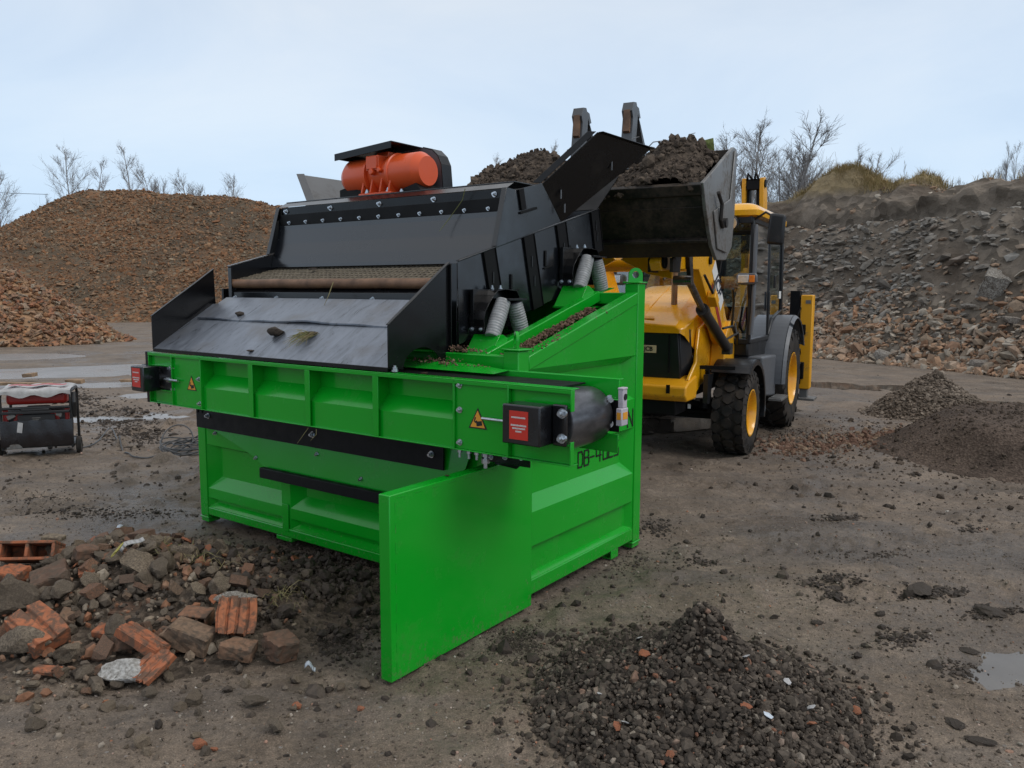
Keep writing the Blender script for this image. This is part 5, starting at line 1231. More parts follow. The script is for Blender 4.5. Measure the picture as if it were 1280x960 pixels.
for sy in (-1, 1):
    root_m = empty('mirror', (0, 0, 0)); root_m.parent = cab
    mb = MB(); mb.prism([(-.40, sy * 1.00, 2.36), (-.40, sy * 1.19, 2.34), (-.40, sy * 1.21, 2.68), (-.40, sy * 1.03, 2.71)], (-.06, 0, 0)); mb.build('mirror_shell', M['dark_plastic'], root_m, bevel=.03, seg=3)
    mb = MB(); mb.tube([(-.46, sy * .85, 2.64), (-.44, sy * .98, 2.72), (-.43, sy * 1.08, 2.66)], .014, 8); mb.build('mirror_arm', M['dark_plastic'], root_m)
    lp_ = empty('headlamp', (0, 0, 0)); lp_.parent = cab
    mb = MB(); mb.prism([(-.33, sy * .72, 1.90), (-.33, sy * .91, 1.90), (-.33, sy * .93, 1.93), (-.33, sy * .93, 2.00), (-.33, sy * .91, 2.03), (-.33, sy * .72, 2.03), (-.33, sy * .70, 2.00), (-.33, sy * .70, 1.93)], (-.07, 0, 0)); mb.build('lamp_housing', M['grey_plastic'], lp_, bevel=.012)
    mb = MB(); mb.box(-.329, -.318, min(sy * .72, sy * .84), max(sy * .72, sy * .84), 1.92, 2.01); mb.build('lamp_lens', M['lamp'], lp_, bevel=.01)
    mb = MB(); mb.box(-.329, -.318, min(sy * .845, sy * .91), max(sy * .845, sy * .91), 1.925, 2.005); mb.build('indicator_lens', M['amber'], lp_, bevel=.01)
    mb = MB(); mb.bar((-.36, sy * .84, 1.90), (-.42, sy * .84, 1.70), .03, .03); mb.build('lamp_bracket', M['dark_plastic'], lp_)
# inside: seat, console, wheel, vest
mb = MB(); mb.box(-1.75, -1.25, -.26, .26, 1.45, 1.60); mb.prism([(-1.70, -.25, 1.6), (-1.56, -.25, 1.6), (-1.68, -.22, 2.25), (-1.80, -.22, 2.25)], (0, .47, 0)); mb.box(-1.6, -1.4, -.15, .15, 1.2, 1.45); mb.build('seat', M['seat'], cab, bevel=.04)
mb = MB(); mb.prism([(-.45, -.32, 1.26), (-.62, -.32, 1.26), (-.72, -.32, 1.75), (-.60, -.32, 1.80)], (0, .64, 0)); mb.box(-.9, -2.2, -.80, -.6, 1.26, 1.60); mb.box(-2.3, -1.9, -.8, .8, 1.3, 1.62); mb.build('console', M['dark_plastic'], cab, bevel=.02)
mb = MB(); c = Vector((-.86, 0, 1.86)); ax = Vector((.45, 0, .89)).normalized(); u = Vector((0, 1, 0)); v_ = ax.cross(u)
mb.tube([c + (u * cos(t) + v_ * sin(t)) * .19 for t in [2 * pi * i / 24 for i in range(25)]], .016, 8, False); mb.bar(c - u * .18, c + u * .18, .03, .02); mb.tube([c, (-.66, 0, 1.7)], .03, 8); mb.build('steering_wheel', M['dark_plastic'], cab)
mb = MB(); mb.prism([(-.52, .32, 1.45), (-.52, .46, 1.45), (-.52, .45, 1.72), (-.52, .33, 1.72)], (-.03, 0, 0)); mb.build('vest', M['hivis'], cab, bevel=.01)
mb = MB(); mb.tube([(-.375, .30, 1.98), (-.372, .44, 1.96), (-.378, .50, 1.93)], .010, 6); mb.tube([(-.37, .47, 1.96), (-.375, .50, 2.05), (-.405, .53, 2.38)], .007, 6); mb.obox((-.37, .43, 1.95), (.03, .12, .04)); mb.build('wiper', M['ink'], cab)
for q_ in (((-1.80, CW + .02, 1.95), (.10, .02, .16)), ((-1.45, CW + .02, 1.7), (.04, .02, .24))): mb = MB(); mb.obox(*q_); mb.build('door_handle', M['dark_plastic'], cab, bevel=.004)
mb = MB(); mb.obox((-2.28, CW + .008, 1.78), (.16, .002, .10)); mb.build('cab_sticker', M['white'], cab)
mb = MB(); mb.obox((-.46, CW - .1, 1.31), (.01, .13, .04)); mb.build('cab_plate', M['switch'], cab)
# --- exhaust
M['stack'] = simple('tan_exhaust_pipe', (.30, .22, .15), .5, .5, (.18, .12, .08), 8, .1)
mb = MB(); mb.tube([(.42, .20, 1.60), (.42, .20, 2.12), (.40, .20, 2.16)], .034, 16); mb.build('exhaust_stack', M['stack'], BH)
# --- loader arms
def arm(sy):
    y0 = sy * .60
    poly = [(-.38, 1.28), (-.26, 1.10), (.137, 1.26), (1.10, 2.03), (1.40, 2.03), (2.30, 1.99), (2.36, 2.06), (2.30, 2.15), (1.40, 2.20), (.95, 2.26), (.50, 2.22), (-.127, 1.51), (-.36, 1.44)]
    mb = MB(); mb.prism([(x, y0 - .05, z) for x, z in poly], (0, .10, 0)); a = mb.build('loader_arm', M['yellow'], BH, bevel=.008)
    o = sy
    if sy > 0:
        x0, z0, x1, z1 = .11, 1.66, .53, 2.09
        dx, dz = x1 - x0, z1 - z0; l = sqrt(dx * dx + dz * dz); ex, ez = dx / l, dz / l; nx, nz = -ez, ex
        def lp2(u, w): return (x0 + ex * u * l + nx * w, y0 + .052, z0 + ez * u * l + nz * w)
        mb = MB(); mb.prism([lp2(0.0, -.085), lp2(1.0, -.085), lp2(1.0, .085), lp2(.0, .085)], (0, .0015, 0)); pl = mb.build('logo_plate', M['white'], a)
        c_ = lp2(.5, 0); text_obj('JCB', .200, M['blueblack'], pl, frame4((c_[0], c_[1] + .002, c_[2]), (-ex, 0, -ez), (nx, 0, nz)), .006, .25)
        def lp3(u, w): return (x0 - .02 + ex * u * l + nx * w, y0 + .0515, z0 - .02 + ez * u * l + nz * w)
        mb = MB(); mb.prism([lp3(-.25, -.22), lp3(.85, -.22), lp3(.85, -.14), lp3(-.25, -.14)], (0, .0015, 0)); dc = mb.build('red_decal', M['red_decal'], a)
    for x, z, r in ((.70, 2.14, .045), (-.26, 1.30, .07), (1.45, 2.12, .05), (2.26, 2.07, .06)): mb = MB(); mb.cyl((x, y0 - .065 * sy, z), (x, y0 + .07 * sy, z), r, n=16); mb.build('pivot_pin', M['matt_black'], a)
    # lift cylinder
    yc = sy * .75
    mb = MB(); mb.cyl((.25, yc, 1.21), (1.28, yc, 1.63), .055, n=18); mb.cyl((1.24, yc, 1.613), (1.31, yc, 1.642), .064, n=18); mb.obox((.20, yc, 1.19), (.14, .09, .12)); cy = mb.build('lift_cylinder', M['hydraulic'], BH)
    mb = MB(); mb.cyl((1.28, yc, 1.63), (1.78, yc, 1.90), .033, n=14); mb.cyl((1.80, yc - .14 * sy, 1.915), (1.80, yc + .03 * sy, 1.915), .045, n=14); mb.build('cylinder_rod', M['chrome'], cy)
    # bucket lever and link
    mb = MB(); mb.prism([(1.56, y0 + .052 * sy, 2.40), (1.64, y0 + .052 * sy, 2.40), (1.58, y0 + .052 * sy, 2.05), (1.50, y0 + .052 * sy, 1.88), (1.43, y0 + .052 * sy, 1.90), (1.47, y0 + .052 * sy, 2.08)], (0, .04 * sy, 0)); mb.build('tilt_lever', M['bucket_dark'], BH, bevel=.006)
    mb = MB(); mb.bar((1.58, y0 + .11 * sy, 2.38), (1.90, y0 + .11 * sy, 2.40), .04, .08); mb.bar((1.56, y0 - .09 * sy, 2.36), (.3, y0 - .09 * sy, 2.08), .06, .06); mb.build('tilt_link', M['yellow_dirty'], BH, bevel=.006)
    return a
arm(1); arm(-1)
mb = MB(); mb.cyl((1.10, -.55, 2.10), (1.10, .55, 2.10), .085, n=20); mb.prism([(1.66, .545, 2.20), (1.66, .10, 2.17), (1.66, .02, 2.12), (1.66, .30, 1.98), (1.66, .545, 1.93)], (-.05, 0, 0)); mb.prism([(1.66, -.545, 2.20), (1.66, -.10, 2.17), (1.66, -.02, 2.12), (1.66, -.30, 1.98), (1.66, -.545, 1.93)], (-.05, 0, 0)); mb.build('cross_tube', M['yellow'], BH, bevel=.008)
mb = MB(); mb.tube([(.40, .74, 1.42), (.2, .80, 1.44), (-.08, .78, 1.30), (-.2, .70, 1.42), (-.16, .72, 1.70), (.0, .74, 1.85)], .014, 8); mb.tube([(.30, .76, 1.30), (.02, .82, 1.36), (-.18, .78, 1.22), (-.26, .72, 1.45)], .012, 8); mb.tube([(.55, .68, 1.92), (.8, .72, 1.80), (1.0, .68, 1.98)], .014, 8); mb.build('hydraulic_hose', M['ink'], BH)
mb = MB(); mb.obox((.70, .70, 1.74), (.16, .09, .10), (0, -.7, 0)); mb.build('valve_block', M['yellow_dirty'], BH, bevel=.01)
for sy in (-1, 1):
    mb = MB(); mb.prism([(-.42, sy * .53, .95), (.10, sy * .53, .95), (.02, sy * .53, 1.32), (-.16, sy * .53, 1.48), (-.42, sy * .53, 1.48)], (0, sy * .16, 0)); mb.build('arm_tower', M['yellow_dirty'], BH, bevel=.012)
# --- bucket (multi purpose, clam edge raised) : profile in x,z
BW = 1.12
bk = empty('bucket', (0, 0, 0)); bk.parent = BH
inner = [(2.88, 2.63), (2.78, 2.47), (2.58, 2.22), (2.40, 2.10), (2.10, 2.12), (1.92, 2.24), (1.86, 2.45), (1.86, 3.02)]
mb = MB()
for p, q in zip(inner[:-1], inner[1:]): mb.slab([(p[0], -BW, p[1]), (p[0], BW, p[1]), (q[0], BW, q[1]), (q[0], -BW, q[1])], .025)
mb.bar((2.86, -BW - .01, 2.60), (2.86, BW + .01, 2.60), .05, .09, (.55, 0, .83)); mb.bar((2.60, -BW, 2.225), (2.60, BW, 2.225), .05, .03, (.6, 0, .8))
mb.bar((1.87, -BW, 3.01), (1.87, BW, 3.01), .05, .07)
shell = mb.build('bucket_shell', M['bucket_dark'], bk, bevel=.006)
for sy in (-1, 1):
    mb = MB(); sp = [(2.89, 2.64), (2.78, 2.44), (2.59, 2.19), (2.40, 2.07), (2.10, 2.08), (1.90, 2.20), (1.84, 2.44), (1.84, 3.05), (1.95, 3.05)]
    mb.prism([(x, sy * BW, z) for x, z in sp], (0, sy * .03, 0)); mb.prism([(x, sy * (BW + .03), z) for x, z in [(2.60, 2.45), (2.45, 2.16), (2.14, 2.14), (1.95, 2.24), (1.90, 2.46), (1.88, 3.0), (1.95, 3.02), (2.06, 2.6)]], (0, sy * .015, 0))
    mb.build('bucket_side', M['worn_steel'], bk, bevel=.006)
mb = MB(); mb.cyl((2.3, BW + .04, 2.38), (2.3, BW + .08, 2.38), .04, n=12); mb.tube([(2.55, BW + .06, 2.60), (2.46, BW + .07, 2.52), (2.44, BW + .06, 2.40), (2.36, BW + .06, 2.34)], .016, 8); mb.build('bucket_ram', M['hydraulic'], bk)
for y in (-.7, -.5, .5, .7): mb = MB(); mb.prism([(1.98, y, 2.14), (2.24, y, 2.10), (2.24, y, 1.98), (2.02, y, 1.98)], (0, .03, 0)); mb.build('bucket_lug', M['bucket_dark'], bk, bevel=.004)
# pallet forks folded up behind the rim
for y in (.22, -.27):
    mb = MB()
    mb.prism([(2.02, y - .05, 2.86), (2.13, y - .05, 2.90), (2.06, y - .05, 3.36), (2.09, y - .05, 3.42), (2.05, y - .05, 3.50), (1.98, y - .05, 3.51), (1.93, y - .05, 3.44), (1.95, y - .05, 3.3)], (0, .10, 0))
    mb.prism([(1.90, y - .045, 3.38), (1.95, y - .045, 3.46), (1.58, y - .045, 2.90), (1.48, y - .045, 2.92)], (0, .09, 0))
    mb.prism([(1.83, y - .04, 3.40), (1.88, y - .04, 3.48), (1.96, y - .04, 3.49), (1.95, y - .04, 3.36)], (0, .08, 0))
    M['fork'] = M.get('fork') or paint('dark_fork_steel', (.085, .088, .092), .4, dirt=(.09, .065, .045), dirt_amt=.6, dscale=5, metal=.3, thr=.56)
    fk = mb.build('pallet_fork', M['fork'], bk, bevel=.008)
    mb = MB(); mb.prism([(2.075, y - .03, 3.22), (2.065, y - .03, 3.40), (2.09, y - .03, 3.43), (2.11, y - .03, 3.24)], (0, .06, 0)); mb.build('fork_tip_plate', M['rust'], fk)
# --- rear end: stabilisers, kingpost and folded boom
rear = empty('backhoe_frame', (0, 0, 0)); rear.parent = BH
mb = MB(); mb.box(-3.38, -3.18, -1.08, 1.08, .55, .80); mb.box(-3.38, -3.2, -1.08, 1.08, 1.20, 1.35); mb.build('rear_crossbeam', M['matt_black'], rear, bevel=.01)
for sy in (-1, 1):
    st = empty('stabiliser', (0, 0, 0)); st.parent = BH
    mb = MB(); mb.box(-3.42, -3.22, sy * 1.08 - .085, sy * 1.08 + .085, .40, 1.78); mb.build('stabiliser_leg', M['yellow_dirty'], st, bevel=.015)
    mb = MB(); mb.box(-3.39, -3.25, sy * 1.08 - .055, sy * 1.08 + .055, .27, .40); mb.box(-3.48, -3.14, sy * 1.08 - .17, sy * 1.08 + .17, .24, .275); mb.build('stabiliser_foot', M['worn_steel'], st, bevel=.006)
    mb = MB(); mb.box(-3.40, -3.24, sy * (1.08 - .17) - .07, sy * (1.08 - .17) + .07, 1.1, 1.84); mb.tube([(-3.22, sy * 1.0, 1.6), (-3.16, sy * .96, 1.45), (-3.2, sy * .98, 1.2)], .014, 6); mb.build('stabiliser_guide', M['matt_black'], st, bevel=.01)
    mb = MB(); mb.obox((-3.215, sy * 1.10, 1.68), (.01, .07, .05)); mb.build('stabiliser_tag', M['worn_steel'], st)
yb = .22
bm_ = empty('boom', (0, 0, 0)); bm_.parent = BH
for dy in (-.12, .14):
    mb = MB(); mb.prism([(-3.45, yb + dy - .03, .9), (-3.75, yb + dy - .03, .9), (-3.72, yb + dy - .03, 2.4), (-3.56, yb + dy - .03, 3.30), (-3.40, yb + dy - .03, 3.52), (-3.26, yb + dy - .03, 3.50), (-3.26, yb + dy - .03, 3.34), (-3.40, yb + dy - .03, 2.4)], (0, .06, 0)); mb.build('boom_plate', M['yellow_dirty'], bm_, bevel=.008)
mb = MB(); mb.cyl((-3.34, yb - .17, 3.42), (-3.34, yb + .19, 3.42), .06, n=14); mb.box(-3.44, -3.28, yb - .08, yb + .10, 3.34, 3.49); mb.box(-3.5, -3.36, yb - .15, yb - .05, 2.4, 3.42); mb.box(-3.5, -3.36, yb + .05, yb + .15, 2.4, 3.42); mb.tube([(-3.3, yb + .03, 3.47), (-3.2, yb + .06, 3.57), (-3.28, yb + .09, 3.48)], .018, 6); mb.tube([(-3.3, yb - .08, 3.47), (-3.2, yb - .05, 3.56), (-3.28, yb - .0, 3.48)], .018, 6); mb.build('boom_linkage', M['matt_black'], bm_)
mb = MB(); mb.box(-3.8, -3.45, yb - .2, yb + .2, .5, 1.1); mb.build('kingpost', M['matt_black'], bm_, bevel=.01)
# --- the load of soil, lying in the bucket
def b2w(P):
    P = np.asarray(P, float); fx, fy = -sin(BTH), -cos(BTH); lx, ly = cos(BTH), -sin(BTH)
    return np.stack([1.81325 + P[..., 0] * fx + P[..., 1] * lx, 9.28445 + P[..., 0] * fy + P[..., 1] * ly, P[..., 2]], -1)
yy, xx = np.meshgrid(np.arange(-1.10, 1.101, .03), np.arange(1.82, 2.90, .03))
u = (xx - 1.82) / 1.06
prof = 2.82 + .10 * np.sin(np.clip(u, 0, 1) * pi) - .25 * np.clip(u - .55, 0, 1) * 1.25
zz = prof + .15 * np.exp(-((yy - .80) / .35) ** 2) * np.sin(np.clip(u * 1.05, 0, 1) * pi) + .12 * np.exp(-((yy + .62) / .40) ** 2) * np.sin(np.clip(u * 1.1, 0, 1) * pi) - .15 * np.exp(-((yy - .18) / .32) ** 2) + .09 * fbm(xx * 4, yy * 4, 5, 13) + .04 * fbm(xx * 14, yy * 14, 3, 14)
zz = np.minimum(zz, 2.655 + (2.90 - xx) * 1.05 + .05 * fbm(xx * 9, yy * 9, 3, 15)); zz -= .10 * np.clip((np.abs(yy) - 1.0) / .10, 0, 1)
i = np.arange(xx.size).reshape(xx.shape); Fq = np.stack([i[:-1, :-1], i[:-1, 1:], i[1:, 1:], i[1:, :-1]], -1).reshape(-1, 4)
ld = mesh_np('bucket_load', b2w(np.stack([xx, yy, zz], -1)).reshape(-1, 3), Fq, M['soil'], smooth=True); tag(ld, kind='stuff')
n = 4200; ii = RNG.integers(0, xx.size, n); p = b2w(np.stack([xx.ravel()[ii], yy.ravel()[ii], zz.ravel()[ii]], -1)) + RNG.normal(0, .008, (n, 3))
tag(scatter('soil_lumps', CL, p, np.clip(RNG.lognormal(math.log(.012), .6, n), .005, .06), M['soil_clods'], RNG), kind='stuff')
V, F = rock_np(55, 2, 4, .22, (1, .6, .9)); so_ = mesh_np('turf_sod', V, F, M['straw']); so_.location = tuple(b2w((2.25, .98, 2.99))); so_.scale = (.085, .06, .12); so_.rotation_euler = (.3, .5, .4); tag(so_, 'yellowish turf sod standing on the soil in the raised bucket', 'sod')
V, F = rock_np(56, 2, 5, .22, (1, .8, .8)); so_ = mesh_np('soil_lump', V, F, M['clod']); so_.location = tuple(b2w((2.25, .74, 3.02))); so_.scale = (.10, .10, .085); tag(so_, 'dark lump of soil beside the turf sod in the bucket', 'clod')
mb = MB()
for (x, y, z, dx, dy, dz) in ((2.1, -1.05, 2.84, -.05, -.12, .10), (2.3, -.30, 2.95, .05, .10, .14), (2.2, .45, 3.05, 0, .12, .06), (2.2, .30, 3.05, 0, .05, .11), (2.2, .80, 3.05, 0, .05, .1), (2.1, -.45, 2.92, 0, -.1, .12), (2.5, -.9, 2.75, .1, -.08, .06)):
    p0 = b2w((x, y, z)); p1 = b2w((x + dx * .6, y + dy * .5, z + dz * .9)); p2 = b2w((x + dx * 1.5, y + dy * 1.6, z + dz * 1.0)); mb.tube([p0, p1, p2], [.006, .005, .003], 5)
tag(mb.build('roots', M['bark'], smooth=False), kind='stuff')
# ------------------------------------------------------------------ generator, cable, planks
def gp(px, py, z=0.0):
    a = np.array(px2w(px, py, 1.0)); o = np.array([0, 0, CAMH]); t = (z - CAMH) / (a[2] - CAMH); return tuple(o + (a - o) * t)
g0 = gz(-5.06, 8.62)
GE = empty('generator', (-5.17, 8.60, g0), .36)
tag(GE, 'red and black portable generator on wheels with a white cloth over its top', 'generator')
GE.scale = (.80, .78, 1.0)
mb = MB(); w, d_, h_ = .41, .29, .70
for x in (-w, w):
    mb.tube([(x, -d_, .10), (x, -d_, h_ - .06), (x, -d_ + .05, h_), (x, d_ - .05, h_), (x, d_, h_ - .06), (x, d_, .10), (x, -d_, .10)], .018, 10)
for y in (-d_, d_):
    for z in (.12, .53): mb.tube([(-w, y, z), (w, y, z)], .016, 10)
mb.box(-w, w, -d_, d_, .10, .125); mb.tube([(-w, 0, h_), (w, 0, h_)], .016, 8)
mb.build('generator_frame', M['gen_frame'], GE)
mb = MB(); mb.box(-.36, .36, -.22, .22, .56, .69); mb.build('fuel_tank', M['gen_red'], GE, bevel=.04, seg=3)
mb = MB(); mb.box(-.37, .02, -.20, .20, .15, .50); mb.cyl((.02, 0, .32), (.37, 0, .32), .17, n=24); mb.box(-.12, .16, -.24, -.18, .40, .55); mb.build('engine', M['gen_frame'], GE, bevel=.02)
mb = MB()
for x in (-.22, .18): mb.prism([(x - .08, -.245, .36), (x + .10, -.245, .36), (x + .03, -.245, .48), (x - .01, -.245, .48)], (0, .05, 0))
mb.box(-.40, -.34, -.25, -.2, .36, .52); mb.box(.33, .38, -.25, -.2, .36, .52); mb.build('red_housing', M['gen_red'], GE, bevel=.01)
mb = MB(); n = 14; P = [[(-.41 + .82 * i / n, yy, .205 + .012 * sin(i * 1.3) * k + .0 * k) for i in range(n + 1)] for k, yy in ((1, -.335), (.3, -.325))]
rows = [(-.318, .40), (-.332, .28), (-.338, .17), (-.33, .12)]
for (y0, z0), (y1, z1) in zip(rows[:-1], rows[1:]):
    for i in range(n):
        def q(k, y, z): x = -.425 + .85 * k / n; return (x, y + .008 * sin(k * 1.9 + z * 20), z + .006 * sin(k * 2.3))
        mb.quad(q(i, y0, z0), q(i + 1, y0, z0), q(i + 1, y1, z1), q(i, y1, z1))
gpan = mb.build('plastic_sheet', M['gen_panel'], GE, weld=.004, angle=70)
mb = MB(); mb.obox((-.19, -.343, .33), (.06, .004, .11), (0, .18, 0)); mb.build('paper_tag', M['tarp'], gpan)
mb = MB(); mb.bar((-.40, -.32, .485), (.40, -.32, .485), .03, .03); mb.box(-.17, .16, -.335, -.30, .50, .525); mb.box(-.22, .22, -.31, -.28, .37, .46); mb.build('control_panel', M['gen_frame'], GE, bevel=.006)
mb = MB(); mb.box(-.05, .05, -.3125, -.3105, .42, .43); mb.box(-.05, .03, -.3125, -.3105, .40, .408); mb.build('panel_marks', M['worn_steel'], GE)
mb = MB(); mb.obox((-.29, -.31, .45), (.10, .02, .05), (0, -.4, 0)); mb.obox((.27, -.31, .46), (.07, .02, .06), (0, .4, 0)); mb.box(-.36, -.18, -.335, -.30, .10, .15); mb.build('metal_clip', M['worn_steel'], GE, bevel=.006)
mb = MB(); n, m_ = 18, 8
def cl_(i, j):
    x = -.42 + .84 * i / n; k = j / m_
    if k < .35: y = -.33; z = .675 + .058 * (k / .35) + .018 * sin(i * .9) * (1 - k / .35) - .02 * sin(pi * i / n) * (1 - k / .35)
    else: y = -.33 + .62 * (k - .35) / .65; z = .735 + .012 * sin(i * .8 + j)
    return (x, y + .006 * sin(i * 1.7), z)
for i in range(n):
    for j in range(m_): mb.quad(cl_(i, j), cl_(i + 1, j), cl_(i + 1, j + 1), cl_(i, j + 1))
ctp = mb.build('white_cloth', M['tarp'], GE, angle=70, weld=.004)
mb = MB()
for i in range(12):
    a = [( -.34 + .68 * k / 12, yv, .762 + .006 * sin(k)) for k in (i, i + 1) for yv in (-.16, .02)]
    mb.quad(a[0], a[2], a[3], a[1])
mb.build('red_stripe', M['gen_red'], ctp)
for x in (-.475, .475):
    wh = empty('wheel', (x, -.20, .095)); wh.parent = GE
    mb = MB(); mb.lathe([(.05, -.028), (.085, -.03), (.097, -.018), (.097, .018), (.085, .03), (.05, .028)], (0, 0, 0), (1, 0, 0), 24, closed=True); mb.build('tyre', M['tyre'], wh)
    mb = MB(); mb.lathe([(.0, .022), (.052, .02), (.052, -.02), (.0, -.022)], (0, 0, 0), (1, 0, 0), 20); mb.build('rim', M['worn_steel'], wh)
mb = MB(); mb.tube([(.44, -.25, .42), (.46, -.30, .58), (.45, -.26, .68)], .03, 10); mb.build('folding_handle', M['gen_frame'], GE)
mb = MB(); mb.tube([(-.44, -.25, .42), (-.46, -.30, .58), (-.45, -.26, .68)], .03, 10); mb.build('folding_handle', M['gen_frame'], GE)
# cable to the coil
def onground(pts, up): return [(x, y, gz(x, y) + up + u) for x, y, u in pts]
mb = MB()
pts = [gp(102, 562), gp(118, 556), gp(132, 545), gp(140, 541), gp(150, 558), gp(162, 571), gp(185, 574), gp(205, 569), gp(218, 572)]
P = [(p[0], p[1], 0) for p in pts]
def cat(pts, k=6):
    out = []; n = len(pts)
    for i in range(n - 1):
        p0, p1, p2, p3 = [Vector(pts[max(0, min(n - 1, j))]) for j in (i - 1, i, i + 1, i + 2)]
        for s_ in range(k):
            t = s_ / k; out.append(.5 * ((2 * p1) + (-p0 + p2) * t + (2 * p0 - 5 * p1 + 4 * p2 - p3) * t * t + (-p0 + 3 * p1 - 3 * p2 + p3) * t ** 3))
    out.append(Vector(pts[-1])); return out
sp = cat(P); mb.tube([(p.x, p.y, gz(p.x, p.y) + .012 + (.05 if 8 < i < 24 else 0) * sin((i - 8) / 16 * pi)) for i, p in enumerate(sp)], .0075, 6)
c = gp(232, 566); rc = random.Random(9)
for k in range(11):
    r_ = rc.uniform(.16, .30); ox, oy = c[0] + rc.gauss(0, .06), c[1] + rc.gauss(0, .06); ph = rc.uniform(0, 6.28); el = rc.uniform(.75, 1.15); hgt = rc.uniform(.02, .13); tl = rc.uniform(-.12, .16); ph2 = rc.uniform(0, 6.28)
    mb.tube([(ox + r_ * cos(t + ph), oy + r_ * el * sin(t + ph), max(gz(ox, oy) + .008, gz(ox, oy) + hgt + tl * sin(t + ph2))) for t in [2 * pi * i / 30 * 1.06 for i in range(31)]], .0075, 6)
tag(mb.build('cable_coil', M['cable']), 'tangled coil of grey cable on the mud running to the generator', 'cable')
def block(pt, size, rot, mat, name, label, cat_, group=None, seed=1, bev=.004):
    V, F = brick_np(seed, size, 1, min(size) * .03, 4); o = mesh_np(name, V, F, mat); o.location = pt; o.rotation_euler = rot; tag(o, label, cat_, group); return o
for k, (px, py, sz, rz, lab) in enumerate(((20, 478, (1.1, .09, .05), -.10, 'long pale plank behind the generator'), (38, 471, (.45, .16, .07), -.55, 'short brown plank end sticking up behind the generator'), (52, 479, (.55, .10, .05), .1, 'brown board lying behind the white cloth of the generator'), (95, 478, (.34, .14, .07), -.05, 'dark wooden block by the puddle right of the generator'), (160, 474, (.30, .12, .05), .3, 'small reddish board lying at the puddle edge'), (30, 482, (.8, .08, .04), -.25, 'narrow pale lath behind the generator'))):
    p = gp(px, py, .1); block((p[0], p[1], gz(p[0], p[1]) + .09 + .05 * (k in (1, 3))), sz, (.1, -.10 * (k == 1), rz), M['wood'], 'plank', lab, 'plank', 'planks behind the generator', 400 + k)

# ------------------------------------------------------------------ heaps on the right
def cone_heap(name, cx, cy, rx, ry, H, cell, mat, seed, fn=None, na=.10):
    ax2 = np.arange(cx - rx * 1.5, cx + rx * 1.5, cell); ay2 = np.arange(cy - ry * 1.5, cy + ry * 1.5, cell); x, y = np.meshgrid(ax2, ay2)
    def hz(x, y):
        r = np.hypot((x - cx) / rx, (y - cy) / ry) + .12 * vn(x * 2.2 / rx, y * 2.2 / ry, seed)
        z = (fn(r) if fn else np.maximum(0, 1 - r)) * H
        return z + na * H * fbm(x * 5 / rx, y * 5 / ry, 3, seed + 1) * np.clip(z / H * 4, 0, 1) - .03 * (r > 1.05)
    return x, y, hz
def heap(name, cx, cy, rx, ry, H, cell, mat, n, lo, hi, smat, seed, fn=None, sub=0, jitter=.01, spread=1.15, stray=.16):
    x, y, hz = cone_heap(name, cx, cy, rx, ry, H, cell, mat, seed, fn)
    Zc = hz(x, y) + GZ(x, y) - .012; i = np.arange(x.size).reshape(x.shape)
    tri = np.concatenate([np.stack([i[:-1, :-1], i[:-1, 1:], i[1:, 1:]], -1).reshape(-1, 3), np.stack([i[:-1, :-1], i[1:, 1:], i[1:, :-1]], -1).reshape(-1, 3)])
    core = mesh_np(name, np.stack([x.ravel(), y.ravel(), Zc.ravel()], 1), tri, mat, smooth=True); tag(core, kind='stuff')
    rad = np.sqrt(RNG.uniform(0, 1, n)) * spread; an = RNG.uniform(0, 2 * pi, n); px_ = cx + rx * rad * np.cos(an); py_ = cy + ry * rad * np.sin(an)
    k = (hz(px_, py_) > .004) | (RNG.uniform(0, 1, n) < stray); px_, py_ = px_[k], py_[k]
    pz = np.maximum(hz(px_, py_), 0) + GZ(px_, py_) + RNG.uniform(-.2, 1, len(px_)) * jitter
    sc = np.clip(RNG.lognormal(math.log(lo), hi, len(px_)), lo * .4, lo * 3.2)
    V = [rock_np(seed * 10 + q, sub, 4, .14, (1, .85, .62)) for q in range(8)]
    tag(scatter(name + '_stones', V, np.stack([px_, py_, pz], 1), sc, smat, RNG, aniso=.3), kind='stuff'); return hz
heap('far_gravel_heap', 6.30, 11.75, .90, .80, .66, .06, M['gravel_far'], 5200, .020, .35, M['gravel_far'], 31, lambda r: np.maximum(0, 1 - r) * .96 + .06 * np.exp(-r * 3), 0)
sx, sy = np.meshgrid(np.arange(3.6, 10.5, .06), np.arange(6.6, 12.5, .06))
def soilz(x, y):
    e = (np.abs(x - 6.85) / 2.6) ** 2.6 + (np.abs(y - 8.75) / 1.75) ** 2.6; r = e ** (1 / 2.6) + .09 * fbm(x * .9, y * .9, 3, 35)
    return .43 * smooth(1.02, .66, r) + .03 * fbm(x * 3, y * 3, 4, 36) * smooth(1.05, .8, r) - .05 * (r > 1.02)
szz = soilz(sx, sy) + GZ(sx, sy) * .6; i = np.arange(sx.size).reshape(sx.shape); Fq = np.stack([i[:-1, :-1], i[:-1, 1:], i[1:, 1:], i[1:, :-1]], -1).reshape(-1, 4)
M['sieved'] = mound_mat('sieved_brown_soil', [(0, (.060, .044, .034)), (.5, (.085, .062, .048)), (1, (.12, .09, .07))], 1.5, 45, .8, .012)
tag(mesh_np('sieved_soil_heap', np.stack([sx.ravel(), sy.ravel(), szz.ravel()], 1), Fq, M['sieved'], smooth=True), kind='stuff')
n = 5500; x = RNG.normal(6.0, 1.7, n); y = RNG.normal(9.0, 1.2, n); z = np.maximum(soilz(x, y), 0) + GZ(x, y) * np.where(soilz(x, y) > 0, .6, 1)
tag(scatter('soil_grains', CL, np.stack([x, y, z], 1), np.clip(RNG.lognormal(math.log(.011), .55, n), .005, .045), M['soil_clods'], RNG), kind='stuff')
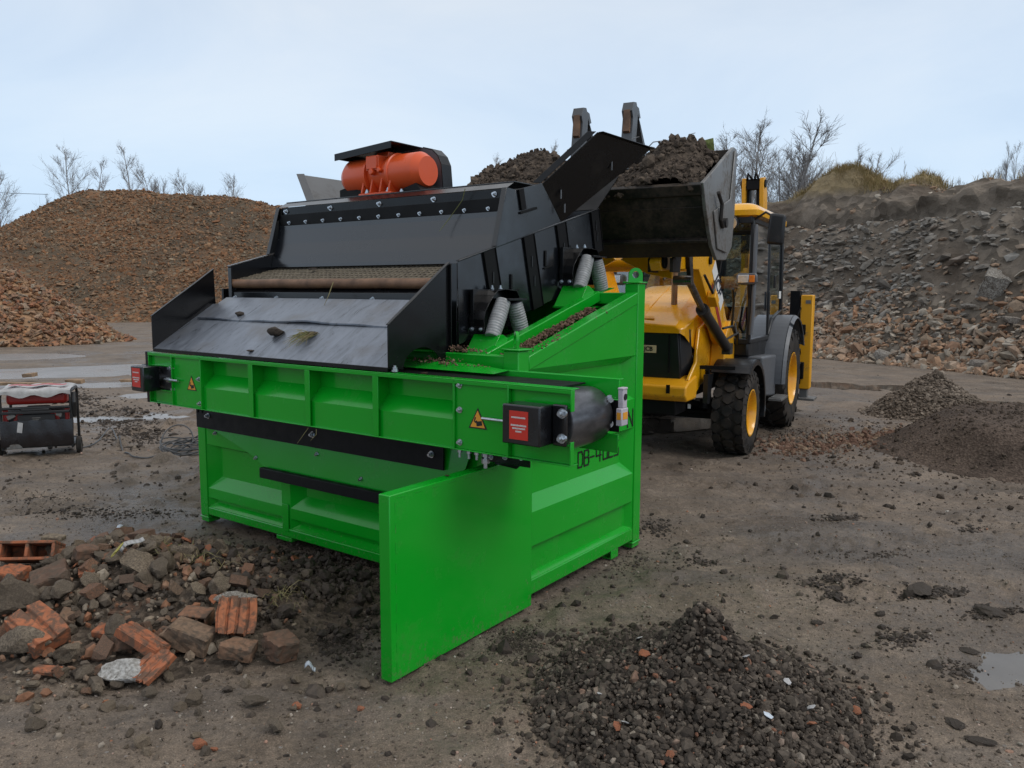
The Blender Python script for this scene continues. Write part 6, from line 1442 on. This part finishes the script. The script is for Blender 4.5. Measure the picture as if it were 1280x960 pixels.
n = 2600; t = RNG.uniform(0, 1, n); x = 3.1 + 2.2 * t + RNG.normal(0, .25, n); y = 9.2 + .8 * t + RNG.normal(0, .28, n)
tag(scatter('soil_trail', CL, np.stack([x, y, GZ(x, y)], 1), np.clip(RNG.lognormal(math.log(.014), .6, n), .005, .06), M['red_clods'], RNG), kind='stuff')

# ------------------------------------------------------------------ screened gravel heap in the foreground
FG = (.82, 3.28)
hz_fg = heap('gravel_heap', FG[0], FG[1], .74, .74, .45, .03, M['soil'], 22000, .0100, .42, M['gravel'], 71, lambda r: np.where(r < 1, (1 - np.clip(r, 0, 1)) ** 1.05 * .82 + .22 * np.exp(-(r / .20) ** 2), 0), 1, .012, 1.22, stray=.10)
bits = [('white_shell_bit', M['tarp']), ('orange_brick_bit', M['rub_tile']), ('plastic_bit', M['plastic_bit'])]
pl_ = [(498, 400, 0), (748, 447, 0), (688, 383, 0), (377, 370, 0), (222, 413, 0), (265, 495, 1), (585, 443, 1), (748, 487, 1), (640, 468, 2), (585, 320, 0), (318, 275, 0), (282, 485, 0), (330, 313, 1), (395, 565, 1), (860, 455, 1), (455, 448, 2)]
nm = {0: ('pale_shard', 'pale shard lying on the foreground gravel heap', 'shard', 'pale shards on the gravel heap'), 1: ('brick_bit', 'orange brick bit lying on the foreground gravel heap', 'brick bit', 'brick bits on the gravel heap'), 2: ('plastic_scrap', 'bluish plastic scrap among the gravel of the foreground heap', 'scrap', 'plastic scraps on the gravel heap')}
protos = {}
for px, py, kd in pl_:
    ix, iy = 640 + px / 2, 660 + py / 2; p = gp(ix, iy, .15)
    for _ in range(6): p = gp(ix, iy, float(np.maximum(hz_fg(np.array([p[0]]), np.array([p[1]])), 0)[0]) + gz(p[0], p[1]) + .026)
    if kd not in protos:
        V, F = rock_np(500 + kd, 1, 6, .1, (1, .7, .22)); o = protos[kd] = mesh_np(nm[kd][0], V, F, bits[kd][1])
    else: o = protos[kd].copy(); COL.objects.link(o)
    o.location = p; o.rotation_euler = (random.uniform(-.7, .4), random.uniform(-.5, .5), random.uniform(0, 6)); s_ = random.uniform(.019, .030); o.scale = (s_, s_, s_)
    tag(o, nm[kd][1], nm[kd][2], nm[kd][3])

# ------------------------------------------------------------------ rubble in the left foreground
M['bed'] = mound_mat('rubble_dust_and_soil', [(0, (.075, .058, .044)), (.5, (.115, .090, .069)), (1, (.16, .125, .095))], 3, 40, 1, .015)
def RZ(x, y):
    a = .30 * np.exp(-(((x + 2.35) / .72) ** 2 + ((y - 4.55) / .62) ** 2)) + .13 * np.exp(-(((x + 1.55) / .55) ** 2 + ((y - 4.3) / .55) ** 2))
    return a
rx_, ry_ = np.meshgrid(np.arange(-3.6, -.4, .045), np.arange(3.0, 6.0, .045)); rz_ = RZ(rx_, ry_) + GZ(rx_, ry_) + .03 * fbm(rx_ * 5, ry_ * 5, 3, 81) - .03
i = np.arange(rx_.size).reshape(rx_.shape); tri = np.concatenate([np.stack([i[:-1, :-1], i[:-1, 1:], i[1:, 1:]], -1).reshape(-1, 3), np.stack([i[:-1, :-1], i[1:, 1:], i[1:, :-1]], -1).reshape(-1, 3)])
tag(mesh_np('rubble_bed', np.stack([rx_.ravel(), ry_.ravel(), rz_.ravel()], 1), tri, M['bed'], smooth=True), kind='stuff')
def inpile(x, y): return ((x + 2.08) / 1.02) ** 2 + ((y - 4.35) / .98) ** 2 + .5 * vn(x * 2, y * 2, 83)
RV = [rock_np(600 + q, 1, 6, .12, (1, .82, .66)) for q in range(8)]
n = 9500; x = RNG.uniform(-3.7, -.3, n); y = RNG.uniform(2.9, 6, n); k = inpile(x, y) < RNG.uniform(.15, 1.15, n); x, y = x[k], y[k]
tag(scatter('rubble_fill', RV, np.stack([x, y, RZ(x, y) + GZ(x, y)], 1), np.clip(RNG.lognormal(math.log(.014), .6, len(x)), .005, .05), M['rub_fill'], RNG), kind='stuff')
# dark crumbly earth on the right side of the pile
n = 1100; x = RNG.normal(-1.22, .26, n); y = RNG.normal(4.55, .42, n); tag(scatter('dark_earth_crumbs', CL, np.stack([x, y, RZ(x, y) + GZ(x, y) + RNG.uniform(0, .03, n)], 1), np.clip(RNG.lognormal(math.log(.013), .6, n), .004, .05), M['clod'], RNG), kind='stuff')
kinds = []
for q in range(4): V, F = rock_np(640 + q, 3, 12, .05, (1, .82, .66)); kinds.append(('stone', 'rub_stone', V, F, 1.0))
for q in range(3): V, F = brick_np(650 + q, (1.9, 1.0, .62), (.62, .8, .45)[q], .02, 3); kinds.append(('brick_piece', 'rub_brick', V - V.mean(0), F, .85))
V, F = brick_np(660, (1.8, 1.2, .3), .75, .02, 3); kinds.append(('tile_piece', 'rub_tile', V - V.mean(0), F, .9))
KP = []
for nm_, mt, V, F, _ in kinds: KP.append(mesh_np(nm_, V, F, M[mt]))
kused = [False] * len(KP); rk = random.Random(21)
glab = {'stone': ('grey brown stone lying loose in the foreground rubble pile', 'stone', 'loose stones of the foreground rubble'), 'brick_piece': ('brown broken brick piece lying in the foreground rubble pile', 'brick piece', 'brick pieces of the foreground rubble'), 'tile_piece': ('thin orange tile piece lying in the foreground rubble pile', 'tile piece', 'tile pieces of the foreground rubble')}
cnt = 0
while cnt < 235:
    x, y = rk.uniform(-3.2, -.6), rk.uniform(3.1, 5.7); e = float(inpile(np.array([x]), np.array([y]))[0])
    if e > rk.uniform(.2, 1.0) or abs(x / y) > .75: continue
    ki = rk.choices(range(8), (4, 4, 4, 4, 3, 3, 2, 2))[0]; s_ = rk.choice((.024, .028, .033, .040, .050, .062)) * rk.uniform(.8, 1.15) * (1.0 if e > .5 else 1.2)
    z = float(RZ(np.array([x]), np.array([y]))[0]) + gz(x, y) + s_ * rk.uniform(.2, .7)
    o = place_copy(KP, kused, ki, (x, y, z), (rk.gauss(0, .5), rk.gauss(0, .5), rk.uniform(0, 6.28)), s_); l = glab[kinds[ki][0]]; tag(o, l[0], l[1], l[2]); cnt += 1
for k in range(60):
    ix, iy = rk.uniform(0, 480), 845 + abs(rk.gauss(0, 38)); p = gp(ix, iy); ki = rk.choices(range(5), (5, 5, 5, 5, 1))[0]; s_ = rk.choice((.011, .014, .018, .024, .032)) * rk.uniform(.8, 1.2)
    o = place_copy(KP, kused, ki, (p[0], p[1], gz(p[0], p[1]) + s_ * .35), (rk.gauss(0, .5), rk.gauss(0, .5), rk.uniform(0, 6.28)), s_); tag(o, 'small loose stone lying on the bare mud in front of the rubble pile', 'stone', 'stones strewn on the mud before the rubble')
def zsurf(ix, iy, up=.0):
    p = gp(ix, iy, .1)
    for _ in range(8): p = gp(ix, iy, float(RZ(np.array([p[0]]), np.array([p[1]]))[0]) + gz(p[0], p[1]) + up)
    return p
def ridged(sx, sy, sz, nr, depth=.12):
    """clay tile fragment with square ridges on the top face"""
    mb = MB(); pf = []; 
    for k in range(nr):
        x0 = -sx / 2 + sx * k / nr; x1 = x0 + sx / nr; g_ = sx / nr * .16
        pf += [(x0, sz / 2 - sz * depth), (x0 + g_, sz / 2 - sz * depth), (x0 + g_ * 1.6, sz / 2), (x1 - g_ * .4, sz / 2)]
    pf.append((sx / 2, sz / 2 - sz * depth)); poly = [(-sx / 2, -sz / 2)] + pf + [(sx / 2, -sz / 2)]
    m_ = 5; V = []; r_ = random.Random(int(sx * 1e4))
    for j in range(m_):
        yy = -sy / 2 + sy * j / (m_ - 1)
        for (a, b) in poly: V.append((a * (1 - .05 * abs(j - 2)) + r_.gauss(0, .0018), yy + r_.gauss(0, .006), b + r_.gauss(0, .0018)))
    n_ = len(poly); F = [(j * n_ + k, j * n_ + (k + 1) % n_, (j + 1) * n_ + (k + 1) % n_, (j + 1) * n_ + k) for j in range(m_ - 1) for k in range(n_)] + [tuple(range(n_))[::-1], tuple((m_ - 1) * n_ + k for k in range(n_))]
    return mb.add(V, F)
def hollow(sx, sy, sz, holes):
    mb = MB(); t = sz * .16; mb.box(-sx / 2, sx / 2, -sy / 2, sy / 2, -sz / 2, -sz / 2 + t); mb.box(-sx / 2, sx / 2, -sy / 2, sy / 2, sz / 2 - t, sz / 2)
    for k in range(holes + 1): x = -sx / 2 + (sx - t) * k / holes; mb.box(x, x + t, -sy / 2, sy / 2, -sz / 2 + t, sz / 2 - t)
    mb.box(-sx / 2 + t, sx / 2 - t, sy / 2 - .02, sy / 2 - .001, -sz / 2 + t, sz / 2 - t); return mb
def put(mb, name, mat, p, rot, label, cat_, bev=.004, mats=None):
    o = mb.build(name, mats or mat, bevel=bev); o.location = p; o.rotation_euler = rot; tag(o, label, cat_); return o
p = zsurf(40, 690, .09); put(hollow(.29, .20, .11, 2), 'hollow_clay_block', M['rub_tile'], p, (-.42, .05, .22), 'orange hollow clay block with two holes on top of the rubble', 'clay block')
p = zsurf(296, 770, .13); tb = put(ridged(.20, .17, .10, 4), 'ridged_clay_block', M['rub_tile'], p, (1.15, .12, .28), 'upright orange clay block with deep ridges and mortar at the right of the rubble', 'clay block')
V, F = rock_np(71, 2, 5, .06, (1.1, .55, .35)); mo = mesh_np('mortar', V, F, M['concrete'], tb); mo.scale = (.11, .06, .06); mo.location = (-.01, .09, .015)
p = zsurf(178, 800, .07); put(ridged(.10, .27, .05, 3), 'ridged_tile', M['rub_tile'], p, (.25, .1, 1.15), 'long orange ridged tile sloping over the white plaster lump', 'tile')
p = zsurf(190, 832, .06); put(ridged(.13, .17, .03, 4), 'ridged_tile', M['rub_tile'], p, (.5, .2, -.5), 'small orange ridged tile leaning on the white plaster lump', 'tile')
p = zsurf(48, 786, .07); put(ridged(.20, .26, .09, 2, .2), 'ridged_tile', M['rub_tile'], p, (.35, -.2, 1.0), 'large stepped orange tile fragment at the left of the rubble', 'tile')
p = zsurf(25, 800, .05); V, F = rock_np(72, 2, 6, .05, (1.1, .6, .55)); o = mesh_np('stone', V, F, M['rub_stone']); o.location = p; o.scale = (.17,) * 3; tag(o, 'tan layered stone under the large stepped orange tile', 'stone')
p = zsurf(158, 838, .035); V, F = rock_np(73, 3, 3, .05, (1, .8, .6)); o = mesh_np('plaster_lump', V, F, M['plaster']); o.location = p; o.scale = (.13, .12, .085); tag(o, 'white crumbling plaster lump at the front of the rubble', 'plaster lump')
B_ = [(235, 795, (.30, .14, .13), (.1, .25, -.15), 'rub_brick', 'brick', 'large brown brick chunk in the centre of the rubble'), (300, 812, (.22, .12, .09), (.1, .2, .1), 'rub_brick', 'brick', 'dark brown brick below the ridged clay block'), (350, 808, (.17, .15, .13), (.3, .1, .7), 'rub_brick', 'brick', 'squarish worn brick at the right end of the rubble'),
      (66, 728, (.22, .20, .17), (.2, -.3, .5), 'rub_brick', 'brick', 'blunt reddish brown block behind the grey boulder'), (158, 763, (.24, .11, .06), (.35, .05, .1), 'rub_brick', 'brick', 'tan topped flat brick behind the ridged tile'), (135, 789, (.20, .10, .05), (.2, .1, -.05), 'rub_tile', 'brick', 'red flat brick left of the ridged tile'),
      (66, 672, (.19, .09, .04), (.1, .1, .05), 'rub_stone', 'slab', 'dark thin slab at the back of the rubble'), (110, 690, (.16, .10, .08), (.2, .1, .8), 'rub_brick', 'brick', 'brown brick beside the hollow clay block'), (15, 722, (.18, .14, .13), (.2, .2, .2), 'rub_tile', 'brick', 'orange brick end at the left edge of the rubble'), (160, 803, (.20, .10, .06), (.0, .1, .6), 'rub_brick', 'brick', 'brick tucked under the long ridged tile'),
      (92, 735, (.13, .08, .06), (.3, .2, -.6), 'rub_brick', 'brick', 'small tilted brown brick in the middle left of the rubble'), (85, 772, (.10, .14, .05), (.2, .4, .3), 'rub_brick', 'brick', 'brown brick stood on edge near the stepped tile'), (128, 725, (.12, .06, .05), (.2, .1, .9), 'rub_tile', 'brick', 'thin orange brick sliver beside the concrete lump'), (60, 838, (.16, .07, .03), (.1, .05, -.1), 'rub_tile', 'tile', 'flat dull orange sliver at the front left of the rubble')]
for k, (ix, iy, sz, rot, mt, ct, lab) in enumerate(B_):
    sz = tuple(q * .84 for q in sz); block(zsurf(ix, iy, sz[2] * .5), sz, rot, M[mt], ct, lab, ct, None, 700 + k)
p = zsurf(246, 772, .06); put(hollow(.15, .10, .075, 3), 'holed_brick', M['rub_brick'], p, (.15, .05, -.1), 'brown brick with holes in its end in the middle of the rubble', 'brick')
for ix, iy, s_, fl, lab, sd in ((18, 748, .155, (1, .9, .8), 'large grey boulder at the left edge of the rubble', 80), (168, 704, .15, (1, .7, .75), 'grey concrete lump with a yellow stain at the back of the rubble', 81), (100, 752, .08, (1, .8, .7), 'brown rounded stone in the rubble centre left', 82), (207, 702, .08, (1, .8, .8), 'dark stone right of the concrete lump', 83),
                             (345, 908, .055, (1, .7, .6), 'dark lone clod lying on the mud in front of the rubble', 84), (178, 927, .035, (1, .8, .7), 'pale tan stone lying on the mud in front of the rubble', 85), (45, 905, .045, (1, .7, .6), 'grey stone at the front left corner of the picture', 86), (120, 860, .05, (1, .7, .6), 'flat grey stone in front of the white plaster lump', 87), (320, 875, .06, (1.1, .6, .5), 'flat dark stone at the front right of the rubble', 88), (245, 873, .045, (1, .8, .7), 'light greenish stone at the front of the rubble', 89), (185, 866, .04, (1, .8, .8), 'whitish grey stone beside the white plaster lump', 90), (40, 855, .04, (1, .7, .6), 'brown grey stone at the lower left of the rubble', 91)):
    V, F = rock_np(sd, 3, 13, .035, fl); o = mesh_np('stone', V, F, M['rub_stone']); p = zsurf(ix, iy, s_ * .45); o.location = p; o.scale = (s_,) * 3; o.rotation_euler = (.2, .1, sd); tag(o, lab, 'stone')
    if sd == 81: 
        V2, F2 = rock_np(95, 2, 5, .1, (.5, .9, .12)); y_ = mesh_np('yellow_stain', V2, F2, M['paper_yellow'], o); y_.location = (-.35, -.35, .62); y_.scale = (.3, .35, .3); y_.rotation_euler = (.5, -.5, 0)
for ix, iy, s_, lab in ((250, 930, .030, 'red brown stone lying on the mud in front of the rubble'), (450, 885, .022, 'orange tile bit lying on the mud beside the wing plate'), (337, 726, .035, 'orange brick bit at the back right of the rubble'), (372, 882, .022, 'ochre stone bit in front of the rubble at right'), (268, 936, .02, 'grey red pebble beside the red brown stone')):
    V, F = rock_np(int(ix), 1, 6, .08, (1, .8, .6)); o = mesh_np('brick_bit', V, F, M['rub_tile']); o.location = zsurf(ix, iy, s_ * .4); o.scale = (s_,) * 3; tag(o, lab, 'brick bit')
def sheet(ix, iy, up, w, l, rot, mat, name, label):
    mb = MB(); n_ = 6
    for i_ in range(n_):
        def q(k): t = k / n_; return (-l / 2 + l * t, .02 * sin(t * 5))
        a, b = q(i_), q(i_ + 1); mb.quad((a[0], -w / 2 * (1 - .3 * (i_ / n_)), a[1]), (b[0], -w / 2 * (1 - .3 * ((i_ + 1) / n_)), b[1]), (b[0], w / 2, b[1] + .01), (a[0], w / 2, a[1] + .01))
    o = mb.build(name, mat); sm = o.modifiers.new('thickness', 'SOLIDIFY'); sm.thickness = .003; o.location = zsurf(ix, iy, up); o.rotation_euler = rot; tag(o, label, 'scrap')
sheet(126, 713, .12, .05, .20, (.3, -.2, .5), M['plastic_bit'], 'plastic_strip', 'bluish white plastic strip lying over the rubble')
sheet(165, 680, .12, .03, .13, (.3, -.5, .6), M['tarp'], 'paper_strip', 'white curled strip beside the concrete lump')
sheet(152, 664, .03, .07, .08, (.6, .3, .2), M['plastic_bit'], 'plastic_cup', 'crumpled pale plastic scrap behind the rubble')
sheet(388, 834, .02, .02, .05, (.2, .1, .2), M['plastic_bit'], 'foil_scrap', 'small bluish foil scrap at the right of the rubble')
mb = MB()
for ix, iy, n_ in ((350, 745, 46), (215, 690, 26), (265, 700, 22)):
    for k in range(n_):
        p = Vector(zsurf(ix + rk.gauss(0, 16), iy + rk.gauss(0, 6), .02)); a = rk.uniform(0, 6.28); l = rk.uniform(.04, .13)
        mb.tube([p, p + Vector((cos(a) * l * .5, sin(a) * l * .5, .03)), p + Vector((cos(a) * l, sin(a) * l, .004))], [.0018, .0015, .0006], 3, False)
tag(mb.build('wilted_grass', M['straw'], smooth=False), kind='stuff')

# ------------------------------------------------------------------ loose stones and clods all over the yard
n = 34000; y = 2.3 + RNG.gamma(1.5, 2.3, n); x = (RNG.uniform(-.82, .82, n)) * y
tag(scatter('yard_pebbles', [rock_np(800 + q, 0, 3, .15, (1, .85, .6)) for q in range(5)], np.stack([x, y, GZ(x, y) + .001], 1), np.clip(RNG.lognormal(math.log(.0036), .58, n), .0015, .02), M['pebble'], RNG), kind='stuff')
n = 5200; y = 2.5 + RNG.gamma(2.0, 2.6, n); x = RNG.uniform(-.85, .85, n) * y; k = fbm(x * .55, y * .55, 4, 85) > RNG.uniform(-.12, .35, n); x, y = x[k], y[k]
tag(scatter('mud_crumbs', CL, np.stack([x, y, GZ(x, y)], 1), np.clip(RNG.lognormal(math.log(.013), .6, len(x)), .005, .07) , M['clod'], RNG, aniso=.3), kind='stuff')
# churned black mud left of and below the screener, and tread prints on the right
pts = []; scs = []
for ix, iy, wx, wy, cnt_, s_ in ((150, 520, 50, 14, 620, .03), (170, 545, 40, 16, 420, .028), (100, 500, 30, 10, 220, .03), (345, 700, 110, 22, 900, .018), (430, 800, 40, 26, 300, .02), (130, 640, 110, 8, 260, .016), (60, 625, 50, 10, 120, .014),
                              (1155, 742, 34, 8, 170, .022), (1190, 742, 20, 5, 70, .025), (1245, 770, 36, 7, 130, .02), (1050, 645, 26, 4, 60, .024), (1035, 728, 40, 6, 110, .018), (1130, 800, 36, 12, 120, .017), (880, 700, 22, 4, 40, .02), (1100, 690, 60, 6, 60, .015), (1215, 660, 24, 4, 40, .02), (1045, 745, 18, 6, 40, .02), (1205, 835, 30, 10, 60, .018), (820, 655, 26, 10, 90, .02), (990, 540, 40, 8, 150, .018), (1040, 550, 60, 12, 260, .016), (780, 700, 40, 20, 120, .012), (650, 803, 30, 14, 520, .0075), (650, 803, 50, 22, 260, .006)):
    for k in range(int(cnt_ * 1.9)):
        p = gp(ix + RNG.normal(0, wx * .55), iy + RNG.normal(0, wy * .55)); pts.append((p[0], p[1])); scs.append(s_ * math.exp(RNG.normal(-.35, .5)))
tag(scatter('churned_mud', [rock_np(820 + q, 1, 3, .28, (1, .85, .6)) for q in range(6)], np.column_stack([np.array(pts), GZ(np.array(pts)[:, 0], np.array(pts)[:, 1]) + .002]), np.clip(np.array(scs) * .62, .003, .05), M['clod'], RNG, tilt=.9), kind='stuff')
lone = [(1052, 645, .050, 'flat dark clod right of the screener'), (1150, 742, .10, 'long dark mud cake with tread marks on the right'), (1240, 770, .085, 'flat mud cake near the right edge'), (1020, 778, .030, 'small round clod in the middle right'), (905, 712, .03, 'round clod in front of the screener on the right'), (1195, 903, .045, 'dark round stone at the lower right beside the wet patch'), (1225, 927, .05, 'flat clod at the lower right corner'), (1100, 770, .035, 'dark lump below the long mud cake'), (858, 673, .025, 'small dark stone right of the wing plate'),
        (165, 537, .11, 'big muddy lump between the generator and the screener'), (160, 560, .06, 'smaller muddy lump by the cable'), (130, 545, .05, 'low mud lump right of the generator'), (1210, 812, .045, 'flat broken clod below the mud cake near the right edge'), (1040, 735, .06, 'broad mud patch lump in the right foreground')]
for k, (ix, iy, s_, lab) in enumerate(lone):
    V, F = rock_np(850 + k, 3, 3, .30, (1, .75, .24 if s_ > .04 else .6)); p = gp(ix, iy); o = mesh_np('mud_clod', V, F, M['clod']); o.location = (p[0], p[1], gz(p[0], p[1]) + s_ * .12); o.scale = (s_ * 1.3, s_, s_); o.rotation_euler = (0, 0, k); tag(o, lab, 'clod')

# ------------------------------------------------------------------ bare trees
def tree_mesh(seed, H, spread, nprim, up=.75, birch=False, stems=1):
    r = random.Random(seed); tm, cm = MB(), MB()
    def grow(mb, p, d, ln, rad, lvl):
        k = 6 if lvl == 0 else (4 if lvl == 1 else 3); pts = [p.copy()]; q = p.copy(); dd = d.copy()
        for i in range(k):
            j = .03 if lvl == 0 else .09
            dd = (dd + Vector((r.gauss(0, j), r.gauss(0, j), (.12 if lvl else .05) * up))).normalized(); q = q + dd * (ln / k); pts.append(q.copy())
        rs = [rad * (1 - .85 * i / k) for i in range(k + 1)]; mb.tube(pts, rs, 5 if lvl == 0 else 3, False); return pts
    for st in range(stems):
        many = stems > 1
        p0 = Vector((r.gauss(0, .4) * many, r.gauss(0, .4) * many, 0)); d0 = Vector((r.gauss(0, .02 + .10 * many), r.gauss(0, .02 + .10 * many), 1)).normalized()
        hs = H * (r.uniform(.75, 1) if many else 1); tp = grow(tm, p0, d0, hs, H * .008 + .015, 0)
        for i in range(nprim):
            t = .16 + .82 * (i + r.random()) / nprim; f = t * (len(tp) - 1); a = int(min(f, len(tp) - 2)); pp = tp[a].lerp(tp[a + 1], f - a)
            an = r.uniform(0, 2 * pi); l1 = spread * H * (1.04 - t) ** .7 * r.uniform(.55, 1.1) + H * .025; d1 = Vector((cos(an), sin(an), up * r.uniform(.9, 2.0))).normalized()
            bp = grow(cm, pp, d1, l1, .016 + .010 * H / 12 * (1.1 - t), 1)
            for j in range(r.randint(6, 9)):
                f2 = r.uniform(.15, 1) * (len(bp) - 1); b = int(min(f2, len(bp) - 2)); p2 = bp[b].lerp(bp[b + 1], f2 - b)
                d2 = (d1 + Vector((r.gauss(0, .5), r.gauss(0, .5), r.gauss(.3, .35)))).normalized(); l2 = l1 * r.uniform(.25, .5)
                sp_ = grow(cm, p2, d2, l2, .010, 2)
                for m in range(r.randint(5, 8)):
                    p3 = sp_[r.randint(0, len(sp_) - 1)]; d3 = (d2 + Vector((r.gauss(0, .55), r.gauss(0, .55), r.gauss(.2, .35)))).normalized()
                    e = p3 + d3 * l2 * r.uniform(.4, .9); cm.tube([p3, (p3 + e) / 2 + Vector((r.gauss(0, .03), r.gauss(0, .03), 0)), e], [.0055, .0045, .003], 3, False)
    return tm, cm
TV = []
for k, (sd, H, sp_, npr, up, birch, st) in enumerate(((1, 12, .33, 40, 1.0, 0, 1), (2, 12, .22, 36, .8, 1, 1), (3, 9, .36, 22, 1.0, 0, 2), (4, 10, .36, 16, 1.1, 0, 3))):
    tm, cm = tree_mesh(sd, H, sp_, npr, up, birch, st); H = max(max(p[2] for p in tm.v), max(p[2] for p in cm.v)); e = empty('bare_tree'); mt = M['bark_pale'] if birch else M['bark']
    tm.build('trunk', mt, e, smooth=False, recalc=False); cm.build('crown', mt, e, smooth=False, recalc=False); TV.append([e, H, False])
def plant(px, ytop, depth, v, label, zb=0.0, sx=1.0):
    if zb == 0 and px > 860: sx = 1.3
    top = px2w(px, ytop, depth); e, H, used = TV[v]
    t = e if not used else dup(e)
    TV[v][2] = True
    s_ = (top[2] - zb) / H; t.location = (top[0], top[1], zb - .1); t.scale = (s_ * sx, s_ * sx, s_); t.rotation_euler = (0, 0, (px * 1.37) % 6.28)
    tag(t, label, 'tree', 'bare trees along the horizon'); return t
plant(86, 168, 84, 0, 'tallest bare tree behind the left slope of the brick mound'); plant(112, 190, 88, 1, 'thin bare tree just right of the tallest one on the left'); plant(165, 176, 86, 1, 'slender pale birch above the mound top')
plant(221, 196, 92, 2, 'bushy bare tree above the mound right of the birch'); plant(262, 206, 94, 2, 'bare tree second from the right above the mound'); plant(290, 214, 95, 3, 'low spreading bare tree at the right end of the mound row'); plant(198, 222, 96, 3, 'low bare shrub tree between the birch and the bushy tree')
plant(-6, 198, 80, 0, 'bare tree cut by the left edge of the picture'); plant(58, 240, 96, 3, 'faint low bare tree left of the tallest one'); plant(240, 226, 98, 3, 'low bare tree between the two bushy trees')
plant(936, 138, 52, 0, 'tallest bare tree behind the loader cab'); plant(908, 156, 56, 0, 'bare tree left of the tallest one behind the cab'); plant(974, 148, 55, 2, 'bare tree close right of the tallest one behind the cab'); plant(1008, 176, 54, 3, 'bare tree leaning over the left end of the bank'); plant(1040, 186, 58, 2, 'low bare tree behind the grassy hump'); plant(880, 180, 60, 3, 'low bare tree behind the raised bucket')
plant(690, 168, 66, 1, 'lone thin sapling behind the black hopper wing'); plant(636, 186, 70, 1, 'thin sapling above the soil left of the hopper wing')
plant(1262, 172, 31, 3, 'bare shrub on the bank at the right edge', 4.2, .8); plant(1240, 196, 30, 2, 'smaller bare shrub left of the one at the right edge', 4.3, .8); plant(1285, 180, 31, 3, 'bare shrub cut by the right edge', 4.3); plant(1215, 214, 30, 2, 'lowest bare shrub on the crest dip', 4.2, .8)
plant(1132, 196, 30, 1, 'thin weedy stem on the grassy crest', 4.9, .5); plant(1098, 200, 30.5, 1, 'thin weedy stem between the two grassy humps', 5.0, .5)
plant(954, 160, 60, 3, 'bushy bare tree filling the gap behind the boom'); plant(992, 172, 57, 0, 'bare tree right of the loader boom, half behind the bank'); plant(1022, 184, 60, 2, 'low bushy bare tree at the left shoulder of the bank'); plant(868, 176, 62, 0, 'thin bare tree rising right behind the bucket rim')
plant(1075, 178, 62, 3, 'faint bare tree behind the grassy hump')
mb = MB(); a = px2w(-40, 238, 110); b = px2w(60, 243, 110); mb.tube([a, tuple((Vector(a) + Vector(b)) / 2 - Vector((0, 0, .1))), b], .03, 4); tag(mb.build('overhead_wire', M['ink']), 'faint overhead wire crossing the sky at the left edge', 'wire')
